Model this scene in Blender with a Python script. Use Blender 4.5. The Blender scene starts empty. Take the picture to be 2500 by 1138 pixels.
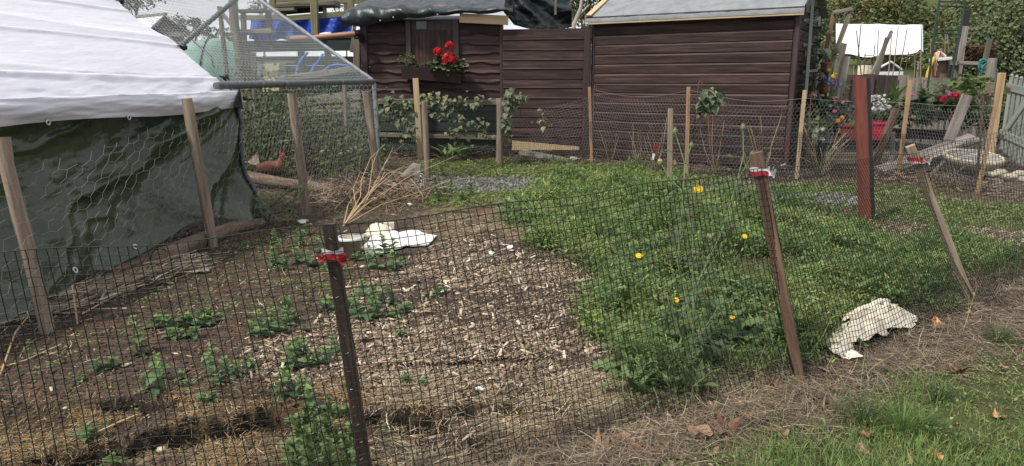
import bpy, math, random
import numpy as np
from mathutils import Vector, Matrix
R = math.radians
rng = np.random.default_rng(11)
random.seed(11)
SC = bpy.context.scene
COL = SC.collection

# ------------------------------------------------------------------ camera, sky, sun, exposure
PITCH = R(12.1); FPX = 1720.0; CX, CY = 1250.0, 569.0; EYE = 1.3
cam_d = bpy.data.cameras.new('camera'); cam = bpy.data.objects.new('camera', cam_d); COL.objects.link(cam)
cam.location = (0, 0, EYE); cam.rotation_euler = (R(90) - PITCH, 0, 0)
cam_d.sensor_width = 36; cam_d.lens = FPX / 2500 * 36; cam_d.clip_start = .05; cam_d.clip_end = 600
SC.camera = cam
SC.view_settings.view_transform = 'Standard'; SC.view_settings.look = 'None'
SC.view_settings.exposure = 0.68; SC.view_settings.gamma = 1; SC.view_settings.use_curve_mapping = False

SUN_TO = Vector((-.62, -.50, 1.05)).normalized()
W = bpy.data.worlds.new('World'); SC.world = W; W.use_nodes = True
nt = W.node_tree; nt.nodes.clear()
out = nt.nodes.new('ShaderNodeOutputWorld'); bg = nt.nodes.new('ShaderNodeBackground')
sky = nt.nodes.new('ShaderNodeTexSky'); sky.sky_type = 'NISHITA'; sky.sun_disc = False
sky.sun_elevation = math.asin(SUN_TO.z); sky.sun_rotation = math.atan2(SUN_TO.x, SUN_TO.y)
tc = nt.nodes.new('ShaderNodeTexCoord')
mp = nt.nodes.new('ShaderNodeMapping'); mp.inputs['Scale'].default_value = (1, 1, 2.6)
nz = nt.nodes.new('ShaderNodeTexNoise'); nz.inputs['Scale'].default_value = 3.2; nz.inputs['Detail'].default_value = 7; nz.inputs['Roughness'].default_value = .6
rp = nt.nodes.new('ShaderNodeValToRGB')
rp.color_ramp.elements[0].position = .34; rp.color_ramp.elements[0].color = (3.6, 3.7, 4.15, 1)
rp.color_ramp.elements[1].position = .66; rp.color_ramp.elements[1].color = (7.6, 7.6, 7.9, 1)
mx = nt.nodes.new('ShaderNodeMix'); mx.data_type = 'RGBA'; mx.inputs['Factor'].default_value = .88
nt.links.new(tc.outputs['Generated'], mp.inputs['Vector']); nt.links.new(mp.outputs[0], nz.inputs['Vector'])
nt.links.new(nz.outputs['Fac'], rp.inputs['Fac'])
nt.links.new(sky.outputs[0], mx.inputs[6]); nt.links.new(rp.outputs[0], mx.inputs[7])
nt.links.new(mx.outputs[2], bg.inputs['Color']); bg.inputs['Strength'].default_value = .1
nt.links.new(bg.outputs[0], out.inputs[0])
sd = bpy.data.lights.new('sun', 'SUN'); sd.energy = 2.7; sd.angle = R(6); sd.color = (1, .96, .9)
so = bpy.data.objects.new('sun', sd); COL.objects.link(so)
so.rotation_euler = SUN_TO.to_track_quat('Z', 'Y').to_euler()

# ------------------------------------------------------------------ picture <-> place
CP, SP = math.cos(PITCH), math.sin(PITCH)
def ray(px, py):
    u = (px - CX) / FPX; v = (py - CY) / FPX
    return Vector((u, CP - v * SP, -SP - v * CP))
def P(px, py, z=0.0):
    d = ray(px, py); t = (z - EYE) / d.z
    return Vector((d.x * t, d.y * t, z))
def Q(px, py, Y):
    d = ray(px, py); t = Y / d.y
    return Vector((d.x * t, Y, EYE + d.z * t))

# ------------------------------------------------------------------ noise
def _h(ix, iy, s):
    n = (ix.astype(np.int64) * 374761393 + iy.astype(np.int64) * 668265263 + s * 1274126177) & 0x7fffffff
    n = ((n ^ (n >> 13)) * 1274126177) & 0x7fffffff
    return ((n ^ (n >> 16)) & 0xffff) / 65535.0
def vn(x, y, f=1.0, s=0):
    x = np.asarray(x, float) * f; y = np.asarray(y, float) * f
    ix = np.floor(x); iy = np.floor(y); fx = x - ix; fy = y - iy
    fx = fx * fx * (3 - 2 * fx); fy = fy * fy * (3 - 2 * fy)
    a = _h(ix, iy, s); b = _h(ix + 1, iy, s); c = _h(ix, iy + 1, s); d = _h(ix + 1, iy + 1, s)
    return (a * (1 - fx) + b * fx) * (1 - fy) + (c * (1 - fx) + d * fx) * fy
def fbm(x, y, f=1.0, s=0, o=4):
    r = 0; a = .5; t = 0
    for i in range(o):
        r = r + a * vn(x, y, f, s + i * 17); t += a; a *= .5; f *= 2.07
    return r / t

# ------------------------------------------------------------------ materials
MATS = {}
def mat(name, c, c2=None, c3=None, sc=(6, 6, 6), rough=.7, bump=0., bsc=None, coord='gc', attr=False, trans=0., metal=0., spec=.4, rnd=.12, detail=5, coat=0, bdist=.01):
    m = bpy.data.materials.new(name); m.use_nodes = True; MATS[name] = m
    t = m.node_tree; N = t.nodes; L = t.links; N.clear()
    o = N.new('ShaderNodeOutputMaterial'); b = N.new('ShaderNodeBsdfPrincipled')
    b.inputs['Roughness'].default_value = rough; b.inputs['Metallic'].default_value = metal
    b.inputs['Specular IOR Level'].default_value = spec; b.inputs['Coat Weight'].default_value = coat
    if coord == 'gc':
        cn = N.new('ShaderNodeAttribute'); cn.attribute_name = 'gc'; cs = cn.outputs['Vector']
    else:
        cn = N.new('ShaderNodeTexCoord'); cs = cn.outputs['Object']
    mpn = N.new('ShaderNodeMapping'); mpn.inputs['Scale'].default_value = sc; L.new(cs, mpn.inputs['Vector'])
    n1 = N.new('ShaderNodeTexNoise'); n1.inputs['Scale'].default_value = 1; n1.inputs['Detail'].default_value = detail; n1.inputs['Roughness'].default_value = .62
    L.new(mpn.outputs[0], n1.inputs['Vector'])
    c2 = c2 or tuple(x * .8 for x in c)
    r = N.new('ShaderNodeValToRGB'); e = r.color_ramp.elements
    e[0].position = .32; e[0].color = (*c2, 1); e[1].position = .64; e[1].color = (*c, 1)
    if c3:
        x = e.new(.50); x.color = (*c3, 1)
    L.new(n1.outputs['Fac'], r.inputs['Fac']); src = r.outputs[0]
    if attr:
        a = N.new('ShaderNodeAttribute'); a.attribute_name = 'col'
        mm = N.new('ShaderNodeMix'); mm.data_type = 'RGBA'; mm.blend_type = 'MULTIPLY'; mm.inputs['Factor'].default_value = 1
        L.new(a.outputs['Color'], mm.inputs[6]); L.new(src, mm.inputs[7]); src = mm.outputs[2]
    if rnd:
        oi = N.new('ShaderNodeObjectInfo'); mr = N.new('ShaderNodeMapRange')
        mr.inputs['To Min'].default_value = 1 - rnd; mr.inputs['To Max'].default_value = 1 + rnd
        L.new(oi.outputs['Random'], mr.inputs['Value'])
        hv = N.new('ShaderNodeHueSaturation'); L.new(mr.outputs[0], hv.inputs['Value']); L.new(src, hv.inputs['Color']); src = hv.outputs[0]
    L.new(src, b.inputs['Base Color'])
    if bump:
        mp2 = N.new('ShaderNodeMapping'); mp2.inputs['Scale'].default_value = bsc or tuple(x * 3 for x in sc); L.new(cs, mp2.inputs['Vector'])
        n2 = N.new('ShaderNodeTexNoise'); n2.inputs['Scale'].default_value = 1; n2.inputs['Detail'].default_value = 4; L.new(mp2.outputs[0], n2.inputs['Vector'])
        bn = N.new('ShaderNodeBump'); bn.inputs['Strength'].default_value = bump; bn.inputs['Distance'].default_value = bdist
        L.new(n2.outputs['Fac'], bn.inputs['Height']); L.new(bn.outputs[0], b.inputs['Normal'])
    if trans:
        tr = N.new('ShaderNodeBsdfTranslucent'); L.new(src, tr.inputs['Color'])
        ms = N.new('ShaderNodeMixShader'); ms.inputs[0].default_value = trans
        L.new(b.outputs[0], ms.inputs[1]); L.new(tr.outputs[0], ms.inputs[2]); L.new(ms.outputs[0], o.inputs[0])
    else:
        L.new(b.outputs[0], o.inputs[0])
    return m
WG = (38, 38, 2.6)
mat('wood_round', (.32, .245, .18), (.12, .088, .065), (.23, .175, .128), WG, .85, .5, (90, 90, 5))
mat('wood_dark', (.10, .062, .038), (.018, .012, .010), (.045, .028, .02), (26, 26, 2.2), .7, .5, (90, 90, 6))
mat('wood_brown', (.20, .122, .075), (.06, .036, .024), (.125, .075, .048), WG, .8, .5, (90, 90, 5))
mat('wood_stakegrey', (.33, .27, .19), (.15, .11, .07), (.24, .19, .13), WG, .85, .4, (90, 90, 5))
mat('wood_new', (.50, .375, .225), (.36, .245, .135), (.45, .33, .19), (30, 30, 2), .7, .25, (80, 80, 4))
mat('wood_batten', (.44, .28, .14), (.26, .15, .075), (.37, .23, .12), (30, 30, 2), .75, .25, (80, 80, 4))
mat('wood_grey', (.33, .29, .25), (.14, .12, .10), (.24, .21, .18), (30, 30, 2), .9, .5, (90, 90, 4))
mat('wood_deck', (.20, .175, .125), (.07, .062, .045), (.13, .115, .08), (30, 30, 2), .9, .4, (90, 90, 4))
mat('wood_olive', (.21, .19, .11), (.10, .09, .05), (.16, .145, .08), (30, 30, 2), .85, .3, (90, 90, 4))
mat('wood_black', (.03, .026, .026), (.015, .013, .013), None, (30, 30, 2), .85, .4)
mat('shed_brown', (.074, .043, .037), (.022, .013, .0118), (.043, .026, .023), (22, 22, 1.6), .5, .4, (70, 70, 3), spec=.16, rnd=.22)
mat('shed_green', (.022, .040, .030), (.011, .02, .016), None, (20, 20, 2), .6, .3, rnd=.15)
mat('shed_trim', (.058, .034, .033), (.032, .018, .018), None, (22, 22, 1.6), .5, .2)
mat('fence_brown', (.085, .057, .05), (.04, .025, .023), (.06, .04, .036), (22, 22, 2), .75, .3, rnd=.2)
mat('paint_red', (.19, .055, .036), (.11, .03, .022), (.16, .045, .031), (18, 18, 3.5), .65, .5, (60, 60, 8), rnd=0)
mat('paint_black', (.025, .024, .026), (.012, .012, .013), None, (18, 18, 3), .6, .4, rnd=0)
mat('paint_sage', (.255, .28, .24), (.15, .175, .145), (.21, .235, .20), (26, 26, 2), .65, .2, rnd=.1)
mat('felt', (.24, .255, .26), (.17, .18, .19), (.21, .225, .23), (5, 5, 5), .95, .35, (150, 150, 150), coord='o', rnd=0)
mat('tarp_white', (.665, .66, .705), (.62, .615, .66), None, (1.2, 2.0, 1.2), .5, .4, (22, 5, 22), coord='o', rnd=0, spec=.3, bdist=.012)
mat('tarp_green', (.046, .066, .032), (.028, .042, .020), None, (2.2, 2.2, 2.2), .24, .35, (26, 26, 30), coord='o', rnd=0, spec=.55, bdist=.012)
mat('tarp_dark', (.017, .027, .028), (.009, .014, .015), None, (3, 3, 3), .42, .5, (10, 10, 10), coord='o', rnd=0, spec=.55, bdist=.03)
mat('tarp_blue', (.018, .075, .42), (.010, .04, .26), None, (3, 3, 3), .4, .6, (9, 9, 9), coord='o', rnd=0, bdist=.03)
mat('tent_white', (.66, .66, .69), (.70, .70, .74), None, (1, 1, 1), .6, .3, (6, 6, 6), coord='o', rnd=0, bdist=.02)
mat('net_green', (.26, .40, .335), (.13, .25, .195), (.19, .32, .26), (1.6, 1.6, 2.4), .6, .3, coord='o', rnd=.1)
mat('cream_cloth', (.74, .70, .58), (.52, .43, .28), (.69, .63, .50), (7, 7, 7), .7, .5, (60, 60, 60), coord='o', rnd=0)
mat('paper', (.76, .75, .71), (.55, .53, .48), (.72, .71, .67), (5, 5, 5), .7, .3, (40, 40, 40), coord='o', rnd=.05)
mat('galv', (.34, .36, .38), (.20, .215, .23), None, (12, 12, 12), .45, .2, coord='o', metal=.35, rnd=.1)
mat('tape_black', (.13, .135, .145), (.05, .052, .056), None, (9, 9, 60), .45, .4, rnd=0)
mat('wire_green', (.006, .015, .011), (.004, .010, .008), None, (5, 5, 5), .5, coord='o', rnd=0)
mat('wire_hex', (.34, .335, .335), (.20, .20, .20), None, (3, 3, 3), .45, coord='o', metal=.3, rnd=0)
mat('wire_run', (.52, .56, .55), (.34, .38, .37), None, (2, 2, 2), .5, coord='o', metal=.2, rnd=0)
mat('wire_thin', (.30, .31, .30), (.15, .15, .15), None, (3, 3, 3), .5, coord='o', metal=.2, rnd=0)
mat('mesh_black', (.012, .014, .014), None, None, (3, 3, 3), .6, coord='o', rnd=0)
mat('rust', (.14, .066, .04), (.06, .03, .022), None, (30, 30, 8), .85, .3)
mat('terracotta', (.33, .115, .06), (.22, .075, .04), None, (14, 14, 14), .7, .2, coord='o', rnd=.12)
mat('pot_pink', (.36, .17, .14), (.26, .11, .09), None, (14, 14, 14), .7, .2, coord='o')
mat('plastic_red', (.42, .022, .04), (.33, .015, .03), None, (8, 8, 8), .45, coord='o', rnd=0)
mat('plastic_dull', (.20, .045, .035), (.14, .03, .025), None, (8, 8, 8), .55, coord='o', rnd=0)
mat('plastic_beige', (.42, .36, .27), (.30, .25, .19), None, (8, 8, 8), .6, coord='o', rnd=0)
mat('box_brown', (.042, .028, .026), (.026, .017, .016), None, (10, 10, 3), .55, .2, rnd=0)
mat('stone_cream', (.52, .47, .35), (.34, .29, .20), (.46, .41, .30), (12, 12, 12), .9, .8, (45, 45, 45), coord='o', rnd=.12)
mat('stone_grey', (.30, .28, .25), (.17, .16, .14), None, (12, 12, 12), .9, .8, (45, 45, 45), coord='o', rnd=.15)
mat('bark', (.25, .175, .125), (.085, .058, .042), (.17, .118, .085), (30, 30, 4), .95, .9, (60, 60, 10))
mat('log_end', (.33, .22, .13), (.20, .13, .08), None, (40, 40, 40), .9, .3, coord='o')
mat('driftwood', (.48, .42, .35), (.26, .22, .18), None, (30, 30, 4), .9, .5)
mat('leaf', (1.1, 1.1, 1.1), (.72, .74, .7), None, (22, 22, 22), .5, 0, coord='o', attr=True, trans=.38, rnd=.22, spec=.3)
mat('leaf_far', (1.1, 1.1, 1.1), (.8, .8, .8), None, (.4, .4, .4), .6, 0, coord='o', attr=True, trans=.22, rnd=.1, spec=.25)
mat('petal', (1.05, 1.05, 1.05), (.85, .85, .85), None, (40, 40, 40), .55, 0, coord='o', attr=True, trans=.2, rnd=.08)
mat('litter', (1.15, 1.15, 1.15), (.75, .75, .75), None, (60, 60, 60), .85, 0, coord='o', attr=True, rnd=0, spec=.25)
mat('twig', (.16, .11, .075), (.07, .048, .035), None, (9, 9, 9), .9, coord='o')
mat('stalk_pale', (.52, .38, .21), (.36, .25, .14), None, (9, 9, 9), .75, coord='o', rnd=.05)
mat('stalk_green', (.15, .20, .09), (.09, .13, .055), None, (9, 9, 9), .6, coord='o', trans=.1)
mat('tape_red', (.48, .035, .045), (.36, .02, .03), None, (20, 20, 20), .4, .3, coord='o', trans=.15, rnd=0)
mat('tape_white', (.70, .70, .72), (.6, .6, .62), None, (20, 20, 20), .4, .3, coord='o', trans=.15, rnd=0)
mat('eyelet', (.70, .71, .72), None, None, (9, 9, 9), .3, coord='o', metal=.7, rnd=0)
mat('rubber', (.012, .012, .014), None, None, (9, 9, 9), .5, coord='o', rnd=0)
mat('feather', (1.15, 1.1, 1.05), (.55, .5, .5), None, (45, 90, 70), .7, .5, (60, 120, 90), coord='o', attr=True, rnd=0)
mat('comb', (.55, .035, .05), (.40, .02, .03), None, (60, 60, 60), .5, .3, coord='o', rnd=0)
mat('pipe_copper', (.30, .155, .095), (.20, .10, .06), None, (12, 12, 3), .4, .15, rnd=0)
mat('pipe_blue', (.02, .15, .52), None, None, (9, 9, 9), .4, coord='o', rnd=0)
mat('sign_green', (.012, .05, .035), None, None, (9, 9, 9), .35, coord='o', rnd=0)
mat('white_paint', (.72, .73, .72), None, None, (9, 9, 9), .5, coord='o', rnd=0)
mat('door_cream', (.62, .56, .33), (.52, .47, .27), None, (4, 4, 4), .6, coord='o', rnd=0)
mat('door_grey', (.26, .27, .29), (.18, .19, .2), None, (4, 4, 4), .6, coord='o', rnd=0)
mat('glass', (.06, .07, .075), None, None, (4, 4, 4), .12, coord='o', rnd=0, spec=.6)
mat('roof_slate', (.06, .063, .075), (.04, .042, .05), None, (6, 6, 6), .7, coord='o')
mat('brick_wall', (.21, .155, .11), (.12, .085, .062), (.17, .125, .09), (12, 12, 12), .9, .3, coord='o')
mat('hose_orange', (.42, .10, .04), (.34, .08, .035), None, (9, 9, 9), .5, coord='o', rnd=0)
mat('hose_yellow', (.62, .45, .03), None, None, (9, 9, 9), .5, coord='o', rnd=0)
mat('hose_green', (.015, .16, .13), None, None, (9, 9, 9), .45, coord='o', rnd=0)
mat('metal_green', (.022, .05, .038), None, None, (9, 9, 9), .5, coord='o', rnd=0)
mat('moss_brown', (1, 1, 1), (.7, .7, .7), None, (9, 9, 9), .95, coord='o', attr=True, rnd=0)
mat('cane', (.34, .27, .16), (.20, .15, .085), None, (9, 9, 4), .7, coord='o', rnd=.25)
mat('cane_dark', (.08, .075, .06), (.045, .04, .035), None, (9, 9, 4), .7, coord='o', rnd=.2)

# ------------------------------------------------------------------ building blocks
def empty(name, loc, label=None, cat=None, group=None):
    o = bpy.data.objects.new(name, None); COL.objects.link(o); o.location = loc
    o.empty_display_size = .05
    tag(o, label, cat, group); return o
def tag(o, label=None, cat=None, group=None, kind=None):
    if label: o['label'] = label
    if cat: o['category'] = cat
    if group: o['group'] = group
    if kind: o['kind'] = kind
    return o
def link(name, me, m, parent=None, loc=None):
    o = bpy.data.objects.new(name, me); COL.objects.link(o)
    if m is not None and not len(me.materials): me.materials.append(MATS[m])
    if parent is not None: o.parent = parent
    if loc is not None: o.location = loc
    return o
def mesh_np(name, V, F, col=None, smooth=False):
    V = np.asarray(V, np.float32); F = np.asarray(F, np.int32)
    me = bpy.data.meshes.new(name); n, k = F.shape
    me.vertices.add(len(V)); me.vertices.foreach_set('co', V.ravel())
    me.loops.add(n * k); me.loops.foreach_set('vertex_index', F.ravel())
    me.polygons.add(n); me.polygons.foreach_set('loop_start', np.arange(n, dtype=np.int32) * k)
    if smooth: me.polygons.foreach_set('use_smooth', np.ones(n, bool))
    if col is not None:
        c = np.ones((len(V), 4), np.float32); c[:, :3] = col
        me.attributes.new('col', 'FLOAT_COLOR', 'POINT').data.foreach_set('color', c.ravel())
    me.update(calc_edges=True); return me
def frame_of(d):
    d = d.normalized(); a = Vector((0, 0, 1)) if abs(d.z) < .9 else Vector((0, 1, 0))
    x = d.cross(a).normalized(); return x, x.cross(d).normalized(), d

class G:
    """collects shapes in world coordinates; build() makes ONE mesh object"""
    def __init__(s): s.v = []; s.f = []; s.g = []; s.sm = []; s.c = []; s.col = None
    def add(s, vs, fs, gc=None, smooth=False):
        b = len(s.v); off = Vector((random.random() * 9, random.random() * 9, random.random() * 9))
        vs = [Vector(x) for x in vs]; s.v += vs
        s.g += [Vector(x) + off for x in (gc or vs)]
        s.f += [tuple(b + i for i in f) for f in fs]; s.sm += [smooth] * len(fs)
        s.c += [s.col or (1, 1, 1)] * len(vs); return s
    def hexa(s, p, gc=None):
        return s.add(p, [(3, 2, 1, 0), (4, 5, 6, 7), (0, 1, 5, 4), (1, 2, 6, 5), (2, 3, 7, 6), (3, 0, 4, 7)], gc)
    def bar(s, a, b, w, t, up=None, bev=0.0, seg=1):
        a = Vector(a); b = Vector(b); d = (b - a); L = d.length; d = d.normalized()
        if up is None: x, y, d = frame_of(d)
        else:
            y = Vector(up) - d * d.dot(Vector(up)); y.normalize(); x = d.cross(y)
        c = min(w, t) * .12
        ring = [(-w/2 + c, -t/2), (w/2 - c, -t/2), (w/2, -t/2 + c), (w/2, t/2 - c), (w/2 - c, t/2), (-w/2 + c, t/2), (-w/2, t/2 - c), (-w/2, -t/2 + c)]
        vs = []; gs = []
        for k in (0, L):
            for (i, j) in ring: vs.append(a + d * k + x * i + y * j); gs.append((i, j, k))
        fs = [tuple(range(7, -1, -1)), tuple(range(8, 16))] + [(i, (i + 1) % 8, 8 + (i + 1) % 8, 8 + i) for i in range(8)]
        return s.add(vs, fs, gs)
    def box(s, c, sx, sy, sz, rz=0):
        c = Vector(c); ux = Vector((math.cos(rz), math.sin(rz), 0)); uy = Vector((-ux.y, ux.x, 0))
        p = [c + ux * i * sx / 2 + uy * j * sy / 2 + Vector((0, 0, k * sz / 2)) for k in (-1, 1) for i, j in ((-1, -1), (1, -1), (1, 1), (-1, 1))]
        return s.hexa(p)
    def tube(s, pts, r, n=8, cap=True, wob=0.0, smooth=True):
        pts = [Vector(p) for p in pts]; m = len(pts)
        rs = r if isinstance(r, (list, tuple)) else [r] * m
        vs = []; gs = []; L = 0; x = None
        for k in range(m):
            d = (pts[min(k + 1, m - 1)] - pts[max(k - 1, 0)]).normalized()
            if x is None: x, y, _ = frame_of(d)
            else:
                x = (x - d * d.dot(x)).normalized(); y = x.cross(d)
            if k: L += (pts[k] - pts[k - 1]).length
            for i in range(n):
                a = 2 * math.pi * i / n; q = rs[k] * (1 + wob * (random.random() - .5))
                vs.append(pts[k] + (x * math.cos(a) + y * math.sin(a)) * q); gs.append((math.cos(a) * rs[0], math.sin(a) * rs[0], L))
        fs = [(k * n + i, k * n + (i + 1) % n, (k + 1) * n + (i + 1) % n, (k + 1) * n + i) for k in range(m - 1) for i in range(n)]
        s.add(vs, fs, gs, smooth)
        if cap:
            s.add(vs[:n], [tuple(range(n - 1, -1, -1))], gs[:n]); s.add(vs[-n:], [tuple(range(n))], gs[-n:])
        return s
    def lathe(s, c, prof, n=16, wave=0, wn=0, smooth=True):
        c = Vector(c); vs = []
        for (r, z) in prof:
            for i in range(n):
                a = 2 * math.pi * i / n; q = r * (1 + wave * math.cos(wn * a))
                vs.append(c + Vector((q * math.cos(a), q * math.sin(a), z)))
        fs = [(k * n + i, k * n + (i + 1) % n, (k + 1) * n + (i + 1) % n, (k + 1) * n + i) for k in range(len(prof) - 1) for i in range(n)]
        return s.add(vs, fs, None, smooth)
    def grid(s, fn, nu, nv, smooth=True):
        vs = [fn(i / nu, j / nv) for j in range(nv + 1) for i in range(nu + 1)]
        fs = [(j * (nu + 1) + i, j * (nu + 1) + i + 1, (j + 1) * (nu + 1) + i + 1, (j + 1) * (nu + 1) + i) for j in range(nv) for i in range(nu)]
        return s.add(vs, fs, None, smooth)
    def ball(s, c, r, n=8, m=5, sq=(1, 1, 1), wob=0):
        c = Vector(c); vs = [c + Vector((0, 0, -r * sq[2]))]
        for j in range(1, m):
            b = math.pi * j / m
            for i in range(n):
                a = 2 * math.pi * i / n; q = r * (1 + wob * (random.random() - .5))
                vs.append(c + Vector((q * sq[0] * math.sin(b) * math.cos(a), q * sq[1] * math.sin(b) * math.sin(a), -q * sq[2] * math.cos(b))))
        vs.append(c + Vector((0, 0, r * sq[2]))); T = len(vs) - 1
        fs = [(0, 1 + (i + 1) % n, 1 + i) for i in range(n)] + [(T, 1 + (m - 2) * n + i, 1 + (m - 2) * n + (i + 1) % n) for i in range(n)]
        fs += [(1 + (j) * n + i, 1 + j * n + (i + 1) % n, 1 + (j + 1) * n + (i + 1) % n, 1 + (j + 1) * n + i) for j in range(m - 2) for i in range(n)]
        return s.add(vs, fs, None, True)
    def profile(s, prof, A, B, out):
        """extrude an (offset,height) outline from A to B; out = outward unit vector"""
        A = Vector(A); B = Vector(B); o = Vector(out); L = (B - A).length; n = len(prof)
        vs = [p + o * a + Vector((0, 0, z)) for p in (A, B) for a, z in prof]
        gs = [(a, z, l) for l in (0, L) for a, z in prof]
        fs = [(i, (i + 1) % n, n + (i + 1) % n, n + i) for i in range(n)] + [tuple(range(n - 1, -1, -1)), tuple(range(n, 2 * n))]
        return s.add(vs, fs, gs)
    def mesh(s, name, org=(0, 0, 0)):
        org = Vector(org); me = bpy.data.meshes.new(name)
        me.from_pydata([tuple(x - org) for x in s.v], [], s.f)
        g = np.array([tuple(x) for x in s.g], np.float32)
        me.attributes.new('gc', 'FLOAT_VECTOR', 'POINT').data.foreach_set('vector', g.ravel())
        c = np.ones((len(s.v), 4), np.float32); c[:, :3] = np.array(s.c, np.float32)
        me.attributes.new('col', 'FLOAT_COLOR', 'POINT').data.foreach_set('color', c.ravel())
        me.polygons.foreach_set('use_smooth', np.array(s.sm, bool)); me.update(); return me
    def build(s, name, m, parent=None, kind=None, root=None):
        top = parent
        org = Vector((0, 0, 0))
        while top is not None: org += top.location; top = top.parent
        me = s.mesh(name, org); me.validate(); o = link(name, me, m, parent)
        if kind: o['kind'] = kind
        return o
    def solo(s, name, m, loc, label, cat, group=None):
        """a thing that is one mesh, its origin at loc"""
        o = link(name, s.mesh(name, loc), m, None, loc); return tag(o, label, cat, group)

def prisms(A, B, r, r2=None):
    """numpy: a three-sided wire for each segment A->B"""
    A = np.asarray(A, float); B = np.asarray(B, float); n = len(A)
    d = B - A; d /= np.linalg.norm(d, axis=1, keepdims=True) + 1e-9
    up = np.where(np.abs(d[:, 2:3]) < .9, np.array([[0, 0, 1.]]), np.array([[0, 1., 0]]))
    x = np.cross(d, up); x /= np.linalg.norm(x, axis=1, keepdims=True) + 1e-9; y = np.cross(x, d)
    r = np.broadcast_to(np.asarray(r, float), (n,))[:, None]; r2 = r if r2 is None else np.broadcast_to(np.asarray(r2, float), (n,))[:, None]
    V = np.zeros((n, 6, 3))
    for k in range(3):
        a = 2 * math.pi * k / 3; o = x * math.cos(a) + y * math.sin(a)
        V[:, k] = A + o * r; V[:, 3 + k] = B + o * r2
    b = np.arange(n)[:, None] * 6
    F = np.concatenate([b + np.array([[0, 1, 4, 3]]), b + np.array([[1, 2, 5, 4]]), b + np.array([[2, 0, 3, 5]])])
    return V.reshape(-1, 3), F
def wires(name, A, B, r, m, parent=None, label=None, cat=None):
    org = np.array(parent.location) if parent is not None else np.zeros(3)
    V, F = prisms(np.asarray(A) - org, np.asarray(B) - org, r)
    o = link(name, mesh_np(name, V, F), m, parent); o['kind'] = 'stuff'; return o
def leaves_np(Pn, D, Nn, L, Wd, fold=.25, droop=0.):
    """numpy: folded diamond leaves. Pn base, D direction, Nn normal hint"""
    n = len(Pn); D = D / (np.linalg.norm(D, axis=1, keepdims=True) + 1e-9)
    X = np.cross(D, Nn); X /= np.linalg.norm(X, axis=1, keepdims=True) + 1e-9; N2 = np.cross(X, D)
    L = np.broadcast_to(np.asarray(L, float), (n,))[:, None]; Wd = np.broadcast_to(np.asarray(Wd, float), (n,))[:, None]
    V = np.zeros((n, 4, 3)); V[:, 0] = Pn
    m = Pn + D * L * .42
    V[:, 1] = m + X * Wd / 2 + N2 * Wd * fold; V[:, 3] = m - X * Wd / 2 + N2 * Wd * fold
    V[:, 2] = Pn + D * L - N2 * L * droop
    b = np.arange(n)[:, None] * 4
    F = np.concatenate([b + np.array([[0, 1, 2]]), b + np.array([[0, 2, 3]])])
    return V.reshape(-1, 3), F
def rdir(n, zmin=-1., zmax=1.):
    a = rng.uniform(0, 2 * math.pi, n); z = rng.uniform(zmin, zmax, n); q = np.sqrt(np.clip(1 - z * z, 0, 1))
    return np.stack([q * np.cos(a), q * np.sin(a), z], 1)
def pick(cols, n, var=.18):
    c = np.array(cols)[rng.integers(0, len(cols), n)]
    return c * (1 + rng.uniform(-var, var, (n, 1))) * (1 + rng.uniform(-.06, .06, (n, 3)))
# ------------------------------------------------------------------ ground: zones as outlines on the plot
def poly(px): return np.array([tuple(P(x, y).xy) for x, y in px])
def inside(x, y, pg):
    r = np.zeros(np.shape(x), bool); n = len(pg)
    for i in range(n):
        x1, y1 = pg[i]; x2, y2 = pg[(i + 1) % n]
        c = ((y1 > y) != (y2 > y)) & (x < (x2 - x1) * (y - y1) / (y2 - y1 + 1e-12) + x1); r ^= c
    return r
ZP = {}
ZP['soil'] = [poly([(-900, 720), (0, 760), (300, 690), (420, 640), (540, 575), (640, 545), (760, 545), (860, 600), (960, 640), (960, 760), (900, 860), (780, 960), (650, 960), (420, 1000), (0, 1010), (-900, 1010)])]
ZP['moss'] = [poly([(-900, 1000), (0, 985), (300, 975), (620, 930), (860, 930), (960, 980), (1010, 1138), (980, 1600), (-2000, 1600), (-2000, 1000)])]
ZP['straw'] = [poly([(940, 960), (1000, 935), (1230, 915), (1450, 895), (1560, 940), (1720, 975), (1500, 1060), (1240, 1140), (1020, 1320), (900, 1200), (930, 1080)]),
               poly([(1060, 500), (1180, 510), (1240, 545), (1340, 560), (1340, 600), (1180, 590), (1060, 575), (1000, 545)]),
               poly([(1500, 1050), (1720, 960), (1950, 900), (2000, 940), (1740, 1010), (1560, 1075)])]
ZP['chips'] = [poly([(830, 720), (960, 650), (1060, 585), (1200, 570), (1310, 590), (1340, 610), (1430, 655), (1550, 695), (1470, 770), (1500, 850), (1530, 905), (1400, 945), (1200, 955), (1000, 965), (900, 955), (800, 920), (640, 900), (610, 850), (720, 830), (800, 790)]),
               poly([(2145, 545), (2300, 548), (2520, 570), (2900, 610), (2900, 760), (2520, 665), (2330, 585), (2200, 615), (2140, 590)])]
ZP['weeds'] = [poly([(1215, 520), (1300, 490), (1350, 440), (1420, 420), (1530, 415), (1590, 470), (1720, 490), (1900, 500), (2110, 545), (2170, 590), (2210, 660), (2290, 690), (2330, 740), (2240, 760), (2150, 760), (2030, 830), (1960, 870), (1880, 890), (1760, 900), (1680, 930), (1540, 965), (1500, 860), (1460, 790), (1450, 730), (1560, 695), (1430, 655), (1310, 610), (1330, 560), (1250, 545)]),
               poly([(2200, 620), (2300, 580), (2440, 600), (2480, 640), (2450, 680), (2320, 665), (2230, 655)])]
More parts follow.
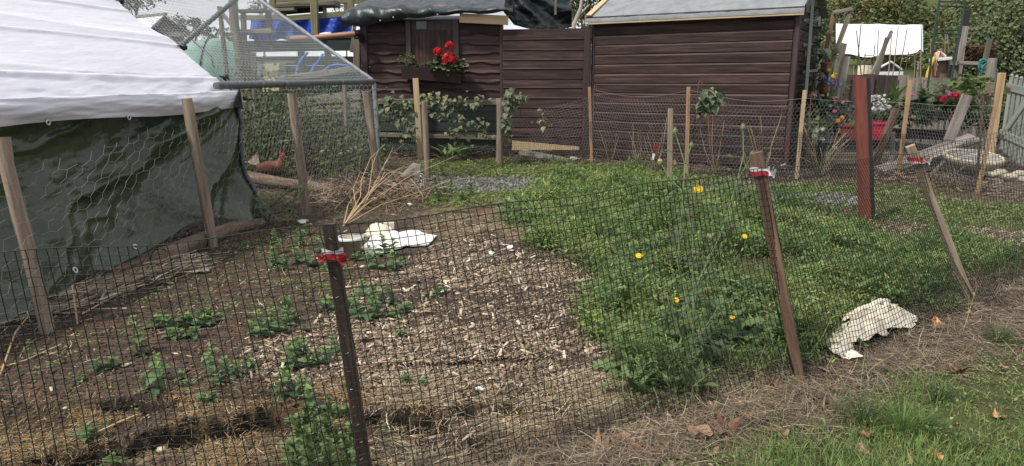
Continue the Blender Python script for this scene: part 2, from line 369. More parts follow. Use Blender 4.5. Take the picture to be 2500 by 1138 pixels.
ZP['verge'] = [poly([(960, 400), (1230, 392), (1560, 405), (1700, 425), (1800, 440), (1700, 455), (1560, 440), (1340, 436), (1000, 425)]),
               poly([(1040, 470), (1340, 472), (1340, 500), (1040, 505)]),
               poly([(2140, 475), (2300, 490), (2520, 500), (2900, 520), (2900, 600), (2520, 570), (2350, 548), (2150, 540)]),
               poly([(1880, 455), (2100, 455), (2350, 470), (2100, 480), (1880, 470)])]
ZP['gravel'] = [poly([(1000, 432), (1320, 438), (1370, 470), (1200, 478), (1000, 462)]), poly([(1540, 440), (1760, 440), (2120, 470), (2260, 490), (2120, 500), (1700, 490), (1560, 465)])]
ZP['lawn'] = [poly([(1250, 1240), (1600, 1150), (1800, 1085), (1950, 1050), (2060, 1010), (2160, 940), (2280, 900), (2400, 880), (2540, 860), (3000, 900), (3400, 1600), (900, 1600)]),
              poly([(2400, 830), (2440, 815), (2490, 830), (2500, 860), (2430, 870)])]
ZP['run'] = [np.array([(-3.0, 3.5), (-2.2, 7.5), (-1.75, 9.9), (-5.5, 10.6), (-7, 3.5)])]
ZP['dirt'] = [poly([(1960, 380), (2500, 380), (2900, 400), (2900, 500), (2500, 495), (2300, 480), (2150, 455), (1960, 440)])]
BARE = [poly([(2030, 838), (2060, 800), (2110, 770), (2160, 755), (2235, 795), (2225, 812), (2150, 830), (2090, 850), (2080, 895), (2045, 895)]), poly([(880, 628), (890, 570), (1000, 560), (1075, 582), (1040, 605), (960, 620)])]
def zone(x, y):
    wk = np.clip(y / 6.5, .3, 1) * np.where(x > 2.2, .35, 1)
    wx = x + wk * .34 * (fbm(x, y, 3.1, 1) - .5) + wk * .20 * (vn(x, y, 17, 3) - .5); wy = y + wk * .55 * (fbm(x, y, 2.7, 5) - .5) + wk * .34 * (vn(x, y, 15, 9) - .5)
    z = np.full(np.shape(x), 'bank', dtype='<U6')
    z[(y > 10.2)] = 'dirt'; z[(x < -1.0) & (y > 6.6)] = 'dirt'
    for k in ('run', 'dirt', 'soil', 'moss', 'straw', 'chips', 'gravel', 'verge', 'weeds', 'lawn'):
        for pg in ZP[k]: z[inside(wx, wy, pg)] = k
    for pg in BARE: z[inside(x, y, pg)] = 'bare'
    z[(y > 17)] = 'verge'
    return z
ZC = {'bare': (.09, .07, .045), 'soil': (.098, .069, .050), 'moss': (.145, .095, .048), 'straw': (.20, .15, .10), 'chips': (.085, .06, .045), 'weeds': (.075, .068, .036), 'verge': (.085, .10, .038),
      'gravel': (.12, .115, .115), 'lawn': (.085, .088, .036), 'bank': (.072, .053, .038), 'run': (.065, .05, .036), 'dirt': (.10, .072, .052)}
HOLES = [(P(345, 985), .13, .05, .07, 0), (P(560, 1045), .30, .045, .11, .32), (P(660, 1010), .10, .04, .09, .2), (P(880, 1065), .07, .03, .07, .1), (P(240, 1120), .09, .04, .08, .4), (P(1090, 960), .05, .02, .05, 0), (P(1240, 1000), .05, .03, .07, .3), (P(330, 1085), .26, .06, .11, .5), (P(470, 1060), .14, .07, .10, .2), (P(985, 1015), .11, .05, .11, .1), (P(1040, 1045), .07, .05, .11, 0),
         (P(1160, 1005), .06, .035, .07, 0), (P(2440, 745), .12, .05, .05, .4), (P(1990, 935), .06, .05, .05, 0), (P(1130, 890), .35, .02, .02, .12), (P(1120, 545), .1, .06, .04, 0), (P(1275, 548), .12, .05, .05, .2), (P(900, 830), .03, .03, .02, 0), (P(1130, 1100), .12, .03, .04, .3)]
def gz(x, y):
    x = np.asarray(x, float); y = np.asarray(y, float)
    z = .035 * (fbm(x, y, 1.2, 41) - .5) + .03 * (fbm(x, y, 6, 43, 3) - .5)
    near = np.clip((11 - y) / 5, 0, 1)
    z = z + near * (.022 * (fbm(x, y, 19, 47, 3) - .5))
    for c, a, b, d, th in HOLES:
        dx = x - c.x; dy = y - c.y; ct, st = math.cos(th), math.sin(th)
        q = ((dx * ct + dy * st) / a) ** 2 + ((-dx * st + dy * ct) / b) ** 2
        z = z - 2.6 * d * np.exp(-np.minimum(q / 1.5, 6) ** 3)
    z = z + np.clip((y - 24) / 40, 0, 1) ** 1.3 * np.clip((x - 2) / 12, 0, 1) * 11.0
    return z
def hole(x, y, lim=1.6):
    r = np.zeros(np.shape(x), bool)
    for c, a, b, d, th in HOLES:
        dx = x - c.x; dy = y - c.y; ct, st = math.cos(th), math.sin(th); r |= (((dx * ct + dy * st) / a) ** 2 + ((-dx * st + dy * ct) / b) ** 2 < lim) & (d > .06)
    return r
def gp(px, py, dz=0.0):
    p = P(px, py); p.z = float(gz(p.x, p.y)) + dz; return p
def gxy(x, y, dz=0.0): return Vector((x, y, float(gz(x, y)) + dz))

def axis(lo, a, b, hi, step, k):
    core = np.arange(a, b, step); l = [a]; s = step
    while l[-1] > lo: s *= k; l.append(l[-1] - s)
    h = [core[-1]]; s = step
    while h[-1] < hi: s *= k; h.append(h[-1] + s)
    return np.concatenate([np.array(l[1:])[::-1], core, np.array(h[1:])])
gx_ = axis(-90, -3.6, 5.0, 110, .026, 1.07); gy_ = axis(-6, 1.2, 8.6, 190, .026, 1.05)
X, Y = np.meshgrid(gx_, gy_); x, y = X.ravel(), Y.ravel()
zn = zone(x, y); cols = np.array([ZC[k] for k in ZC]); idx = {k: i for i, k in enumerate(ZC)}
ci = np.vectorize(idx.get)(zn); c = cols[ci]
def smooth_c(c, it=2):
    c = c.reshape(len(gy_), len(gx_), 3)
    for _ in range(it):
        q = np.pad(c, ((1, 1), (1, 1), (0, 0)), 'edge'); c = (q[1:-1, 1:-1] * 2 + q[:-2, 1:-1] + q[2:, 1:-1] + q[1:-1, :-2] + q[1:-1, 2:]) / 6
    return c.reshape(-1, 3)
c = smooth_c(c)
t = fbm(x, y, 5, 61); t2 = fbm(x, y, 1.7, 67)
moss_o = np.array((.20, .115, .045)); dark = np.array((.05, .035, .027)); pale = np.array((.27, .21, .135))
def blend(c, w, to): return c * (1 - w[:, None]) + w[:, None] * to
ms = (zn == 'moss'); st_ = (zn == 'straw'); bk = (zn == 'bank'); so_ = (zn == 'soil')
c = blend(c, ms * np.clip((t - .54) * 5, 0, .6), moss_o); c = blend(c, ms * np.clip((.47 - t) * 7, 0, .9), dark)
c = blend(c, ms * np.clip((t2 - .58) * 6, 0, .7), pale * .8)
c = blend(c, st_ * np.clip((t2 - .53) * 6, 0, .8), pale * 1.1); c = blend(c, st_ * np.clip((.50 - t) * 7, 0, .9), dark * 1.5); c = blend(c, st_ * np.clip((fbm(x, y, 9, 72) - .55) * 8, 0, .8), dark)
wd_ = (zn == 'weeds'); c = blend(c, wd_ * np.clip((t - .5) * 6, 0, .6), np.array((.14, .105, .065))); ch_ = (zn == 'chips'); c = blend(c, ch_ * np.clip((t2 - .52) * 6, 0, .7), dark * 1.6)
c = blend(c, st_ * np.clip((fbm(x, y, 6, 71) - .60) * 8, 0, .7), moss_o)
c = blend(c, so_ * np.clip((fbm(x, y, 7, 73) - .60) * 6, 0, .5), np.array((.16, .085, .045)))
c = blend(c, bk * np.clip((t - .55) * 5, 0, .6), np.array((.20, .145, .10))); c = blend(c, bk * np.clip((.44 - t) * 6, 0, .7), dark * 1.3)
c[hole(x, y, 2.3)] = (.022, .016, .013)  # holes and their rims painted near-black: their shade put into the ground colour
c = c * (.75 + .5 * vn(x, y, 33, 77))[:, None] * (.8 + .4 * vn(x, y, 90, 79))[:, None]
nx, ny = len(gx_), len(gy_)
ii = np.arange((ny - 1) * (nx - 1)); jj = ii // (nx - 1); kk = ii % (nx - 1); b0 = jj * nx + kk
F = np.stack([b0, b0 + 1, b0 + nx + 1, b0 + nx], 1)
mat('ground', (1.15, 1.15, 1.15), (.62, .62, .62), None, (45, 45, 45), .95, 1.0, (85, 85, 85), coord='o', attr=True, rnd=0, spec=.15, detail=7, bdist=.02)
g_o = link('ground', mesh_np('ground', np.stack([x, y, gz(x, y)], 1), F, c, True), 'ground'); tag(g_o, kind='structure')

# ------------------------------------------------------------------ what lies and grows on it (nobody could count it)
def scatter(n, x0, x1, y0, y1, zones, fall=1.6, fn=None):
    """points on the plot, denser near, kept where the zone fits"""
    xs = []; ys = []; got = 0; tries = 0
    while got < n and tries < 60:
        tries += 1; m = n * 2
        a = rng.uniform(0, 1, m)
        if fall == 1: yy = y0 * (y1 / y0) ** a
        else: yy = (y0 ** (1 - fall) + a * (y1 ** (1 - fall) - y0 ** (1 - fall))) ** (1 / (1 - fall))
        xx = rng.uniform(x0, x1, m); k = np.abs(xx) < .78 * yy + .5
        xx, yy = xx[k], yy[k]; jx = rng.normal(0, .05, len(xx)); jy = rng.normal(0, .09, len(xx)); z = zone(xx + jx, yy + jy); z[np.isin(zone(xx, yy), ['bare']) | hole(xx, yy)] = 'bare'; k = np.isin(z, zones)
        if fn is not None: k &= rng.uniform(0, 1, len(xx)) < fn(xx, yy)
        xs.append(xx[k]); ys.append(yy[k]); got += int(k.sum())
    return np.concatenate(xs)[:n], np.concatenate(ys)[:n]
def stuff(name, V, F, col, m, label, smooth=False):
    o = link(name, mesh_np(name, V, F, col, smooth), m); tag(o, label, None, None, 'stuff'); return o
def boxes(xx, yy, L, Wd, T, cols, tilt=.35, lift=.3):
    n = len(xx); a = rng.uniform(0, 2 * math.pi, n); ti = rng.normal(0, tilt, n); ro = rng.normal(0, tilt, n)
    d = np.stack([np.cos(a) * np.cos(ti), np.sin(a) * np.cos(ti), np.sin(ti)], 1)
    s = np.stack([-np.sin(a) * np.cos(ro), np.cos(a) * np.cos(ro), np.sin(ro)], 1); u = np.cross(d, s)
    c = np.stack([xx, yy, gz(xx, yy) + T * .5 + np.abs(np.sin(ti)) * L * lift], 1)
    V = np.zeros((n, 8, 3)); k = 0
    for w in (-1, 1):
        for i, j in ((-1, -1), (1, -1), (1, 1), (-1, 1)):
            tap = rng.uniform(.45, 1, n) if i > 0 else rng.uniform(.6, 1, n)
            V[:, k] = c + d * (i * L / 2)[:, None] + s * (j * Wd / 2 * tap)[:, None] + u * (w * T / 2)[:, None]; k += 1
    b = np.arange(n)[:, None] * 8
    F = np.concatenate([b + np.array([f]) for f in ((4, 5, 6, 7), (0, 1, 5, 4), (1, 2, 6, 5), (2, 3, 7, 6), (3, 0, 4, 7))])
    return V.reshape(-1, 3), F, np.repeat(cols, 8, 0)
# wood chips
CH = [(.40, .315, .215), (.32, .245, .165), (.24, .18, .12), (.15, .108, .075), (.53, .44, .32), (.09, .066, .048), (.30, .235, .16), (.19, .142, .098), (.12, .088, .062), (.24, .178, .125)]
xx, yy = scatter(27000, -1.8, 4.6, 1.7, 8.0, ['chips'], 1.5, lambda a, b: np.clip(1.25 - 1.3 * np.clip(fbm(a, b, 1.7, 67) - .46, 0, 1) * 4, .25, 1))
n = len(xx); L = rng.lognormal(math.log(.0145), .65, n).clip(.004, .07)
V, F, cc = boxes(xx, yy, L, (L * rng.uniform(.12, .42, n)).clip(.004, .02), rng.uniform(.002, .005, n), pick(CH, n))
stuff('wood_chips', V, F, cc, 'litter', 'pale brown wood chips spread over the middle of the plot')
xx, yy = scatter(380, -1.8, 3, 1.7, 6.5, ['chips', 'straw', 'soil'], 1.4, lambda a, b: np.where(np.isin(zone(a, b), ['chips']), 1, .25)); n = len(xx); L = rng.uniform(.02, .08, n)
V, F, cc = boxes(xx, yy, L, rng.uniform(.006, .022, n), rng.uniform(.003, .008, n), pick([(.62, .52, .38), (.52, .41, .28), (.70, .61, .48), (.40, .30, .20), (.16, .11, .08)], n), .3, .25)
stuff('large_chips', V, F, cc, 'litter', 'larger pale splinters and bark pieces lying among the wood chips')
# loose chips strayed on the soil and weeds
xx, yy = scatter(2600, -3, 4.6, 1.7, 9, ['soil', 'straw', 'bank', 'dirt', 'moss', 'weeds', 'run', 'verge'], 1.3)
n = len(xx); L = rng.lognormal(math.log(.018), .5, n).clip(.006, .07)
V, F, cc = boxes(xx, yy, L, (L * rng.uniform(.1, .4, n)).clip(.003, .015), rng.uniform(.002, .004, n), pick(CH, n))
stuff('scattered_chips', V, F, cc, 'litter', 'stray chips and bits lying on soil and grass')
# soil clods
def clods(n, zs, x0, x1, y0, y1, r0, r1, cols, name, label, fall=1.5):
    xx, yy = scatter(n, x0, x1, y0, y1, zs, fall); n = len(xx); r = rng.lognormal(math.log(r0), .5, n).clip(r0 * .4, r1)
    o = np.array([(1, 0, 0), (0, 1, 0), (-1, 0, 0), (0, -1, 0), (0, 0, .8), (0, 0, -.6)], float)
    V = o[None] * (r[:, None, None] * rng.uniform(.6, 1.3, (n, 6, 1))); a = rng.uniform(0, 6.28, n); ca, sa = np.cos(a)[:, None], np.sin(a)[:, None]
    V = np.stack([V[..., 0] * ca - V[..., 1] * sa, V[..., 0] * sa + V[..., 1] * ca, V[..., 2]], -1) + np.stack([xx, yy, gz(xx, yy) + r * .25], 1)[:, None]
    b = np.arange(n)[:, None] * 6
    F = np.concatenate([b + np.array([f]) for f in ((0, 1, 4), (1, 2, 4), (2, 3, 4), (3, 0, 4), (1, 0, 5), (2, 1, 5), (3, 2, 5), (0, 3, 5))])
    return stuff(name, V.reshape(-1, 3), F, np.repeat(pick(cols, n), 6, 0), 'litter', label)
clods(22000, ['soil', 'moss'], -3.2, .4, 1.6, 7, .0045, .016, [(.075, .05, .038), (.06, .04, .03), (.095, .062, .047), (.12, .075, .052)], 'soil_clods', 'dark crumbly soil clods over the left bed')
clods(3600, ['gravel'], -1.6, 6.5, 7.3, 11, .017, .04, [(.11, .108, .108), (.145, .142, .14), (.08, .077, .075), (.19, .18, .165)], 'gravel', 'grey gravel strip crossing between the two fences', 1)
clods(4500, ['dirt', 'run', 'bank'], -4.5, 9, 2.2, 12.5, .009, .03, [(.11, .08, .06), (.16, .12, .09), (.08, .055, .042)], 'dirt_crumbs', 'loose brown crumbs of earth', 1)
# straws: bent strips lying about
def strands(xx, yy, L, wd, cols, up=.12, bend=.5, lift=.01, seg=3):
    n = len(xx); a = rng.uniform(0, 2 * math.pi, n); el = np.abs(rng.normal(0, up, n)); p = np.stack([xx, yy, gz(xx, yy) + rng.uniform(0, lift, n)], 1)
    V = np.zeros((n, (seg + 1) * 2, 3)); da = rng.normal(0, bend, n) / seg; de = rng.normal(-up * .5, up * .6, n) / seg * 2
    for k in range(seg + 1):
        d = np.stack([np.cos(a) * np.cos(el), np.sin(a) * np.cos(el), np.sin(el)], 1)
        s = np.stack([-np.sin(a), np.cos(a), rng.normal(0, .4, n)], 1); w = wd * (1 - .55 * k / seg)
        V[:, 2 * k] = p + s * w[:, None] / 2; V[:, 2 * k + 1] = p - s * w[:, None] / 2
        p = p + d * (L / seg)[:, None]; p[:, 2] = np.maximum(p[:, 2], gz(p[:, 0], p[:, 1]) + .002)
        a = a + da; el = el + de
    b = np.arange(n)[:, None] * (seg + 1) * 2
    F = np.concatenate([b + np.array([[2 * k, 2 * k + 1, 2 * k + 3, 2 * k + 2]]) for k in range(seg)])
    return V.reshape(-1, 3), F, np.repeat(cols, (seg + 1) * 2, 0)
DRY = [(.225, .175, .12), (.17, .128, .088), (.12, .088, .06), (.30, .24, .165), (.08, .058, .042), (.20, .15, .105), (.14, .103, .072)]
STR = [(.50, .40, .25), (.40, .30, .17), (.58, .49, .34), (.30, .21, .12), (.44, .31, .13)]
xx, yy = scatter(20000, -.6, 6, 1.75, 6.5, ['bank'], 1.9); n = len(xx)
V, F, cc = strands(xx, yy, rng.uniform(.04, .17, n), rng.uniform(.0010, .0027, n), pick(DRY + [(.40, .32, .23), (.07, .05, .04)], n), .2, .8, .03)
stuff('dry_grass', V, F, cc, 'litter', 'matted dry brown grass along the fence foot')
xx, yy = scatter(15000, -2, 3, 1.75, 6.8, ['straw'], 1.7, lambda a, b: np.clip((fbm(a, b, 5, 61) - .36) * 6, .1, 1)); n = len(xx)
V, F, cc = strands(xx, yy, rng.uniform(.02, .12, n), rng.uniform(.001, .0032, n), pick(STR + DRY + [(.60, .53, .40)], n), .18, .8, .02)
stuff('straw_litter', V, F, cc, 'litter', 'pale yellow straw and dead grass at the plot edge')
xx, yy = scatter(20000, -3, .5, 1.6, 4.2, ['moss'], 1.5, lambda a, b: np.clip((fbm(a, b, 5, 61) - .42) * 6, .08, 1)); n = len(xx)
V, F, cc = strands(xx, yy, rng.uniform(.012, .06, n), rng.uniform(.001, .0024, n), pick([(.36, .21, .07), (.28, .165, .065), (.38, .27, .15), (.20, .13, .07), (.44, .35, .22), (.14, .10, .065)], n), .3, .6, .012)
stuff('dead_moss', V, F, cc, 'litter', 'orange brown dried moss and stubble at lower left')
xx, yy = scatter(2800, -3.2, 3, 1.7, 8.5, ['soil', 'chips', 'run', 'dirt', 'weeds'], 1.3); n = len(xx)
V, F, cc = strands(xx, yy, rng.uniform(.03, .16, n), rng.uniform(.0015, .0035, n), pick(STR + DRY, n), .12, .5, .012)
stuff('scattered_straws', V, F, cc, 'litter', 'single straws strewn over the soil')
xx, yy = scatter(9000, -3.5, 9, 7, 13, ['dirt', 'verge', 'run', 'bank'], 1.0); n = len(xx)
V, F, cc = strands(xx, yy, rng.uniform(.06, .25, n), rng.uniform(.003, .006, n), pick(DRY, n), .25, .7, .02)
stuff('dead_stems', V, F, cc, 'litter', 'dead stems and litter along the far fence foot')
# grass blades
def blades(name, label, n, x0, x1, y0, y1, zs, h0, h1, w0, w1, cols, lean=.7, fall=1.8, fn=None, hf=None):
    xx, yy = scatter(n, x0, x1, y0, y1, zs, fall, fn); n = len(xx); h = rng.uniform(h0, h1, n)
    if hf is not None: h = h * hf(xx, yy)
    a = rng.uniform(0, 6.283, n); el = np.clip(1.45 - np.abs(rng.normal(0, lean, n)), .12, 1.5); w = rng.uniform(w0, w1, n)
    p = np.stack([xx, yy, gz(xx, yy) - .004], 1); V = np.zeros((n, 7, 3)); tw = a + 1.57 + rng.normal(0, .5, n); s = np.stack([np.cos(tw), np.sin(tw), 0 * a], 1)
    for k, (f, wf) in enumerate(((.42, 1), (.33, .8), (.25, 0))):
        V[:, 2 * k] = p + s * (w * wf / 2)[:, None] if k else p + s * (w * .4)[:, None]
        V[:, 2 * k + 1] = p - s * (w * wf / 2)[:, None] if k else p - s * (w * .4)[:, None]
        d = np.stack([np.cos(a) * np.cos(el), np.sin(a) * np.cos(el), np.sin(el)], 1); p = p + d * (h * f)[:, None]; el = el - rng.uniform(.15, .6, n)
    V[:, 6] = p; V[:, 2, 2] = np.maximum(V[:, 2, 2], gz(xx, yy)); 
    b = np.arange(n)[:, None] * 7
    F = np.concatenate([b + np.array([f]) for f in ((0, 1, 3), (0, 3, 2), (2, 3, 5), (2, 5, 4), (4, 5, 6))])
    return stuff(name, V.reshape(-1, 3), F, np.repeat(pick(cols, n, .25), 7, 0), 'leaf', label)
GR = [(.17, .26, .07), (.13, .215, .055), (.215, .285, .09), (.26, .26, .115), (.105, .175, .05)]
tuft = lambda a, b: np.clip((fbm(a, b, 2.2, 91) - .40) * 4.5, .04, 1) ** 1.2
blades('lawn_grass', 'green grass tufts in front of the fence at lower right', 26000, -.3, 6, 1.6, 5.2, ['lawn'], .02, .085, .0018, .0042, GR, .75, 2.0, tuft, lambda a, b: .45 + 1.1 * np.clip((fbm(a, b, 2.2, 91) - .4) * 3, 0, 1))
blades('verge_grass', 'short grass along the gravel strip and far path', 16000, -3, 9, 6.2, 13, ['verge', 'verge', 'gravel'], .03, .09, .004, .008, GR + [(.19, .17, .07)], .7, 1.0)
blades('stray_grass', 'thin grass growing on straw and dry ground', 5000, -2.5, 7, 1.7, 8, ['straw', 'moss', 'bank', 'dirt', 'run'], .02, .07, .0016, .004, GR + [(.20, .17, .07)], .7, 1.6, lambda a, b: np.clip((fbm(a, b, 1.7, 95) - .5) * 5, .02, 1))
blades('weed_grass', 'long grass blades among the green weeds', 19000, -.5, 5.5, 2.4, 9.6, ['weeds'], .05, .21, .002, .0055, GR + [(.24, .21, .11), (.20, .30, .08)], .5, 1.4, lambda a, b: np.clip((fbm(a, b, 2.4, 141) - .36) * 4, .1, 1))
xx, yy = scatter(1500, -.5, 5.5, 2.4, 9.6, ['weeds', 'bank', 'verge'], 1.3, lambda a, b: np.clip((fbm(a, b, 1.7, 151) - .4) * 5, .05, 1)); n = len(xx)
V, F, cc = strands(xx, yy, rng.uniform(.08, .30, n), rng.uniform(.0015, .003, n), pick([(.33, .27, .17), (.24, .19, .12), (.40, .36, .22), (.24, .28, .13)], n), 1.0, .4, .01)
stuff('dead_weed_stalks', V, F, cc, 'litter', 'thin dead stalks standing among the green weeds')
# broad weeds: many small leaves in low rosettes
def weeds(name, label, n, x0, x1, y0, y1, zs, cols, hmax, l0, l1, per=7, fall=1.3, fn=None, ratio=.42, zr=(-.1, .75)):
    xx, yy = scatter(n, x0, x1, y0, y1, zs, fall, fn); n = len(xx)
    hh = hmax * (.18 + 1.0 * np.clip((fbm(xx, yy, 2.6, 103) - .32) * 2.6, 0, 1) ** 1.3); pc = pick(cols, n, .3)
    X = np.repeat(xx, per); Y = np.repeat(yy, per); N = n * per; H = np.repeat(hh, per) * rng.uniform(.1, 1, N)
    sp = .035; X = X + rng.normal(0, sp, N); Y = Y + rng.normal(0, sp, N)
    p = np.stack([X, Y, gz(X, Y) + H + .004], 1); d = rdir(N, *zr); nn = np.tile([[0, 0, 1.]], (N, 1)) + rng.normal(0, .35, (N, 3))
    L = rng.uniform(l0, l1, N) * np.repeat(.7 + .12 * yy.clip(2, 9), per)
    V, F = leaves_np(p, d, nn, L, L * rng.uniform(ratio * .75, ratio * 1.35, N), .18, .12)
    c = np.repeat(pc * 1.0, per, 0) * (1 + rng.uniform(-.18, .18, (N, 1)))
    return stuff(name, V, F, np.repeat(c, 4, 0), 'leaf', label)
WD = [(.235, .33, .085), (.185, .28, .075), (.285, .37, .105), (.14, .21, .06), (.26, .33, .13), (.32, .36, .14), (.29, .275, .14)]
patch = lambda a, b: np.clip((fbm(a, b, 2.3, 131, 5) - .41) * 5.5, .02, 1) * np.where((a > 3.0) & (b > 4.6), .35, 1)
weeds('green_weeds', 'shaggy green weeds of narrow leaves covering the right of the plot', 12500, -.6, 5.6, 2.3, 9.7, ['weeds'], WD, .16, .018, .042, 9, 1.3, patch, .24, (.1, .97))
weeds('green_weeds', 'round leaved weeds mixed into the green bed', 3600, -.6, 5.6, 2.3, 9.7, ['weeds'], [(.11, .19, .06), (.15, .23, .07), (.10, .165, .055)], .10, .016, .036, 6, 1.3, lambda a, b: np.clip((fbm(a, b, 1.9, 137, 4) - .47) * 9, .02, 1), .7)
weeds('weed_clumps', 'taller tufted weeds standing up out of the green bed', 2600, -.6, 5.6, 2.4, 9.6, ['weeds'], [(.20, .30, .085), (.15, .235, .075), (.24, .32, .13), (.12, .19, .07)], .27, .022, .05, 10, 1.3, lambda a, b: np.clip((fbm(a, b, 3.6, 161, 3) - .56) * 14, 0, 1), .22, (.2, .97))
weeds('edge_weeds', 'thin clover and weeds at the edges', 1500, -3, 6.5, 1.7, 11, ['lawn', 'straw', 'dirt', 'verge', 'run', 'soil'], WD, .03, .012, .025, 6, 1.4, lambda a, b: np.clip((fbm(a, b, 1.5, 107) - .5) * 5, .02, 1))
weeds('lawn_clover', 'clover leaves in the near lawn', 2600, -.3, 5.5, 1.6, 4.6, ['lawn'], WD, .018, .008, .016, 6, 1.9, lambda a, b: np.clip((fbm(a, b, 1.9, 111) - .42) * 4, .02, 1), .8)
weeds('verge_weeds', 'small leafy weeds on the path verge', 2200, -1.5, 7, 6.5, 12.6, ['verge'], WD, .04, .02, .035, 6, 1.0)
# ================================================================== LARGE STRUCTURES
V3 = Vector
def zat(px, py, Y): return Q(px, py, Y).z
# ---------- left shed: wavy edged boards, boarded window, green foot
SY = 12.5
def S(px, z, off=0.0):                     # a point on the shed's front plane
    p = Q(px, 200, SY); return V3((p.x, SY - off, z))
shed = empty('shed', (S(885, 0).x, SY, 0), 'old dark brown shed with wavy edged boards and a boarded window', 'shed')
ZB, ZT = .98, 2.34
g = G(); a, b = S(885, 0), S(1226, 0)
g.hexa([V3((a.x, SY, .05)), V3((b.x, SY, .05)), V3((b.x, SY + 2.2, .05)), V3((a.x, SY + 2.2, .05)), V3((a.x, SY, ZT)), V3((b.x, SY, ZT)), V3((b.x, SY + 2.2, 2.6)), V3((a.x, SY + 2.2, 2.6))])
wall = g.build('wall', 'shed_trim', shed)
pit = .158; WX0, WX1, WZ0 = 1002, 1122, 1.56
def wavy(px0, px1, z, h, seed):
    g = G(); x0, x1 = S(px0, 0).x, S(px1, 0).x; n = max(6, int((x1 - x0) * 14)); vs = []; gs = []
    for i in range(n + 1):
        x = x0 + (x1 - x0) * i / n
        w = .011 * math.sin(x * 17 + seed * 2.3) + .014 * math.sin(x * 7.3 + seed * 4.1) + random.uniform(-.004, .004)
        for off, zz in ((.004, z + h), (.012, z + .05), (.030, z + w + .012), (.026, z + w), (.004, z + w)):
            vs.append(V3((x, SY - off, zz))); gs.append((off, zz, x))
    m = 5; fs = [(i * m + j, i * m + j + 1, (i + 1) * m + j + 1, (i + 1) * m + j) for i in range(n) for j in range(m - 1)]
    fs += [tuple(range(m)), tuple(n * m + j for j in reversed(range(m)))]
    return g.add(vs, fs, gs)
k = 0; z = ZB
while z < ZT - .05:
    h = min(pit + .012, ZT - z)
    if z + h > WZ0 + .04:
        wavy(902, WX0 - 1, z, h, k).build('board', 'shed_brown', wall); wavy(WX1 + 2, 1222, z, h, k + .5).build('board', 'shed_brown', wall)
    else: wavy(902, 1222, z, h, k).build('board', 'shed_brown', wall)
    z += pit; k += 1
z = .12; k = 0
while z < ZB - .05:                         # green boards below the rail
    g = G(); a, b = S(890, z), S(1222, z)
    g.profile([(.003, 0), (.022, 0), (.018, .06), (.008, .168), (.003, .168)], a, b, (0, -1, 0)).build('board', 'shed_green', wall); z += .17
g = G(); g.bar(S(890, .97, .03), S(1224, .95, .03), .09, .04, (0, -1, 0)); g.build('rail', 'wood_deck', shed)
g = G(); g.bar(S(890, .40, .045), S(1224, .34, .045), .075, .05, (0, -1, 0)); g.build('rail', 'wood_deck', shed)
g = G(); g.bar(S(893, .05, .03), S(893, ZT, .03), .11, .04, (0, -1, 0)); g.build('corner_board', 'shed_trim', shed)
g = G(); g.bar(S(1224, .9, .018), S(1224, ZT - .05, .018), .05, .03, (0, -1, 0)); g.build('corner_board', 'shed_trim', shed)
win = G().bar(S(1001, WZ0 - .02, .05), S(1001, ZT - .02, .05), .085, .05, (0, -1, 0)).bar(S(1115, WZ0 - .02, .05), S(1115, ZT - .02, .05), .10, .05, (0, -1, 0)).bar(S(1008, WZ0, .05), S(1110, WZ0, .05), .05, .06, (0, -1, 0)).build('window', 'shed_trim', shed)
g = G(); a, b = S(1013, 0), S(1108, 0); g.hexa([V3((a.x, SY - .03, WZ0 + .03)), V3((b.x, SY - .03, WZ0 + .03)), V3((b.x, SY - .005, WZ0 + .03)), V3((a.x, SY - .005, WZ0 + .03)), V3((a.x, SY - .03, 2.17)), V3((b.x, SY - .03, 2.17)), V3((b.x, SY - .005, 2.17)), V3((a.x, SY - .005, 2.17))])
o = g.build('board', 'shed_brown', win); o['label'] = 'flat brown board closing the window'
a, b = S(1020, 0), S(1045, 0); g = G(); g.hexa([V3((a.x, SY - .022, 2.18)), V3((b.x, SY - .022, 2.18)), V3((b.x, SY - .005, 2.18)), V3((a.x, SY - .005, 2.18)), V3((a.x, SY - .022, 2.31)), V3((b.x, SY - .022, 2.31)), V3((b.x, SY - .005, 2.31)), V3((a.x, SY - .005, 2.31))]); g.build('pane', 'glass', win)
# gutter pipe running left from the shed
g = G(); g.tube([Q(708, 96, 12.2), Q(790, 90, 12.2), Q(868, 82, 12.2)], .045, 12); g.build('gutter_pipe', 'pipe_copper', shed)
g = G(); g.tube([Q(864, 83, 12.2), Q(876, 80, 12.25), Q(882, 90, 12.35), Q(884, 100, 12.4)], .055, 12); g.build('pipe_bend', 'rubber', shed)

# ---------- tarpaulin over the left shed's roof
def roof_tarp(u, v):
    xs = [838, 852, 880, 920, 1000, 1060, 1110, 1170, 1238, 1252]; hy = [52, 64, 66, 58, 47, 42, 35, 36, 30, 40]
    px = 838 + (1252 - 838) * u; py = np.interp(px, xs, hy)
    hem = Q(px, py, 12.28); x = hem.x
    ti = v
    if v < .16:
        q = v / .16; y = 12.28 - .06 * math.sin(q * 3.14); z = hem.z + (2.50 - hem.z) * q
    else:
        q = (v - .16) / .84; y = 12.28 + q * 1.9; z = 2.50 + .36 * q
    wr = .05 * (1 - abs(math.sin(x * 6 + v * 5 + 2 * fbm(x, v, 2, 3)))) * (1 - v) + .03 * (fbm(x * 1.0, y, 3, 5) - .5) + .05 * (fbm(x + v * 2, v * 1.5, 5.5, 8) - .5) * (1 if v > .1 else .5)
    if u < .05: z -= (1 - u / .05) * .10 * (1 - v * .5)
    return V3((x, y - wr * (1.3 if v < .16 else .2), z + wr * (.3 if v < .16 else 1.2)))
rt = empty('roof_tarpaulin', Q(1040, 40, 12.3), 'crumpled blackish green sheet draped over the roof of the old shed', 'tarpaulin')
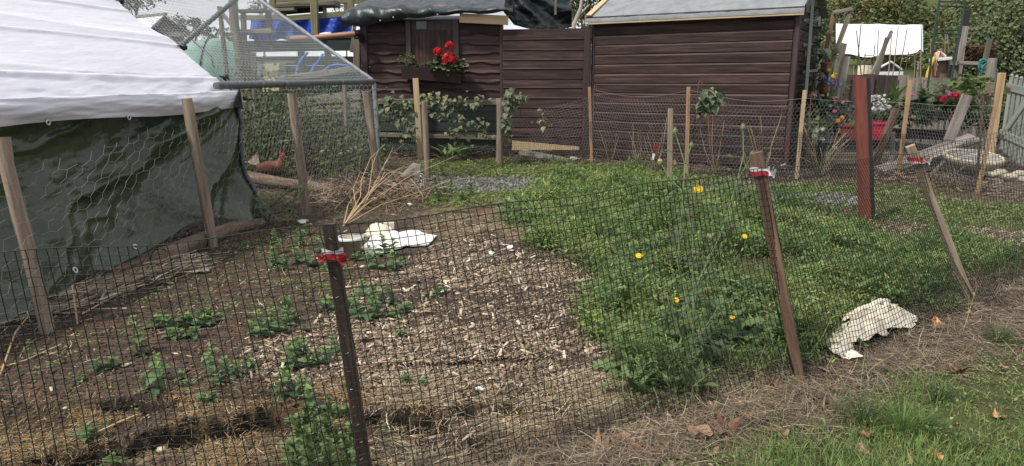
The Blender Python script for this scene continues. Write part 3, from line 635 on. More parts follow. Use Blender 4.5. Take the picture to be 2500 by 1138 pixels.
g = G(); g.grid(roof_tarp, 130, 40); g.build('sheet', 'tarp_dark', rt)
def drape(u, v):
    tx = 1236 + 156 * u; ty = -25 + 10 * u; by = np.interp(u, [0, .15, .4, .8, 1], [32, 62, 72, 74, 66])
    p = Q(tx + (-6 + 10 * u) * v, ty + (by - ty) * v, 12.75 + .25 * u)
    fo = math.atan2(v + .12, u + .08); r = math.hypot(u, v)
    w = .07 * math.sin(fo * 13 + 3 * fbm(u, v, 3, 3)) * min(1, r * 1.5) + .05 * (fbm(u, v, 6, 21) - .5)
    return p + V3((0, -.12 * math.sin(v * 2.2) - w, .02 * w))
g = G(); g.grid(drape, 60, 46); o = g.build('drape', 'tarp_dark', rt)
for px, py in ((960, 42), (1068, 35), (928, 50)): G().tube([Q(px, py, 12.2), Q(px, py, 12.19)], .012, 8).build('eyelet', 'eyelet', rt)
pl = G().bar(Q(960, 19, 12.7), Q(1098, 14, 12.85), .075, .03, (0, 0, 1)).solo('plank', 'wood_batten', Q(1030, 18, 12.75), 'thin tan plank lying on the dark sheet over the old shed roof', 'plank')
pl = G().bar(Q(1122, 44, 12.33), Q(1241, 50, 12.33), .15, .03, (0, -1, 0)).solo('plank', 'wood_new', Q(1180, 48, 12.33), 'pale new plank tucked under the dark sheet right of the window', 'plank')
pl = G().bar(Q(1357, -12, 12.55), Q(1356, 36, 12.6), .035, .025, (0, -1, 0)).solo('batten', 'wood_grey', Q(1357, 20, 12.55), 'grey batten holding down the hanging dark sheet', 'batten')

# ---------- brown fence panel between the sheds
pa, pb = V3((S(1228, 0).x, 12.42, 0)), V3((Q(1424, 200, 12.2).x, 12.2, 0)); pd = (pb - pa); pn = V3((-pd.y, pd.x, 0)).normalized() * -1
panel = empty('fence_panel', pa, 'dark brown feather edge fence panel joining the two sheds', 'fence panel')
ptop = [zat(1226, 70, 12.42), zat(1424, 68, 12.2)]
g = G(); q = [pa, pb, pb - pn * .03, pa - pn * .03]; g.hexa([x + V3((0, 0, .1)) for x in q] + [pa + V3((0, 0, ptop[0] - .02)), pb + V3((0, 0, ptop[1] - .02)), pb - pn * .03 + V3((0, 0, ptop[1] - .02)), pa - pn * .03 + V3((0, 0, ptop[0] - .02))]); g.build('backing', 'shed_trim', panel)
z = .2; k = 0
while z < ptop[0] - .05:
    h = .165 + random.uniform(-.012, .012); hh = min(h + .014, ptop[0] - z); tl = random.uniform(-.008, .008)
    G().profile([(.002, 0), (.026, 0), (.022, .01), (.006, hh), (.002, hh)], pa + V3((0, 0, z)), pb + V3((0, 0, z + tl)), pn).build('board', 'shed_brown', panel); z += h; k += 1
pc = V3((Q(1432, 200, 12.14).x, 12.14, 0)); G().bar(pc, pc + V3((0, 0, zat(1432, 66, 12.14))), .11, .09, (0, -1, 0)).build('post', 'shed_trim', panel)

G().hexa([Q(1250, 366, 12.1), Q(1414, 366, 12.0), Q(1414, 366, 12.04), Q(1250, 366, 12.14), Q(1250, 343, 12.1), Q(1414, 358, 12.0), Q(1414, 358, 12.04), Q(1250, 343, 12.14)]).solo('plank', 'wood_new', Q(1330, 360, 12.1), 'pale wedge shaped board at the foot of the brown fence panel', 'plank')
G().bar(Q(1268, 371, 11.9), Q(1390, 394, 11.8), .10, .03, (0, -1, .3)).solo('plank', 'wood_grey', Q(1330, 384, 11.9), 'grey board sloping down below the pale wedge board', 'plank')
# ---------- right shed
A = V3((1.36, 12.18, 0)); B = V3((4.10, 10.52, 0)); SD = (B - A).normalized(); SN = V3((SD.y, -SD.x, 0)); SL = (B - A).length
EZ = 2.36
sh2 = empty('shed', A, 'newer dark brown shiplap shed with a grey felt roof', 'shed')
g = G(); bk = -SN * 2.0
for (p, q) in ((0, .03),):
    g.hexa([A + V3((0, 0, .03)), B + V3((0, 0, .03)), B + bk + V3((0, 0, .03)), A + bk + V3((0, 0, .03)), A + V3((0, 0, EZ)), B + V3((0, 0, EZ)), B + bk + V3((0, 0, EZ)), A + bk + V3((0, 0, EZ))])
w2 = g.build('wall', 'shed_trim', sh2)
ri = -SN * 1.0 + V3((0, 0, .5))
for X0, s in ((A, 1), (B, -1)): G().add([X0 + V3((0, 0, EZ)), X0 + bk + V3((0, 0, EZ)), X0 + ri + V3((0, 0, EZ))] + [x + SD * .03 * s for x in (X0 + V3((0, 0, EZ)), X0 + bk + V3((0, 0, EZ)), X0 + ri + V3((0, 0, EZ)))], [(0, 1, 2), (3, 5, 4), (0, 3, 4, 1), (1, 4, 5, 2), (2, 5, 3, 0)]).build('gable', 'shed_brown', sh2)
SHIP = [(.003, 0), (.022, 0), (.022, .118), (.010, .140), (.010, .153), (.003, .153)]
z = .05
while z < EZ - .02:
    hh = min(1, (EZ - z) / .153); G().profile([(a_, h_ * hh) for a_, h_ in SHIP], A + V3((0, 0, z)), B - SD * .05 + V3((0, 0, z)), SN).build('board', 'shed_brown', w2)
    G().profile([(a_, h_ * hh) for a_, h_ in SHIP], B + SN * -.05 + V3((0, 0, z)), B + bk + V3((0, 0, z)), SD).build('board', 'shed_brown', w2)
    z += .1545
G().bar(B + SN * .012 + SD * .006 + V3((0, 0, .03)), B + SN * .012 + SD * .006 + V3((0, 0, EZ)), .06, .06, SN).build('corner_board', 'shed_trim', sh2)
G().bar(A + SN * .012 + SD * .01 + V3((0, 0, .03)), A + SN * .012 + SD * .01 + V3((0, 0, EZ)), .05, .05, SN).build('corner_board', 'shed_trim', sh2)
e0 = A + SN * .12 - SD * .08 + V3((0, 0, EZ - .02)); e1 = B + SN * .12 + SD * .10 + V3((0, 0, EZ - .02))
rv = -SN * 1.16 + V3((0, 0, .56)); r0, r1 = e0 + rv, e1 + rv; r2 = -SN * 1.16 + V3((0, 0, -.56))
roof = G()
def felt(u, v):
    a = e0.lerp(e1, u); sag = .012 * (fbm(u * 3, v, 4, 7) - .5)
    if v < .12: return a + SN * .012 + V3((0, 0, -.085 + .085 * v / .12)) + SN * .02 * (fbm(u * 14, v * 5, 2, 3) - .5)
    q = (v - .12) / .88; return a + rv * q + V3((0, 0, .012 + sag))
roof.grid(felt, 60, 14).grid(lambda u, v: r0.lerp(r1, u) + r2 * v + V3((0, 0, .012)), 6, 2)
rf = roof.build('roof', 'felt', sh2)
G().hexa([e0 + V3((0, 0, -.03)), e1 + V3((0, 0, -.03)), r1 + V3((0, 0, -.04)), r0 + V3((0, 0, -.04)), e0, e1, r1, r0]).build('roof_deck', 'shed_trim', sh2)
G().bar(e0 + SN * .02 + V3((0, 0, -.105)), e1 + SN * .02 + V3((0, 0, -.105)), .022, .03, SN).build('eave_batten', 'wood_new', sh2)
G().bar(e0 + SD * .05 + V3((0, 0, .028)) + SN * .03, r0 + SD * .05 + V3((0, 0, .028)), .10, .022, rv.cross(SD)).build('verge_board', 'wood_new', sh2)
G().bar(e0 - SD * .012 + V3((0, 0, -.03)), r0 - SD * .012 + V3((0, 0, -.03)), .022, .10, rv.cross(SD)).build('verge_board', 'wood_new', sh2)
G().bar(e1 + SD * .012 + V3((0, 0, -.04)), r1 + SD * .012 + V3((0, 0, -.04)), .022, .13, rv.cross(SD)).build('barge_board', 'shed_trim', sh2)
m_ = r0 + V3((0, 0, .03)); G().bar(m_ + rv * -.02, m_ + rv * -.02 + (r1 - r0) * .62, .07, .02, (0, 0, 1)).build('ridge_batten', 'wood_new', sh2)
G().box(B + SD * .05 - SN * .75 + V3((0, 0, 1.72)), .10, .06, .10).build('block', 'wood_batten', sh2)

# ---------- window box, its post and its plants
def leafmesh(kind):
    """one leaf, base at origin, along +Y, about 1 long"""
    g = G()
    if kind == 'nettle': out = [(.0, 0), (.20, .06), (.33, .2), (.28, .24), (.33, .36), (.24, .40), (.26, .54), (.16, .58), (.17, .72), (.07, .78), (0, 1)]
    elif kind == 'heart': out = [(0, .10), (.16, -.04), (.36, .02), (.44, .2), (.40, .42), (.26, .66), (.1, .88), (0, 1)]
    elif kind == 'round': out = [(0, .05), (.22, -.06), (.42, .08), (.50, .34), (.42, .62), (.24, .82), (.1, .80), (0, .88)]
    elif kind == 'lance': out = [(0, 0), (.05, .1), (.09, .3), (.11, .5), (.085, .7), (.05, .88), (0, 1)]
    elif kind == 'lobed': out = [(0, 0), (.06, .15), (.30, .2), (.12, .30), (.12, .42), (.38, .52), (.16, .60), (.13, .70), (.26, .82), (.08, .86), (0, 1)]
    elif kind == 'maple': out = [(0, 0), (.18, -.04), (.50, .02), (.26, .18), (.60, .42), (.36, .42), (.34, .52), (.14, .50), (.22, .74), (.10, .80), (0, 1)]
    n = len(out); dz = lambda y: .12 * math.sin(min(1, y * 1.1) * 2.6) - .22 * max(0, y - .45) ** 1.5
    vs = [V3((0, y, dz(y))) for x, y in out] + [V3((x, y, dz(y) + .22 * x)) for x, y in out] + [V3((-x, y, dz(y) + .22 * x)) for x, y in out]
    fs = []
    for i in range(n - 1): fs += [(i, n + i, n + i + 1, i + 1), (i + 1, 2 * n + i + 1, 2 * n + i, i)]
    g.add(vs, fs, None, False); return g
LEAFG = {k: leafmesh(k) for k in ('nettle', 'heart', 'round', 'lance', 'lobed', 'maple')}
LM = {}
def leaf_me(kind, col, key, m='leaf'):
    if (kind, key) not in LM:
        g = LEAFG[kind]; me = g.mesh('leaf'); c = np.ones((len(g.v), 4), np.float32); c[:, :3] = np.array(col) * (1 + rng.uniform(-.12, .12, (len(g.v), 1)))
        me.attributes['col'].data.foreach_set('color', c.ravel()); me.validate(); me.materials.append(MATS[m]); LM[(kind, key)] = me
    return LM[(kind, key)]
def put_leaf(me, parent, base, az, el, size, roll=0, name='leaf', wide=1.0):
    """a leaf object under parent; base in parent coordinates"""
    o = bpy.data.objects.new(name, me); COL.objects.link(o); o.parent = parent; o.location = base
    o.rotation_euler = (el, roll, az); o.scale = (size * wide, size, size); return o
def copy_thing(root, loc, rz=0.0, s=1.0, label=None):
    r = root.copy(); COL.objects.link(r); r.location = loc; r.rotation_euler = (0, 0, rz); r.scale = (s, s, s)
    if label: r['label'] = label
    for ch in root.children:
        c = ch.copy(); COL.objects.link(c); c.parent = r
        for d in ch.children:
            e = d.copy(); COL.objects.link(e); e.parent = c
    return r

b0 = S(986, 0).x; b1 = S(1128, 0).x; bz0 = zat(1050, 188, SY - .2)
bx = empty('window_box', V3(((b0 + b1) / 2, SY - .15, bz0)), 'dark brown window box under the boarded shed window', 'window box')
zl, zr = zat(988, 161, SY - .25), zat(1120, 172, SY - .25); hb = .21
g = G(); yf, yb = SY - .27, SY - .05
def trough(x, z): return [V3((x, yf, z)), V3((x, yb, z)), V3((x, yb - .04, z - hb)), V3((x, yf + .05, z - hb))]
T0, T1 = trough(b0, zl), trough(b1, zr); I0 = [p + V3((.015, 0, 0)) for p in trough(b0, zl)]; I1 = [p - V3((.015, 0, 0)) for p in trough(b1, zr)]
for q in (I0, I1): q[0].y += .012; q[1].y -= .012; q[2].z += .02; q[3].z += .02; q[2].y -= .012; q[3].y += .012
g.add(T0 + T1 + I0 + I1, [(3, 2, 6, 7), (0, 3, 7, 4), (2, 1, 5, 6), (0, 1, 2, 3), (4, 7, 6, 5), (8, 11, 10, 9), (12, 13, 14, 15), (11, 15, 14, 10), (8, 12, 15, 11), (10, 14, 13, 9), (0, 4, 12, 8), (1, 9, 13, 5), (0, 8, 9, 1), (4, 5, 13, 12)])
g.build('trough', 'box_brown', bx)
G().hexa([I0[0] + V3((0, 0, -.04)), I1[0] + V3((0, 0, -.04)), I1[1] + V3((0, 0, -.04)), I0[1] + V3((0, 0, -.04)), I0[0] + V3((0, 0, -.02)), I1[0] + V3((0, 0, -.02)), I1[1] + V3((0, 0, -.02)), I0[1] + V3((0, 0, -.02))]).build('soil', 'box_brown', bx)
p0 = gp(1022, 378); p0.y = SY - .22; p0.x = Q(1021, 300, p0.y).x
G().bar(V3((p0.x + .03, p0.y, -.1)), V3((Q(1015, 190, SY - .2).x, SY - .2, bz0 - .02)), .10, .07, (0, -1, 0)).solo('prop_post', 'wood_new', V3((p0.x, p0.y, 0)), 'pale new square post propping up the window box', 'post')
def bushy(name, loc, label, cat, kind, cols, key, n, rad, size, group=None, parent=None, flat=.8, up=.2, m='leaf'):
    """a thing made of a stem cluster and n leaf parts around a centre"""
    t = empty(name, loc, label, cat, group); g = G()
    for i in range(6):
        a = i * 1.05; g.tube([V3(loc) + V3((0, 0, -.02)), V3(loc) + V3((rad[0] * .5 * math.cos(a), rad[1] * .5 * math.sin(a), rad[2] * .7))], .005, 5)
    g.build('stem', 'stalk_green', t)
    for i in range(n):
        d = rdir(1, -.5, 1)[0]; q = random.uniform(.55, 1.05); p = V3((d[0] * rad[0] * q, d[1] * rad[1] * q, rad[2] * (.45 + .6 * d[2] * q)))
        az = math.atan2(d[1], d[0]) - math.pi / 2 + random.uniform(-.6, .6)
        put_leaf(leaf_me(kind, cols[i % len(cols)], key + str(i % len(cols)), m), t, p, az, random.uniform(-.9, .5) + up, size * random.uniform(.7, 1.25), random.uniform(-.5, .5))
    return t
gl = [(.14, .165, .09), (.10, .13, .065), (.19, .21, .125)]
gc = V3((Q(1094, 160, SY - .3).x, SY - .33, zat(1094, 184, SY - .33)))
ger = bushy('geranium', gc, 'red geranium spilling over the right end of the window box', 'flower', 'round', gl, 'ger', 190, (.30, .16, .30), .095)
def umbel(c, r, parent, col, n=26, name='flower_head', ps=.03):
    org = V3(parent.location)
    nrm = rdir(n, -.35, 1); pp = np.array([tuple(c)] * n) + nrm * r * .8
    Vs = []; Fs = []; k = 0
    for i in range(n):
        x, y, d = frame_of(V3(nrm[i])); ctr = V3(pp[i]); a0 = random.random() * 6
        for j in range(5):
            a = a0 + j * 1.2566; t = x * math.cos(a) + y * math.sin(a); s = x * -math.sin(a) + y * math.cos(a)
            Vs += [ctr - org, ctr + t * ps * .6 + s * ps * .32 + d * ps * .25 - org, ctr + t * ps + d * ps * .2 - org, ctr + t * ps * .6 - s * ps * .32 + d * ps * .25 - org]; Fs += [(k, k + 1, k + 2, k + 3)]; k += 4
    c3 = np.repeat(pick([col], n, .4), len(Vs) // n, 0); me = mesh_np(name, [tuple(v) for v in Vs], Fs, c3); return link(name, me, 'petal', parent)
for px, py, r in ((1096, 146, .135), (1069, 127, .075), (1098, 113, .08)):
    c = Q(px, py, SY - .46); umbel(c, r, ger, (.50, .010, .018), 70 if r > .12 else 34, ps=.045)
    G().tube([gc + V3((0, -.06, .1)), (gc + c) / 2 + V3((.01, 0, .04)), c], .006, 5).build('flower_stem', 'stalk_green', ger)
lp = V3((Q(993, 150, SY - .2).x, SY - .18, zat(993, 162, SY - .2)))
bushy('potted_plant', lp, 'small pale green leafy plant at the left end of the window box', 'plant', 'nettle', [(.14, .20, .06), (.10, .16, .045), (.19, .23, .09)], 'pot', 60, (.13, .10, .21), .05)
for i, (px, sz) in enumerate(((1026, .07), (1050, .075))):
    q = V3((Q(px, 155, SY - .2).x, SY - .17, zat(px, 164, SY - .2)))
    bushy('seedling', q, ['low seedling in the window box beside the pale leafy plant', 'low seedling in the window box beside the geranium'][i], 'plant', 'round', [(.11, .15, .06), (.15, .18, .09)], 'sd', 12, (.07, .06, .09), sz)

# ---------- chicken run: pipe frame, netting
EA = V3((-2.97, 3.9, 1.27)); EB = V3((-1.89, 9.86, 1.31)); ED = (EB - EA).normalized(); EP = V3((-ED.y, ED.x, 0)).normalized(); EP = V3((-.984, .178, 0))
AP = EB + EP * 1.8 + V3((0, 0, 1.22)); EF = EB + EP * 3.6
run = empty('chicken_run', V3((EB.x, EB.y, 0)), 'long gabled chicken run of steel pipes covered in wire netting', 'chicken run')
def taped(a, b, r, nm, m='galv', n=60):
    pts = [a.lerp(b, i / n) for i in range(n + 1)]; return G().tube(pts, [r * (1 + .10 * ((i % 3) - 1)) for i in range(n + 1)], 9).build(nm, m, run)
T2 = V3((-2.5, 6.5, 1.27))
taped(T2 - ED * .3, EB, .034, 'eave_pipe', 'tape_black', 90)
taped(EB, AP, .028, 'gable_pipe', 'galv', 30); taped(EF, AP, .034, 'gable_pipe', 'tape_black', 70)
G().tube([EB + V3((0, 0, .02)), V3((EB.x + .03, EB.y, .0))], .028, 9).build('corner_post', 'galv', run)
G().tube([EF, V3((EF.x, EF.y, 0))], .03, 8).build('corner_post', 'galv', run)
G().tube([AP, AP - ED * 6.4], .03, 8).build('ridge_pipe', 'galv', run)
G().tube([EF, EF - ED * 6.4], .03, 8).build('eave_pipe', 'galv', run)
g = G()
for i in range(7):
    c = EB.lerp(T2, i / 7.3 + .05); g.tube([c + V3((.037 * math.cos(a), 0, .037 * math.sin(a))) + ED * .01 * math.sin(a) for a in [j * .785 for j in range(9)]], .004, 4, cap=False)
for i in range(5):
    c = EB.lerp(V3((EB.x, EB.y, 0)), i / 5 + .08); g.tube([c + V3((.034 * math.cos(a), .034 * math.sin(a), 0)) for a in [j * .785 for j in range(9)]], .005, 4, cap=False)
g.build('wire_tie', 'wire_hex', run, 'stuff')
def hexnet(fn, Ls, Lt, w, h, r, name, m, parent, keep=None, jit=0.0):
    """honeycomb netting: fn(s,t) gives the place; twisted verticals and zigzags"""
    ns, nt_ = int(Ls / w), int(Lt / (h * .75)); A_ = []; B_ = []
    def pt(s, t): return fn(s, t)
    cache = {}
    def node(i, j):
        k = (i, j)
        if k not in cache:
            s = (i + .0) * w / 2; row, part = divmod(j, 2); t = row * h * .75 + (0 if part == 0 else h * .25)
            cache[k] = fn(min(s + random.uniform(-jit, jit), Ls), min(t + random.uniform(-jit, jit), Lt)); 
        return cache[k]
    for row in range(nt_):
        for i in range(2 * ns):
            up = (i + row) % 2 == 0
            a = node(i, 2 * row + (0 if up else 1)); b = node(i + 1, 2 * row + (1 if up else 0))
            A_.append(a); B_.append(b)
            if not up: A_.append(a); B_.append(node(i, 2 * row + 2))
    A_ = np.array([tuple(x) for x in A_]); B_ = np.array([tuple(x) for x in B_])
    if keep is not None:
        k = keep(A_) & keep(B_); A_, B_ = A_[k], B_[k]
    return wires(name, A_, B_, r, m, parent)
RL = (EB - T2).length
sl = AP - EB
hexnet(lambda s, t: T2.lerp(EB, s / RL) + sl * (t / sl.length) + V3((0, 0, -.06 * math.sin(3.14 * t / sl.length) * math.sin(3.14 * s / RL))), RL, sl.length, .06, .075, .0021, 'netting', 'wire_run', run)
hexnet(lambda s, t: T2.lerp(EB, s / RL) + V3((.02, 0, -t)) + EP * .02 * math.sin(s * 4 + t * 3), RL, 1.25, .06, .075, .0014, 'netting', 'wire_thin', run)
fs_ = AP - EF
hexnet(lambda s, t: EF - ED * s + fs_ * (t / fs_.length), 3.2, fs_.length, .065, .08, .0019, 'netting', 'wire_run', run)
# gable end netting, a triangle over a rectangle
def tri(p):
    q = (p - np.array(EB)) @ np.array(EP); z = p[:, 2]; return z < 1.3 + 1.22 * (1 - np.abs(q / 1.8 - 1))
hexnet(lambda s, t: EB + EP * s + V3((0, 0, t - 1.25)), 3.6, 2.45, .06, .075, .0016, 'netting', 'wire_run', run, tri)
g = G()
for f in (.12, .5, .88): g.tube([EF.lerp(EB, f) + V3((0, 0, -1.3)), EF.lerp(EB, f) + V3((0, 0, -.05))], .03, 7, wob=.1)
g.build('end_post', 'wood_grey', run, 'stuff')

# ---------- white sheet roof over the near end of the run
F0 = V3((-3.32, 2.0, 1.25)); F1 = T2
def wsheet(u, v):
    e = F0.lerp(F1, u); L = (F1 - F0).length; s = u * L
    if v < .10:                               # hanging flap
        q = v / .10; hz = 1.035 + .03 * u + .012 * math.sin(s * 3); p = e + EP * -.03; p.z = hz + (e.z - .04 - hz) * q ** .9
        p += EP * (-.05 * math.sin(q * 2.6) - .035 * (fbm(s * 1.0, q, 3, 4) - .5)); bend = 0
    else:
        q = (v - .10) / .90; r = q * 2.2
        rnd = .10 * math.exp(-r / .22)
        p = e + EP * (1.8 * q) + V3((0, 0, 1.25 * q - rnd - .015 * math.sin(q * 3.14)))
        sc = .07 * abs(math.sin(math.pi * q * 3.2)) * max(0, (u - .86) / .14) ** 2; p += ED * -sc
        fd = .010 * (1 - abs(math.sin(q * 11 + u * 2.2 + 1.2 * fbm(s * .4, q, 1.3, 9)))) ** 3 * 2 * (.3 + vn(s * .6, q * 3, 1.1, 5)) + .016 * (fbm(s * .35, q * 3.5, 2.4, 3) - .5) + .006 * (fbm(s * .6, q * 8, 5, 6) - .5)
        p += V3((0, 0, 1)) * fd
    if v >= .10:
        for q0, sl_ in ((.10, .02), (.30, -.03), (.52, .015), (.74, -.02)): p += V3((0, 0, .016 * math.exp(-((q - q0 - sl_ * math.sin(u * 4 + q0 * 9)) / .007) ** 2)))
    if v < .2: p += V3((-EP.x, -EP.y, .3)) * (.030 * (fbm(s * .8, v * 10, 2.2, 31) - .5) + .014 * (fbm(s, v * 10, 6, 33) - .5))
    if u > .96 and v < .12: p += ED * -.05 * (u - .96) / .04
    return p
wt = empty('white_tarpaulin', V3((F1.x, F1.y, 1.2)), 'large white sheet stretched over the near end of the chicken run roof', 'tarpaulin')
ws = G().grid(wsheet, 130, 230).build('sheet', 'tarp_white', wt)
def torus(g, c, nrm, R_, r_, n=12, m=6):
    x, y, d = frame_of(V3(nrm)); g.tube([c + x * R_ * math.cos(a) + y * R_ * math.sin(a) for a in [i * 2 * math.pi / n for i in range(n + 1)]], r_, m, cap=False)
def on_flap(px, py, lift=.015):
    d = ray(px, py); best = None
    for i in range(400):
        u = i / 400; e = F0.lerp(F1, u); t = None
        tt = e.y / d.y; p = V3((d.x * tt, e.y, EYE + d.z * tt))
        if best is None or abs(p.x - e.x) < best[0]: best = (abs(p.x - e.x), p)
    return best[1] + EP * -lift
eye0 = on_flap(97, 299, .06); g = G(); torus(g, eye0, -EP, .014, .0042); ey = g.build('eyelet', 'eyelet', wt)
G().tube([eye0, eye0 + EP * .004], .013, 10).build('eyelet_hole', 'rubber', ey)
c2 = on_flap(297, 287, .06); e2 = ey.copy(); COL.objects.link(e2); e2.location += c2 - eye0
for ch in list(ey.children): k_ = ch.copy(); COL.objects.link(k_); k_.parent = e2
for q in (.60, .27, .055):
    c = F1 + EP * (1.8 * q) + V3((0, 0, 1.25 * q + .0)) + ED * .02
    G().ball(c, .03).tube([c, c - ED * .09 + V3((0, 0, .01))], .008, 6).build('toggle', 'rubber', wt)
cc_ = V3(wsheet(.995, .01)); G().add([cc_ + V3((.03, 0, .16)), cc_ + V3((.03, -.16, -.01)), cc_ + V3((.04, .01, -.02)), cc_ + V3((.02, .01, .16)), cc_ + V3((.02, -.16, -.02)), cc_ + V3((.03, .02, -.03))], [(0, 1, 2), (3, 5, 4), (0, 3, 4, 1), (1, 4, 5, 2), (2, 5, 3, 0)]).ball(cc_ + V3((.06, .02, .06)), .022).tube([cc_ + V3((.05, .01, .06)), cc_ + V3((.13, .03, .05))], .009, 6).build('corner_patch', 'rubber', wt)

# ---------- dark green sheet hanging below it to the ground
H0 = V3((-3.18, 1.9, 0)); H1 = V3((-2.40, 6.62, 0))
def gsheet(u, v):
    e = F0.lerp(F1 + ED * .02, u); L = (F1 - F0).length; s = u * L
    h = np.interp(s, [0, 1.4, 1.95, 2.35, 2.75, 3.2, 3.6, 4.0, 4.45, 4.7], [-.01, -.01, .02, .10, .05, .10, .24, .17, .03, .0])
    top = 1.16; z = h + (top - h) * v
    fl = np.interp(s, [0, 2.2, 3.4, 4.2, 4.6], [.28, .27, .26, .16, .20]); w = max(0, 1 - (z - h) / .46); rec = np.interp(s, [0, 3.4, 4.3, 4.6], [.20, .17, .05, 0])
    off = fl * w ** 1.35 - rec
    # folds fan out from the upper right corner
    du, dv = (L + .9 - s), (1.75 - z); th = math.atan2(dv, du); r = max(0, math.hypot(du, dv) - .8)
    wob_ = 1.6 * fbm(s * .8, z, 2.0, 13)
    fold = .25 * (1 - abs(math.sin(th * 12 + wob_ * 1.3))) ** 1.3 * min(1, r / .7) * (.35 + .9 * vn(s, z, .9, 27)) + .05 * (1 - abs(math.sin(th * 29 + 2 * wob_))) ** 2 * vn(s, z * 2, 1.5, 23) + .07 * (fbm(s * .8, z * 1.5, 2.6, 17) - .5) + .012 * (fbm(s, z, 9, 19) - .5) - .03
    fold *= min(1, (1.16 - z) / .12 + .1) * min(1, (L - s) / .35 + .12)
    cr = max(0, (s - L + .5) / .5); fold += cr * .05 * math.sin(s * 21 + z * 4) * (1 - v) * min(1, (L - s) / .2 + .1); 
    p = V3((e.x, e.y, z)) + EP * -(off + fold + .015)
    p += V3((.07, .14, 0)) * (cr ** 2 * max(0, 1 - z / .5) ** 1.5)
    return p
gt = empty('green_tarpaulin', V3((-2.5, 6.5, 0)), 'glossy dark green sheet hanging in folds from the white sheet down to the soil', 'tarpaulin')
gsO = G().grid(gsheet, 170, 90).build('sheet', 'tarp_green', gt)
for i, (s, hz) in enumerate(((1.93, .05), (2.33, .145), (3.02, .14))):
    u = s / (F1 - F0).length; p = gsheet(u, .045); q = gsheet(u, .06); n_ = (gsheet(u + .01, .045) - p).cross(q - p).normalized(); n_ = n_ if n_.y < 0 or n_.x > 0 else -n_
    g = G(); torus(g, p + n_ * .006, n_, .017, .0055); o = g.build('eyelet', 'white_paint', gt); G().tube([p, p + n_ * .006], .014, 10).build('eyelet_hole', 'rubber', o)
g = G(); pts = [gsheet(.993, i / 30) + V3((.02, 0, 0)) for i in range(7, 31)]; g.tube(pts, .02, 6); g.build('edge_strip', 'tape_black', gt)
# ================================================================== FENCES
# ---------- front fence: green welded wire on three leaning stakes
FB = [(-2.75, 1.50), (-1.30, 1.78), (-.85, 1.88), (-.41, 2.0), (-.25, 2.08), (.07, 2.27), (.70, 2.60), (1.33, 2.94), (2.05, 3.46), (2.80, 4.02), (3.46, 4.59), (4.4, 5.5)]
FT = [V3((-2.85, 1.50, .87)), Q(0, 621, 1.80), Q(400, 593, 1.90), Q(796, 551, 2.0), Q(947, 537, 2.06), Q(1200, 505, 2.22), Q(1578, 451, 2.60), Q(1855, 414, 2.94), Q(2060, 392, 3.46), Q(2240, 372, 4.0), Q(2500, 304, 4.9), V3((4.6, 5.7, 1.0))]
cum = np.concatenate([[0], np.cumsum([math.dist(FB[i], FB[i + 1]) for i in range(len(FB) - 1)])])
fbx, fby = np.array(FB).T; ftx, fty, ftz = np.array([tuple(p) for p in FT]).T
def fpt(s, t):
    s = np.asarray(s, float); t = np.asarray(t, float)
    bx_ = np.interp(s, cum, fbx); by_ = np.interp(s, cum, fby); bz = gz(bx_, by_) + .005
    tx = np.interp(s, cum, ftx); ty = np.interp(s, cum, fty); tz = np.interp(s, cum, ftz) + .006 * np.sin(s * 9)
    bow = .035 * np.sin(s * 2.6 + 1) * np.sin(3.14 * t) + .02 * (vn(s, t, 3, 7) - .5)
    return np.stack([bx_ + (tx - bx_) * t + bow * .4, by_ + (ty - by_) * t - bow, bz + (tz - bz) * t], -1)
fence = empty('wire_fence', V3((.4, 2.45, 0)), 'front fence of dark green welded wire on leaning wooden stakes', 'fence')
NV, NH = int(cum[-1] / .0285), 33
sv = np.linspace(0, cum[-1], NV + 1); th_ = np.linspace(0, 1, NH + 1)
Sg, Tg = np.meshgrid(sv, th_, indexing='ij'); Sj = Sg + .0025 * (vn(Sg * 40, Tg * 30, 1, 3) - .5) * 2; PT = fpt(Sj, Tg)
Aw = np.concatenate([PT[:-1].reshape(-1, 3), PT[:, :-1].reshape(-1, 3)]); Bw = np.concatenate([PT[1:].reshape(-1, 3), PT[:, 1:].reshape(-1, 3)])
wires('wire_mesh', Aw, Bw, .00150, 'wire_green', fence)
tw = fpt(sv, np.ones(NV + 1)); wires('top_wire', tw[:-1], tw[1:], .0019, 'wire_green', fence)
def stake(a, b, w, t, m, label, up=(0, -1, 0)):
    o = G().bar(b, a, w, t, up).build('stake', m, fence); o['label'] = label; return o
SA = (Q(803, 547, 2.03), V3((-.452, 2.05, -.1))); SB = (Q(1847, 372, 2.98), gp(1981, 930, -.08)); SCk = (Q(2222, 356, 4.06), gp(2402, 742, -.08))
stake(*SA, .036, .032, 'wood_dark', 'nearly black stake, front of the three')
stake(*SB, .047, .047, 'wood_brown', 'brown square stake in the middle of the fence', (-.45, -1, 0))
stake(*SCk, .05, .04, 'wood_stakegrey', 'grey stake leaning far to the left', (-.5, -1, 0))
g = G()                                                  # staples down the stakes
for (a, b), n in ((SA, 15), (SB, 10)):
    for i in range(n):
        p = a.lerp(b, .04 + i / n * .9) + V3((random.uniform(-.006, .006), -.024, 0)); d = V3((random.uniform(.3, 1), 0, random.uniform(-.5, .5))).normalized() * .005
        g.tube([p - d, p + d], .0006, 4, False)
g.build('staple', 'eyelet', fence, 'stuff')
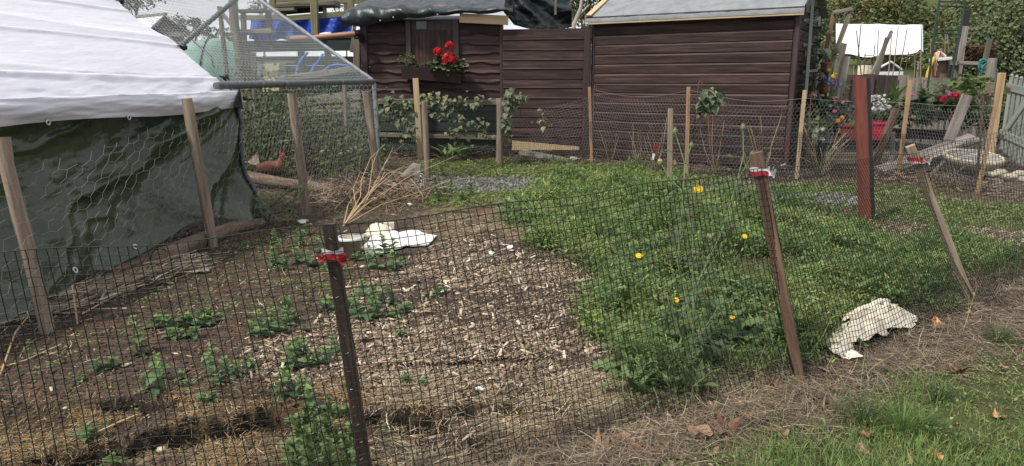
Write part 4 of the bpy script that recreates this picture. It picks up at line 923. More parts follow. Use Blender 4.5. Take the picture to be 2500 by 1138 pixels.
def tape_on(top, base, px, py, r, label, tails, white=.5):
    f = (Q(px, py, top.y).z - base.z) / (top.z - base.z); c = base.lerp(top, f); ax = (top - base).normalized()
    t = empty('marker_tape', c, label, 'tape', 'red and white tapes tied to fence stakes')
    def band(off, h, rr):
        g = G(); n = 14; vs = []
        for j, hh in enumerate((-h / 2, 0, h / 2)):
            for i in range(n):
                a = 2 * math.pi * i / n; vs.append(c + ax * (off + hh + .004 * math.sin(3 * a + j)) + V3((rr * 1.15 * math.cos(a), rr * math.sin(a), 0)) * (1 + .12 * (random.random() - .5)))
        return g.add(vs, [(j * n + i, j * n + (i + 1) % n, (j + 1) * n + (i + 1) % n, (j + 1) * n + i) for j in range(2) for i in range(n)], None, True)
    band(0, .022, r).build('band', 'tape_red', t); band(.016 if white > 0 else -.016, .014, r * 1.02).build('band', 'tape_white', t)
    for (dx, dz, L, w, m) in tails:
        def fl(u, v): return c + V3((dx * L * u + (.6 if dx > 0 else -.6) * r, -r - .012 * math.sin(u * 3), dz * L * u + (v - .5) * w * (.8 + .25 * u) + .006 * math.sin(u * 7 + v * 3))) + V3((0, -.008 * math.sin(v * 6 + u * 4), 0))
        G().grid(fl, 6, 4).build('tail', m, t)
tape_on(*SA, 822, 624, .028, 'red and white plastic tape tied in a bow round the darkest stake', [(-1, .10, .024, .022, 'tape_red'), (1, .0, .028, .026, 'tape_red'), (1, -.3, .022, .02, 'tape_red')])
tape_on(*SB, 1857, 421, .036, 'red and white tape knotted round the brown middle stake', [(1, .1, .03, .03, 'tape_white'), (.6, .7, .03, .02, 'tape_white')])
tape_on(*SCk, 2240, 390, .038, 'red tape knotted round the grey far leaning stake', [(1, .0, .03, .03, 'tape_red'), (1, -.15, .045, .028, 'tape_white')], 0)

# ---------- second fence: round posts with stretched chicken wire
nf = empty('netting_fence', V3((-2.1, 6.9, 0)), 'fence of round weathered posts with stretched chicken wire before the run', 'fence')
RP = [(Q(2, 335, 3.59), gp(115, 808, -.05), .036), (Q(456, 240, 5.45), gp(522, 603, -.05), .040), (Q(713, 228, 6.95), gp(750, 522, -.05), .046), (Q(894, 223, 8.8), gp(926, 458, -.05), .050), (Q(1036, 248, 9.5), gp(1044, 442, -.05), .040), (Q(1220, 240, 11.4), gp(1221, 401, -.05), .06)]
for i, (t_, b_, r_) in enumerate(RP):
    pts = [b_.lerp(t_, k / 8) + V3((random.uniform(-.006, .006), random.uniform(-.006, .006), 0)) for k in range(9)]
    G().tube(pts, [r_ * random.uniform(.95, 1.05) for _ in pts], 12).build('post', 'wood_round', nf)
def nfp(s, t, tops=1.0):
    i = min(int(s), len(RP) - 2); q = s - i; b_ = RP[i][1].lerp(RP[i + 1][1], q); t_ = RP[i][0].lerp(RP[i + 1][0], q)
    sag = .05 * math.sin(3.14 * q); f = t * (.94 - sag); p = b_.lerp(t_, max(0.02, f)); return p + V3((.05, -.05, 0))
L01 = (RP[1][1] - RP[0][1]).length
g = empty('x', (0, 0, 0)); bpy.data.objects.remove(g)
A0 = RP[0][1] + (RP[0][1] - RP[1][1]) * 1.0
def ext(s, t):
    if s < 0:
        q = nfp(0, t); return q + (RP[0][1] - RP[1][1]) * (-s)
    return nfp(s, t)
def sheared(s, t):                                        # the wire is pulled askew
    s2 = s / L01 - .45; return ext(max(-.6, s2 + .10 * (t - .5) + .02 * math.sin(t * 9 + s * 3)), t + .03 * math.sin(s * 4))
hexnet(lambda s, t: sheared(s, t / 1.0), L01 * 1.42, 1.0, .125, .085, .0008, 'netting', 'wire_thin', nf, None, .012)
hexnet(lambda s, t: nfp(1 + s / 4.2 * 2.9, t), 4.2, 1.0, .07, .085, .0012, 'netting', 'wire_thin', nf, None, .006)
n1 = 42; ss = np.linspace(4.0, 5.0, n1 + 1); tt = np.linspace(.05, 1.0, 36)
PM = np.array([[tuple(nfp(a, b)) for b in tt] for a in np.clip(ss, 0, 4.999)])
wires('fine_mesh', np.concatenate([PM[:-1].reshape(-1, 3), PM[:, :-1].reshape(-1, 3)]), np.concatenate([PM[1:].reshape(-1, 3), PM[:, 1:].reshape(-1, 3)]), .0015, 'mesh_black', nf)

# ---------- third fence: thin battens, sagging honeycomb wire and rusty rods
bf = empty('netting_fence', V3((3, 10, 0)), 'fence of thin tan battens and sagging honeycomb wire in front of the sheds', 'fence')
BT = [(1439, 212, 1445, 402, 'wood_batten', .045), (1681, 212, 1676, 427, 'wood_batten', .05), (1965, 220, 1944, 437, 'wood_new', .05), (2223, 195, 2192, 432, 'wood_batten', .055), (2447, 180, 2386, 472, 'wood_batten', .045)]
NP = [RP[5][1].copy()]
for (tx, ty, bx2, by2, m, w) in BT:
    b_ = gp(bx2, by2, -.05); t_ = Q(tx, ty, b_.y); NP.append(b_); G().bar(b_, t_, w, w * .55, (0, -1, 0)).build('batten', m, bf)
b_ = gp(1635, 442, -.05); G().bar(b_, Q(1637, 265, b_.y), .065, .045, (0, -1, 0)).build('batten', 'wood_stakegrey', bf)
NP.append(V3((8.4, 8.0, 0)))
for (tx, ty, bx2, by2) in ((1450, 216, 1447, 400), (1706, 203, 1684, 425), (1981, 232, 1964, 437), (2402, 235, 2384, 455)):
    b_ = gp(bx2, by2, -.05); t_ = Q(tx, ty, b_.y); h = [t_, t_ + V3((.02, 0, .035)), t_ + V3((.045, 0, .03)), t_ + V3((.05, 0, -.05))] if tx < 2300 else [t_]
    G().tube([b_, b_.lerp(t_, .5)] + h, .009 if tx < 2300 else .016, 6).build('rod', 'rust', bf)
topz = [zat(1230, 262, NP[0].y), zat(1440, 219, NP[1].y), zat(1678, 220, NP[2].y), zat(1960, 240, NP[3].y), zat(2210, 250, NP[4].y), zat(2420, 258, NP[5].y), 1.0]
NL = [0]
for i in range(len(NP) - 1): NL.append(NL[-1] + (NP[i + 1] - NP[i]).length)
def bfp(s, t):
    s = min(max(float(s), 0.0), NL[-1] - 1e-4)
    i = max(j for j in range(len(NL) - 1) if NL[j] <= s + 1e-6) if s < NL[-1] else len(NL) - 2
    q = (s - NL[i]) / (NL[i + 1] - NL[i]); b_ = NP[i].lerp(NP[i + 1], q)
    sag = [.10, .10, .09, .02, .02, .02][i] * math.sin(3.14 * q); tz = topz[i] + (topz[i + 1] - topz[i]) * q - sag
    sn = .045 * (vn(s, t, 1.3, 11) - .5)
    return V3((b_.x + .02 * math.sin(t * 8 + s * 5), b_.y - .035 + sn, tz * t))
hexnet(lambda s, t: bfp(s, t), NL[-1] - .01, 1.0, .052, .056, .0013, 'netting', 'wire_hex', bf, None, .004)
n1 = int(NL[5] / .032); ss = np.linspace(0.02, NL[5], n1 + 1); tt = np.linspace(.02, .58, 20)
PM = np.array([[tuple(bfp(a, b) + V3((0, .02, 0))) for b in tt] for a in ss])
wires('fine_mesh', np.concatenate([PM[:-1].reshape(-1, 3), PM[:, :-1].reshape(-1, 3)]), np.concatenate([PM[1:].reshape(-1, 3), PM[:, 1:].reshape(-1, 3)]), .0023, 'mesh_black', bf)
pts = [bfp(s, 1.0) for s in np.linspace(NL[1], NL[-1] - .05, 90)]; wires('top_wire', [tuple(p) for p in pts[:-1]], [tuple(p) for p in pts[1:]], .0026, 'wire_hex', bf)
# bits tied to the wire: red strings with white tags
for i, (px, py, L) in enumerate(((1598, 345, .20), (1921, 335, .36))):
    p = Q(px, py, 10.3 if i == 0 else 9.65); t = empty('plant_tag', p, ['white tag on a red string hanging on the honeycomb wire left of the grey batten', 'long thin red string with a small white end near the shed corner'][i], 'tag', 'red strings on the honeycomb wire')
    G().tube([p + V3((-.02, 0, 0)), p + V3((.005, -.01, -L * .5)), p + V3((0, 0, -L)), p + V3((.03, 0, -L * .6)), p + V3((.03, -.01, -.02))] if i == 0 else [p, p + V3((.004, 0, -L * .5)), p + V3((.01, 0, -L))], .006, 5).build('string', 'tape_red', t)
    G().bar(p + V3((0, -.005, -L + .02)), p + V3((-.02, -.005, -L - .07)), .035, .006, (0, -1, 0)).build('label_card', 'white_paint', t) if i == 0 else G().bar(p + V3((.015, 0, -L)), p + V3((-.05, 0, -L - .03)), .02, .006, (0, -1, 0)).build('label_card', 'white_paint', t)

# ---------- fat red and black post
b_ = gp(2119, 545, -.05); t_ = Q(2104, 190, 6.5); ax = t_ - b_
rp_ = empty('painted_post', V3((b_.x, b_.y, 0)), 'thick round post painted brick red with one black side', 'post')
def arc(a0, a1, nm, m, n=12):
    x, y, d = frame_of(ax); g = G(); vs = []; gs = []
    for k in range(13):
        c = b_.lerp(t_, k / 12); r = .070 * (1 + .03 * math.sin(k * 1.7))
        for i in range(n + 1):
            a = a0 + (a1 - a0) * i / n + (.10 * (fbm(k * .6, a0, 1.3, 3) - .5) if i in (0, n) else 0)
            p = c + (V3((math.cos(a), math.sin(a), 0)) * r); 
            if k == 12: p.z += .02 * math.cos(a) * -1
            vs.append(p); gs.append((r * math.cos(a), r * math.sin(a), k * .1))
    fs = [(k * (n + 1) + i, k * (n + 1) + i + 1, (k + 1) * (n + 1) + i + 1, (k + 1) * (n + 1) + i) for k in range(12) for i in range(n)]
    return g.add(vs, fs, gs, True).build(nm, m, rp_)
arc(R(-230), R(-84), 'red_side', 'paint_red', 16); arc(R(-86), R(132), 'black_side', 'paint_black', 14)
G().add([t_ + V3((.069 * math.cos(i * .449), .069 * math.sin(i * .449), -.02 * math.cos(i * .449) - .001)) for i in range(14)], [tuple(range(14))]).build('cut_top', 'paint_red', rp_)

# ---------- number stake and its sign
b_ = gp(1019, 470, -.05); t_ = Q(1020, 402, b_.y); ns = G().bar(b_, t_, .075, .055, (0, -1, 0)).solo('short_stake', 'wood_grey', V3((b_.x, b_.y, 0)), 'short split grey stake carrying the number plate', 'stake')
c = Q(1029, 441, b_.y - .06); sg = empty('number_plate', c, 'small dark green number plate with white border strapped to a short stake', 'sign')
e_ = V3((.60, -.80, 0)).normalized() * .055; e_ = V3((.030, -.06, 0)); hz_ = .085
def plate(w, h, lift, m, nm):
    n_ = V3((.06, .03, 0)).normalized() * -1; n_ = V3((-.06, -.03, 0)).normalized(); n_ = V3((e_.y, -e_.x, 0)).normalized()
    q = [c - e_ * w - V3((0, 0, hz_ * h)), c + e_ * w - V3((0, 0, hz_ * h)), c + e_ * w + V3((0, 0, hz_ * h)), c - e_ * w + V3((0, 0, hz_ * h))]
    return G().hexa([x + n_ * lift for x in q] + [x + n_ * (lift + .003) for x in q]).build(nm, m, sg), n_
_, n_ = plate(1, 1, 0, 'white_paint', 'border'); plate(.9, .94, .002, 'sign_green', 'face')
fc = bpy.data.curves.new('numeral', 'FONT'); fc.body = '3'; fc.size = .165; fc.extrude = .0015; fc.align_x = 'CENTER'; fc.align_y = 'CENTER'
fo = bpy.data.objects.new('numeral', fc); COL.objects.link(fo); dg = bpy.context.evaluated_depsgraph_get(); fm = bpy.data.meshes.new_from_object(fo.evaluated_get(dg)); bpy.data.objects.remove(fo); fm.name = 'numeral'
fm.materials.clear(); no = link('numeral', fm, 'white_paint', sg)
ex = e_.normalized(); no.matrix_local = Matrix.Translation(n_ * .007) @ Matrix((ex, V3((0, 0, 1)), n_)).transposed().to_4x4()
G().tube([c + V3((-.07, -.03, -.01)), c + V3((-.02, -.07, -.01)), c + V3((.02, -.05, -.01))], .004, 5).build('tie', 'rubber', sg)

# ================================================================== LOGS, LITTER, THINGS ON THE PLOT
def log(pts, r, loc_label, name='log', m='bark', wob=.14, n=12):
    c = pts[0]; t = empty(name, V3((c.x, c.y, 0)), loc_label, 'log'); rr = r if isinstance(r, list) else [r] * len(pts)
    G().tube(pts, [q * random.uniform(.93, 1.07) for q in rr], n, False, wob).build('bark', m, t)
    for e, f, q in ((pts[0], pts[1], rr[0]), (pts[-1], pts[-2], rr[-1])):
        d = (e - f).normalized(); G().tube([e - d * .01, e + d * .004], q * .95, n, True, .05, False).build('cut_end', 'log_end', t)
    return t
lg = [gp(395, 648, .055), gp(450, 622, .06), gp(520, 592, .06), gp(575, 570, .05), gp(640, 553, .04)]
log(lg, [.075, .072, .065, .055, .045], 'thick barked log holding down the green sheet by the second post')
log([gp(290, 672, .02), gp(340, 655, .03), gp(395, 630, .04)], .045, 'dark log half under the green sheet left of the thick log', m='wood_brown')
log([Q(602, 432, 8.75), Q(690, 447, 8.6), Q(760, 456, 8.45), Q(835, 464, 8.3)], [.075, .07, .065, .055], 'long thin log lying in front of the hen')
log([gp(978, 447, .05), gp(995, 441, .09), gp(1012, 433, .14)], [.04, .05, .055], 'pale bleached log end beside the number plate', 'driftwood', 'driftwood')
# straw bundle along the sheet's foot
def litter_pile(name, label, pts, n, L0, L1, w, cols, spread, lift, seg=3, up=.12, al=None, m='litter'):
    k = rng.integers(0, len(pts) - 1, n); f = rng.uniform(0, 1, n); pp = np.array([tuple(p) for p in pts])
    c = pp[k] * (1 - f)[:, None] + pp[k + 1] * f[:, None]; c[:, :2] += rng.normal(0, spread, (n, 2)); z = gz(c[:, 0], c[:, 1]) + np.abs(rng.normal(0, lift, n))
    a = rng.uniform(0, 6.28, n) if al is None else rng.normal(al, .45, n); L = rng.uniform(L0, L1, n); el = rng.normal(0, up, n)
    V = np.zeros((n, (seg + 1) * 2, 3)); p = np.stack([c[:, 0], c[:, 1], z], 1); p -= np.stack([np.cos(a), np.sin(a), 0 * a], 1) * (L / 2)[:, None]
    wd = w * rng.uniform(.6, 1.4, n)
    for q in range(seg + 1):
        d = np.stack([np.cos(a) * np.cos(el), np.sin(a) * np.cos(el), np.sin(el)], 1); s = np.stack([-np.sin(a), np.cos(a), rng.normal(0, .5, n)], 1)
        V[:, 2 * q] = p + s * wd[:, None] / 2; V[:, 2 * q + 1] = p - s * wd[:, None] / 2; p = p + d * (L / seg)[:, None]; p[:, 2] = np.maximum(p[:, 2], gz(p[:, 0], p[:, 1]) + .003); a = a + rng.normal(0, .18, n); el = el + rng.normal(-.05, .1, n)
    b = np.arange(n)[:, None] * (seg + 1) * 2; F = np.concatenate([b + np.array([[2 * q, 2 * q + 1, 2 * q + 3, 2 * q + 2]]) for q in range(seg)])
    return stuff(name, V.reshape(-1, 3), F, np.repeat(pick(cols, n), (seg + 1) * 2, 0), m, label)
litter_pile('reed_litter', 'dry hollow stalks piled along the foot of the green sheet', [gp(-60, 800), gp(120, 752), gp(230, 720), gp(330, 690), gp(400, 672), gp(470, 640)], 650, .15, .6, .006, [(.58, .49, .36), (.42, .33, .22), (.33, .25, .17), (.52, .43, .31), (.22, .16, .11), (.28, .21, .14)], .09, .03, 3, .06, 1.2)
litter_pile('dead_brush', 'brown dead brush heaped between the posts and number plate', [gp(800, 500), gp(880, 480), gp(950, 470), gp(1000, 480), gp(900, 510)], 1700, .12, .45, .006, [(.20, .145, .10), (.13, .092, .066), (.27, .20, .135), (.36, .27, .18), (.08, .056, .04)], .24, .10, 4, .35)
litter_pile('dead_brush', 'dead stems along the foot of the shed fence', [gp(940, 385), gp(1100, 380), gp(1200, 385), gp(1500, 405), gp(1900, 425)], 900, .15, .6, .006, [(.17, .12, .085), (.24, .175, .12), (.30, .23, .16), (.12, .09, .07)], .15, .07, 4, .25)
litter_pile('dead_brush', 'twigs and dead leaves round the bird bath', [gp(2150, 430), gp(2250, 440), gp(2350, 460), gp(2480, 465)], 900, .1, .45, .006, [(.19, .14, .10), (.26, .19, .13), (.13, .095, .07), (.33, .25, .18)], .22, .04, 4, .2)
# single fallen canes over the bed, lower left
for i, (pts, lab) in enumerate((([(2, 920), (40, 830), (70, 790), (90, 700)], 'thin bent dry cane standing at the left edge of the bed'), ([(-20, 905), (60, 880), (150, 845)], 'thin dry cane lying flat below the bent one'), ([(1115, 895), (1190, 885), (1290, 862)], 'dark thin stick lying on the wood chips'),
        ([(190, 795), (195, 700)], 'pale cane standing upright in the reed pile'), ([(200, 770), (330, 700)], 'pale cane across the reed pile'), ([(215, 1068), (290, 1035), (340, 1010)], 'broken cane at the hollow in the soil'))):
    pp = [gp(x, y, .01 + (.04 if (i in (0,) and k in (1, 2)) else 0)) for k, (x, y) in enumerate(pts)]
    if i == 3: pp[1] = pp[0] + V3((0, 0, .22))
    G().tube(pp, [.0045, .004, .0035, .003][:len(pp)] if len(pp) != 2 else [.005, .004], 6).solo('stick', 'stalk_pale' if i != 2 else 'wood_dark', pp[0], lab, 'stick')
# forked dry stalks leaning out of the brush
ds = empty('dry_stalk', gp(838, 552), 'bundle of bare straw coloured stalks fanning up to the right', 'dead plant')
Yb = gp(838, 552).y
for ch in ([(838, 552), (900, 495), (1000, 430), (1110, 382)], [(838, 552), (890, 500), (905, 470), (970, 415), (1062, 388)], [(840, 550), (880, 480), (882, 440), (905, 385), (940, 352)], [(840, 550), (900, 470), (910, 400), (924, 366)], [(838, 552), (870, 505), (862, 460), (880, 420)],
           [(838, 552), (930, 500), (1020, 470), (1100, 440)], [(838, 552), (905, 468), (960, 360)], [(838, 552), (915, 455), (945, 425), (990, 405)], [(838, 552), (850, 500), (890, 440)]):
    n = len(ch); pts = [Q(x, y, Yb + .25 * k + (.3 if x > 1000 else 0)) for k, (x, y) in enumerate(ch)]
    G().tube(pts, [max(.0018,   .0048 * (1 - .7 * k / (n - 1))) for k in range(n)], 6).build('stem', 'stalk_pale', ds)

# white sheets, pot, small stones
def scrap(name, label, cat, outline, m, lift=.01, curl=.02, th=.004, seed=1, dome=0.0):
    """a crumpled flat piece: outline in the picture laid on the ground"""
    pg = [gp(x, y) for x, y in outline]; c = sum(pg, V3()) / len(pg); n = len(pg); g = G(); rings = 6; vs = []
    for r in range(rings + 1):
        for p in pg:
            q = c.lerp(p, r / rings); q.z = float(gz(q.x, q.y)) + lift + dome * (1 - (r / rings) ** 2) + curl * (fbm(q.x, q.y, 11, seed) - .4) * 2 + .4 * curl * (fbm(q.x, q.y, 40, seed) - .5) * 2; vs.append(q)
    fs = [(r * n + i, r * n + (i + 1) % n, (r + 1) * n + (i + 1) % n, (r + 1) * n + i) for r in range(rings) for i in range(n)]
    b = len(vs); vs2 = [v - V3((0, 0, th)) for v in vs]; fs2 = [tuple(b + i for i in reversed(f)) for f in fs]; rim = [(rings * n + (i + 1) % n, rings * n + i, b + rings * n + i, b + rings * n + (i + 1) % n) for i in range(n)]
    g.add(vs + vs2, fs + fs2 + rim, None, True); return g.solo(name, m, V3((c.x, c.y, 0)), label, cat)
def dens(o, k=4):
    r = []
    for i in range(len(o)):
        a, b = o[i], o[(i + 1) % len(o)]
        for j in range(k): f = j / k; r.append((a[0] + (b[0] - a[0]) * f + random.uniform(-2, 2), a[1] + (b[1] - a[1]) * f + random.uniform(-1.5, 1.5)))
    return r
scrap('white_sheet', 'bright white board lying flat beside the wood chips', 'sheet', dens([(882, 612), (905, 582), (960, 568), (1020, 572), (1066, 582), (1045, 600), (1000, 607), (960, 612), (930, 625), (895, 628)]), 'paper', .02, .012, .008, 3, .01)
scrap('white_sheet', 'crumpled off white cloth lying behind the bright white board', 'sheet', dens([(885, 582), (900, 566), (945, 562), (960, 572), (930, 582)]), 'cream_cloth', .03, .05, .006, 5, .05)
pb_ = gp(858, 625); pt = empty('plant_pot', pb_, 'beige plastic pot behind the darkest stake', 'pot')
G().lathe(pb_, [(.0, .0), (.07, 0), (.088, .13), (.094, .13), (.094, .15), (.084, .15), (.08, .12), (0, .11)], 18).build('tub', 'plastic_beige', pt); G().lathe(pb_, [(.096, .128), (.1, .132), (.1, .155), (.09, .155)], 18).build('rim', 'white_paint', pt)
G().box(gp(950, 566, .05), .09, .05, .07, .2).solo('brick', 'stone_cream', gp(950, 566), 'pale broken brick behind the white board', 'brick')
for i, (px, py, m, r, lab) in enumerate(((1245, 605, 'paper', .028, 'small white scrap on the chips nearest the weeds'), (1200, 620, 'paper', .024, 'small white scrap on the wood chips left of the other'), (1863, 612, 'paper', .03, 'white litter in the weeds by the brown stake'), (2360, 718, 'paper', .045, 'crumpled white wrapper beside the grey leaning stake'),
        (1400, 388, 'paper', .07, 'white paper scrap at the foot of the fence panel'), (740, 545, 'paper', .05, 'pale grey plastic scrap among the nettles'), (1172, 962, 'paper', .02, 'white wood chip fallen at the plot edge'), (500, 665, 'stone_grey', .045, 'bluish slate piece lying on the dark soil'), (1000, 505, 'paper', .03, 'white scrap in the dead brush'))):
    p = gp(px, py); sc_ = [(px + 1720 * r / p.y * math.cos(a) * random.uniform(.6, 1.2), py + 1720 * r / p.y * .32 * math.sin(a) * random.uniform(.6, 1.2)) for a in [j * .7 for j in range(9)]]
    scrap('litter_scrap', lab, 'litter', sc_, m, .012, .02, .004, i + 20, .01)
for i, (px, py, r) in enumerate(((1538, 1056, .014), (395, 1105, .018), (160, 1002, .011), (640, 875, .015), (1345, 905, .016), (1010, 760, .013), (2108, 666, .022), (1190, 590, .014), (885, 655, .02), (690, 735, .016))):
    p = gp(px, py, r * .4); G().ball(p, r, 9, 6, (1, .8, .6), .25).solo('pebble', 'stone_cream', p, ['white pebble on the straw at the fence foot', 'white pebble at the lower left in dead moss', 'tiny white pebble near the left hollow', 'white pebble between nettles', 'pebble where chips meet straw', 'pebble under the nettles right of the dark stake', 'white pebble on bare ground by the grey stake', 'pebble on the chips behind', 'pebble by the beige pot', 'pebble on soil left of the stake'][i], 'stone')

# crumpled cream bag caught on the fence foot
bagG = G()
def bag_strip(spine, wid, zz, seed, fold, nu=44, nv=16):
    pts = [gp(x, y) for x, y in spine]
    def fn(u, v):
        k = u * (len(pts) - 1); i = min(int(k), len(pts) - 2); f = k - i; p = pts[i].lerp(pts[i + 1], f); d = (pts[i + 1] - pts[i]).normalized(); sd_ = V3((-d.y, d.x, 0))
        w = np.interp(u, np.linspace(0, 1, len(wid)), wid); h = np.interp(u, np.linspace(0, 1, len(zz)), zz)
        q = (v - .5) * w; r = fbm(p.x + q * .7, p.y + v, 9, seed) - .5; r2 = abs(fbm(p.x * 1.3 + v, p.y + q, 15, seed + 5) - .5)
        e_ = abs(v - .5) * 2; q *= 1 + .35 * (vn(u * 7, (v > .5) * 9.0, 1, seed + 3) - .5); return p + sd_ * (q + .03 * r) + d * (.08 * (fbm(v * 2, u * 3, 2, seed + 9) - .5)) + V3((0, 0, .035 + h * math.sin(3.14 * (.10 + .8 * v)) + (fold * (fbm(p.x + q, p.y + v * .2, 9, seed) - .5) * 1.3 + fold * (.35 - abs(fbm(p.x * 1.2 + q, p.y * 1.2 - q, 7, seed + 8, 2) - .5) * 4) * .7) * (1 - .3 * e_)))
    bagG.grid(fn, nu, nv)
bag_strip([(2066, 892), (2052, 872), (2040, 852), (2022, 838)], [.13, .15, .12, .06], [.01, .03, .04, .03], 3, .035, 34, 18)
bag_strip([(2048, 846), (2082, 838), (2120, 822), (2150, 812)], [.10, .17, .20, .12], [.02, .05, .05, .03], 9, .05, 50, 26)
bag_strip([(2120, 818), (2160, 806), (2195, 798), (2232, 802)], [.12, .22, .20, .07], [.03, .06, .06, .01], 14, .05, 50, 26)
bag_strip([(2070, 818), (2100, 800), (2128, 790), (2150, 782)], [.07, .13, .16, .09], [.04, .07, .08, .04], 21, .055, 40, 20)
bag_strip([(2112, 786), (2140, 776), (2172, 780), (2200, 790)], [.08, .17, .17, .06], [.05, .09, .09, .03], 33, .055, 40, 20)
bagG.solo('crumpled_bag', 'cream_cloth', gp(2130, 810), 'crumpled cream cloth sack lying against the foot of the front fence', 'sack')
# ================================================================== BEHIND THE RUN, LEFT
def beam(o, a, b, w, t, m, name='beam', up=(0, -1, 0)): return G().bar(a, b, w, t, up).build(name, m, o)
dk = empty('timber_deck', V3((-5.2, 14, 0)), 'raised timber deck with olive rails and dark green beam left of the old shed', 'deck')
DY = 13.6
for (x0, y0, x1, y1, w, m, Y_) in ((765, -40, 770, 84, .13, 'wood_olive', DY - .1), (664, -40, 667, 30, .12, 'wood_olive', DY + 1.2), (857, -30, 858, 60, .11, 'wood_olive', DY + .2), (872, 96, 872, 230, .13, 'wood_deck', DY), (845, -30, 846, 30, .10, 'wood_olive', DY + 1.4)):
    beam(dk, Q(x0, y0, Y_), Q(x1, y1, Y_), w, w * .8, m, 'post')
for (x, Y_) in ((600, DY), (735, DY + .3), (800, DY + .6)): p = Q(x, 120, Y_); beam(dk, V3((p.x, p.y, -.1)), p, .12, .12, 'wood_deck', 'post')
beam(dk, Q(584, 114, DY), Q(884, 110, DY), .20, .06, 'shed_green'); beam(dk, Q(690, 46, DY), Q(856, 33, DY), .10, .05, 'wood_olive', 'rail'); beam(dk, Q(668, 2, DY + 1.2), Q(900, 3, DY + 1.2), .10, .05, 'wood_olive', 'rail')
beam(dk, Q(585, 44, DY + .1), Q(690, 42, DY + .1), .09, .05, 'wood_olive', 'rail')
for i in range(7): beam(dk, Q(690, 98, DY + .02) + V3((0, i * .15, .03)), Q(884, 94, DY + .02) + V3((0, i * .15, .03)), .03, .14, 'wood_deck', 'floor_board')
p0, p1 = Q(703, 93, DY - .06), Q(752, 93, DY - .06); beam(dk, p0, p1, .10, .05, 'wood_grey', 'fascia')
beam(dk, Q(866, 60, DY - .02), Q(858, 128, DY - .02), .06, .05, 'wood_deck', 'brace')
bb = DY + 2.2
for i in range(9):
    z0 = .15 + i * .2; G().bar(V3((-6.3, bb, z0)), V3((-2.9, bb, z0)), .19, .03, (0, -1, 0)).build('back_board', 'wood_black', dk)
tp = G().tube([Q(566, -60, 13.0), Q(572, 60, 13.0), Q(584, 128, 13.0), V3((Q(588, 150, 13).x, 13, -.1))], [.075, .08, .085, .09], 10, True, .12).solo('tall_post', 'wood_deck', V3((Q(588, 150, 13).x, 13, 0)), 'tall weathered round post rising behind the wire run', 'post')
fp = empty('forked_post', Q(548, 80, 14.5), 'short round post with a slanting brace behind the run netting', 'post')
G().tube([V3((Q(550, 80, 14.5).x, 14.5, 0)), Q(536, 16, 14.5)], .05, 8).build('pole', 'wood_deck', fp); G().tube([Q(543, 34, 14.4), Q(577, 76, 14.4)], .04, 8).build('brace', 'wood_grey', fp)
rk = empty('wooden_rack', V3((Q(625, 150, 13.2).x, 13.2, 0)), 'grey timber rack with shelves beside the tall weathered post', 'rack')
RY = 13.25
for (x0, y0, x1, y1, w, m) in ((583, 28, 655, 26, .05, 'wood_deck'), (590, 79, 668, 77, .085, 'wood_grey')): beam(rk, Q(x0, y0, RY), Q(x1, y1, RY), w, .25, m, 'shelf')
for (x0, y0, x1, y1) in ((594, 28, 596, 100), (655, 27, 660, 100), (594, 128, 604, 215), (618, 130, 622, 215)): beam(rk, Q(x0, y0, RY + .05), Q(x1, y1, RY + .05), .09, .07, 'wood_deck', 'upright')
beam(rk, Q(622, 84, RY), Q(636, 122, RY), .09, .05, 'wood_black', 'brace')
def btarp(u, v):
    p = Q(716 + 144 * u, 40 - 4 * u + (50 + 6 * math.sin(u * 9) - 6 * u) * v, DY + .25); return p + V3((0, -.05 * math.sin(u * 17 + v * 3) - .05 * (fbm(u * 3, v * 2, 3, 5) - .5), 0))
G().grid(btarp, 40, 16).solo('blue_tarpaulin', 'tarp_blue', Q(790, 65, DY + .25), 'bright blue sheet hung below the olive rail of the deck', 'tarpaulin')
def btarp2(u, v): return btarp(u * .9 - .85, v) + V3((0, .35, 0))
G().grid(btarp2, 16, 8).solo('blue_tarpaulin', 'tarp_blue', Q(640, 65, DY + .6), 'dark blue sheet showing inside the timber rack', 'tarpaulin')
bn = empty('picnic_table', Q(750, 30, DY + .8), 'old grey picnic table standing on the timber deck', 'table')
beam(bn, Q(684, 16, DY + .8), Q(824, 10, DY + .8), .09, .5, 'wood_deck', 'table_top'); beam(bn, Q(672, 26, DY + .6), Q(722, 24, DY + .6), .06, .25, 'wood_deck', 'seat'); beam(bn, Q(690, 30, DY + .9), Q(790, 22, DY + .9), .10, .05, 'wood_black', 'rail')
for x in (693, 792, 684): beam(bn, Q(x, 14, DY + .75), Q(x + 2, 42, DY + .75), .07, .06, 'wood_grey', 'leg')
dr = empty('door', V3((Q(665, 180, 14.3).x, 14.3, .7)), 'cream and yellow door panel with grey uprights under the deck', 'door')
g = G()
def pane_(x0, y0, x1, y1, Y_, m, nm, par, th=.03):
    a, b, c, d = Q(x0, y1, Y_), Q(x1, y1, Y_), Q(x1, y0, Y_), Q(x0, y0, Y_); n = V3((0, th, 0)); return G().hexa([a, b, b + n, a + n, d, c, c + n, d + n]).build(nm, m, par)
pane_(641, 154, 681, 224, 14.3, 'door_cream', 'panel', dr); pane_(628, 154, 641, 210, 14.28, 'door_grey', 'upright', dr); pane_(682, 150, 696, 200, 14.28, 'door_grey', 'upright', dr)
G().bar(Q(616, 153, 14.2), Q(722, 152, 14.2), .03, .03).build('rail', 'wood_grey', dr)
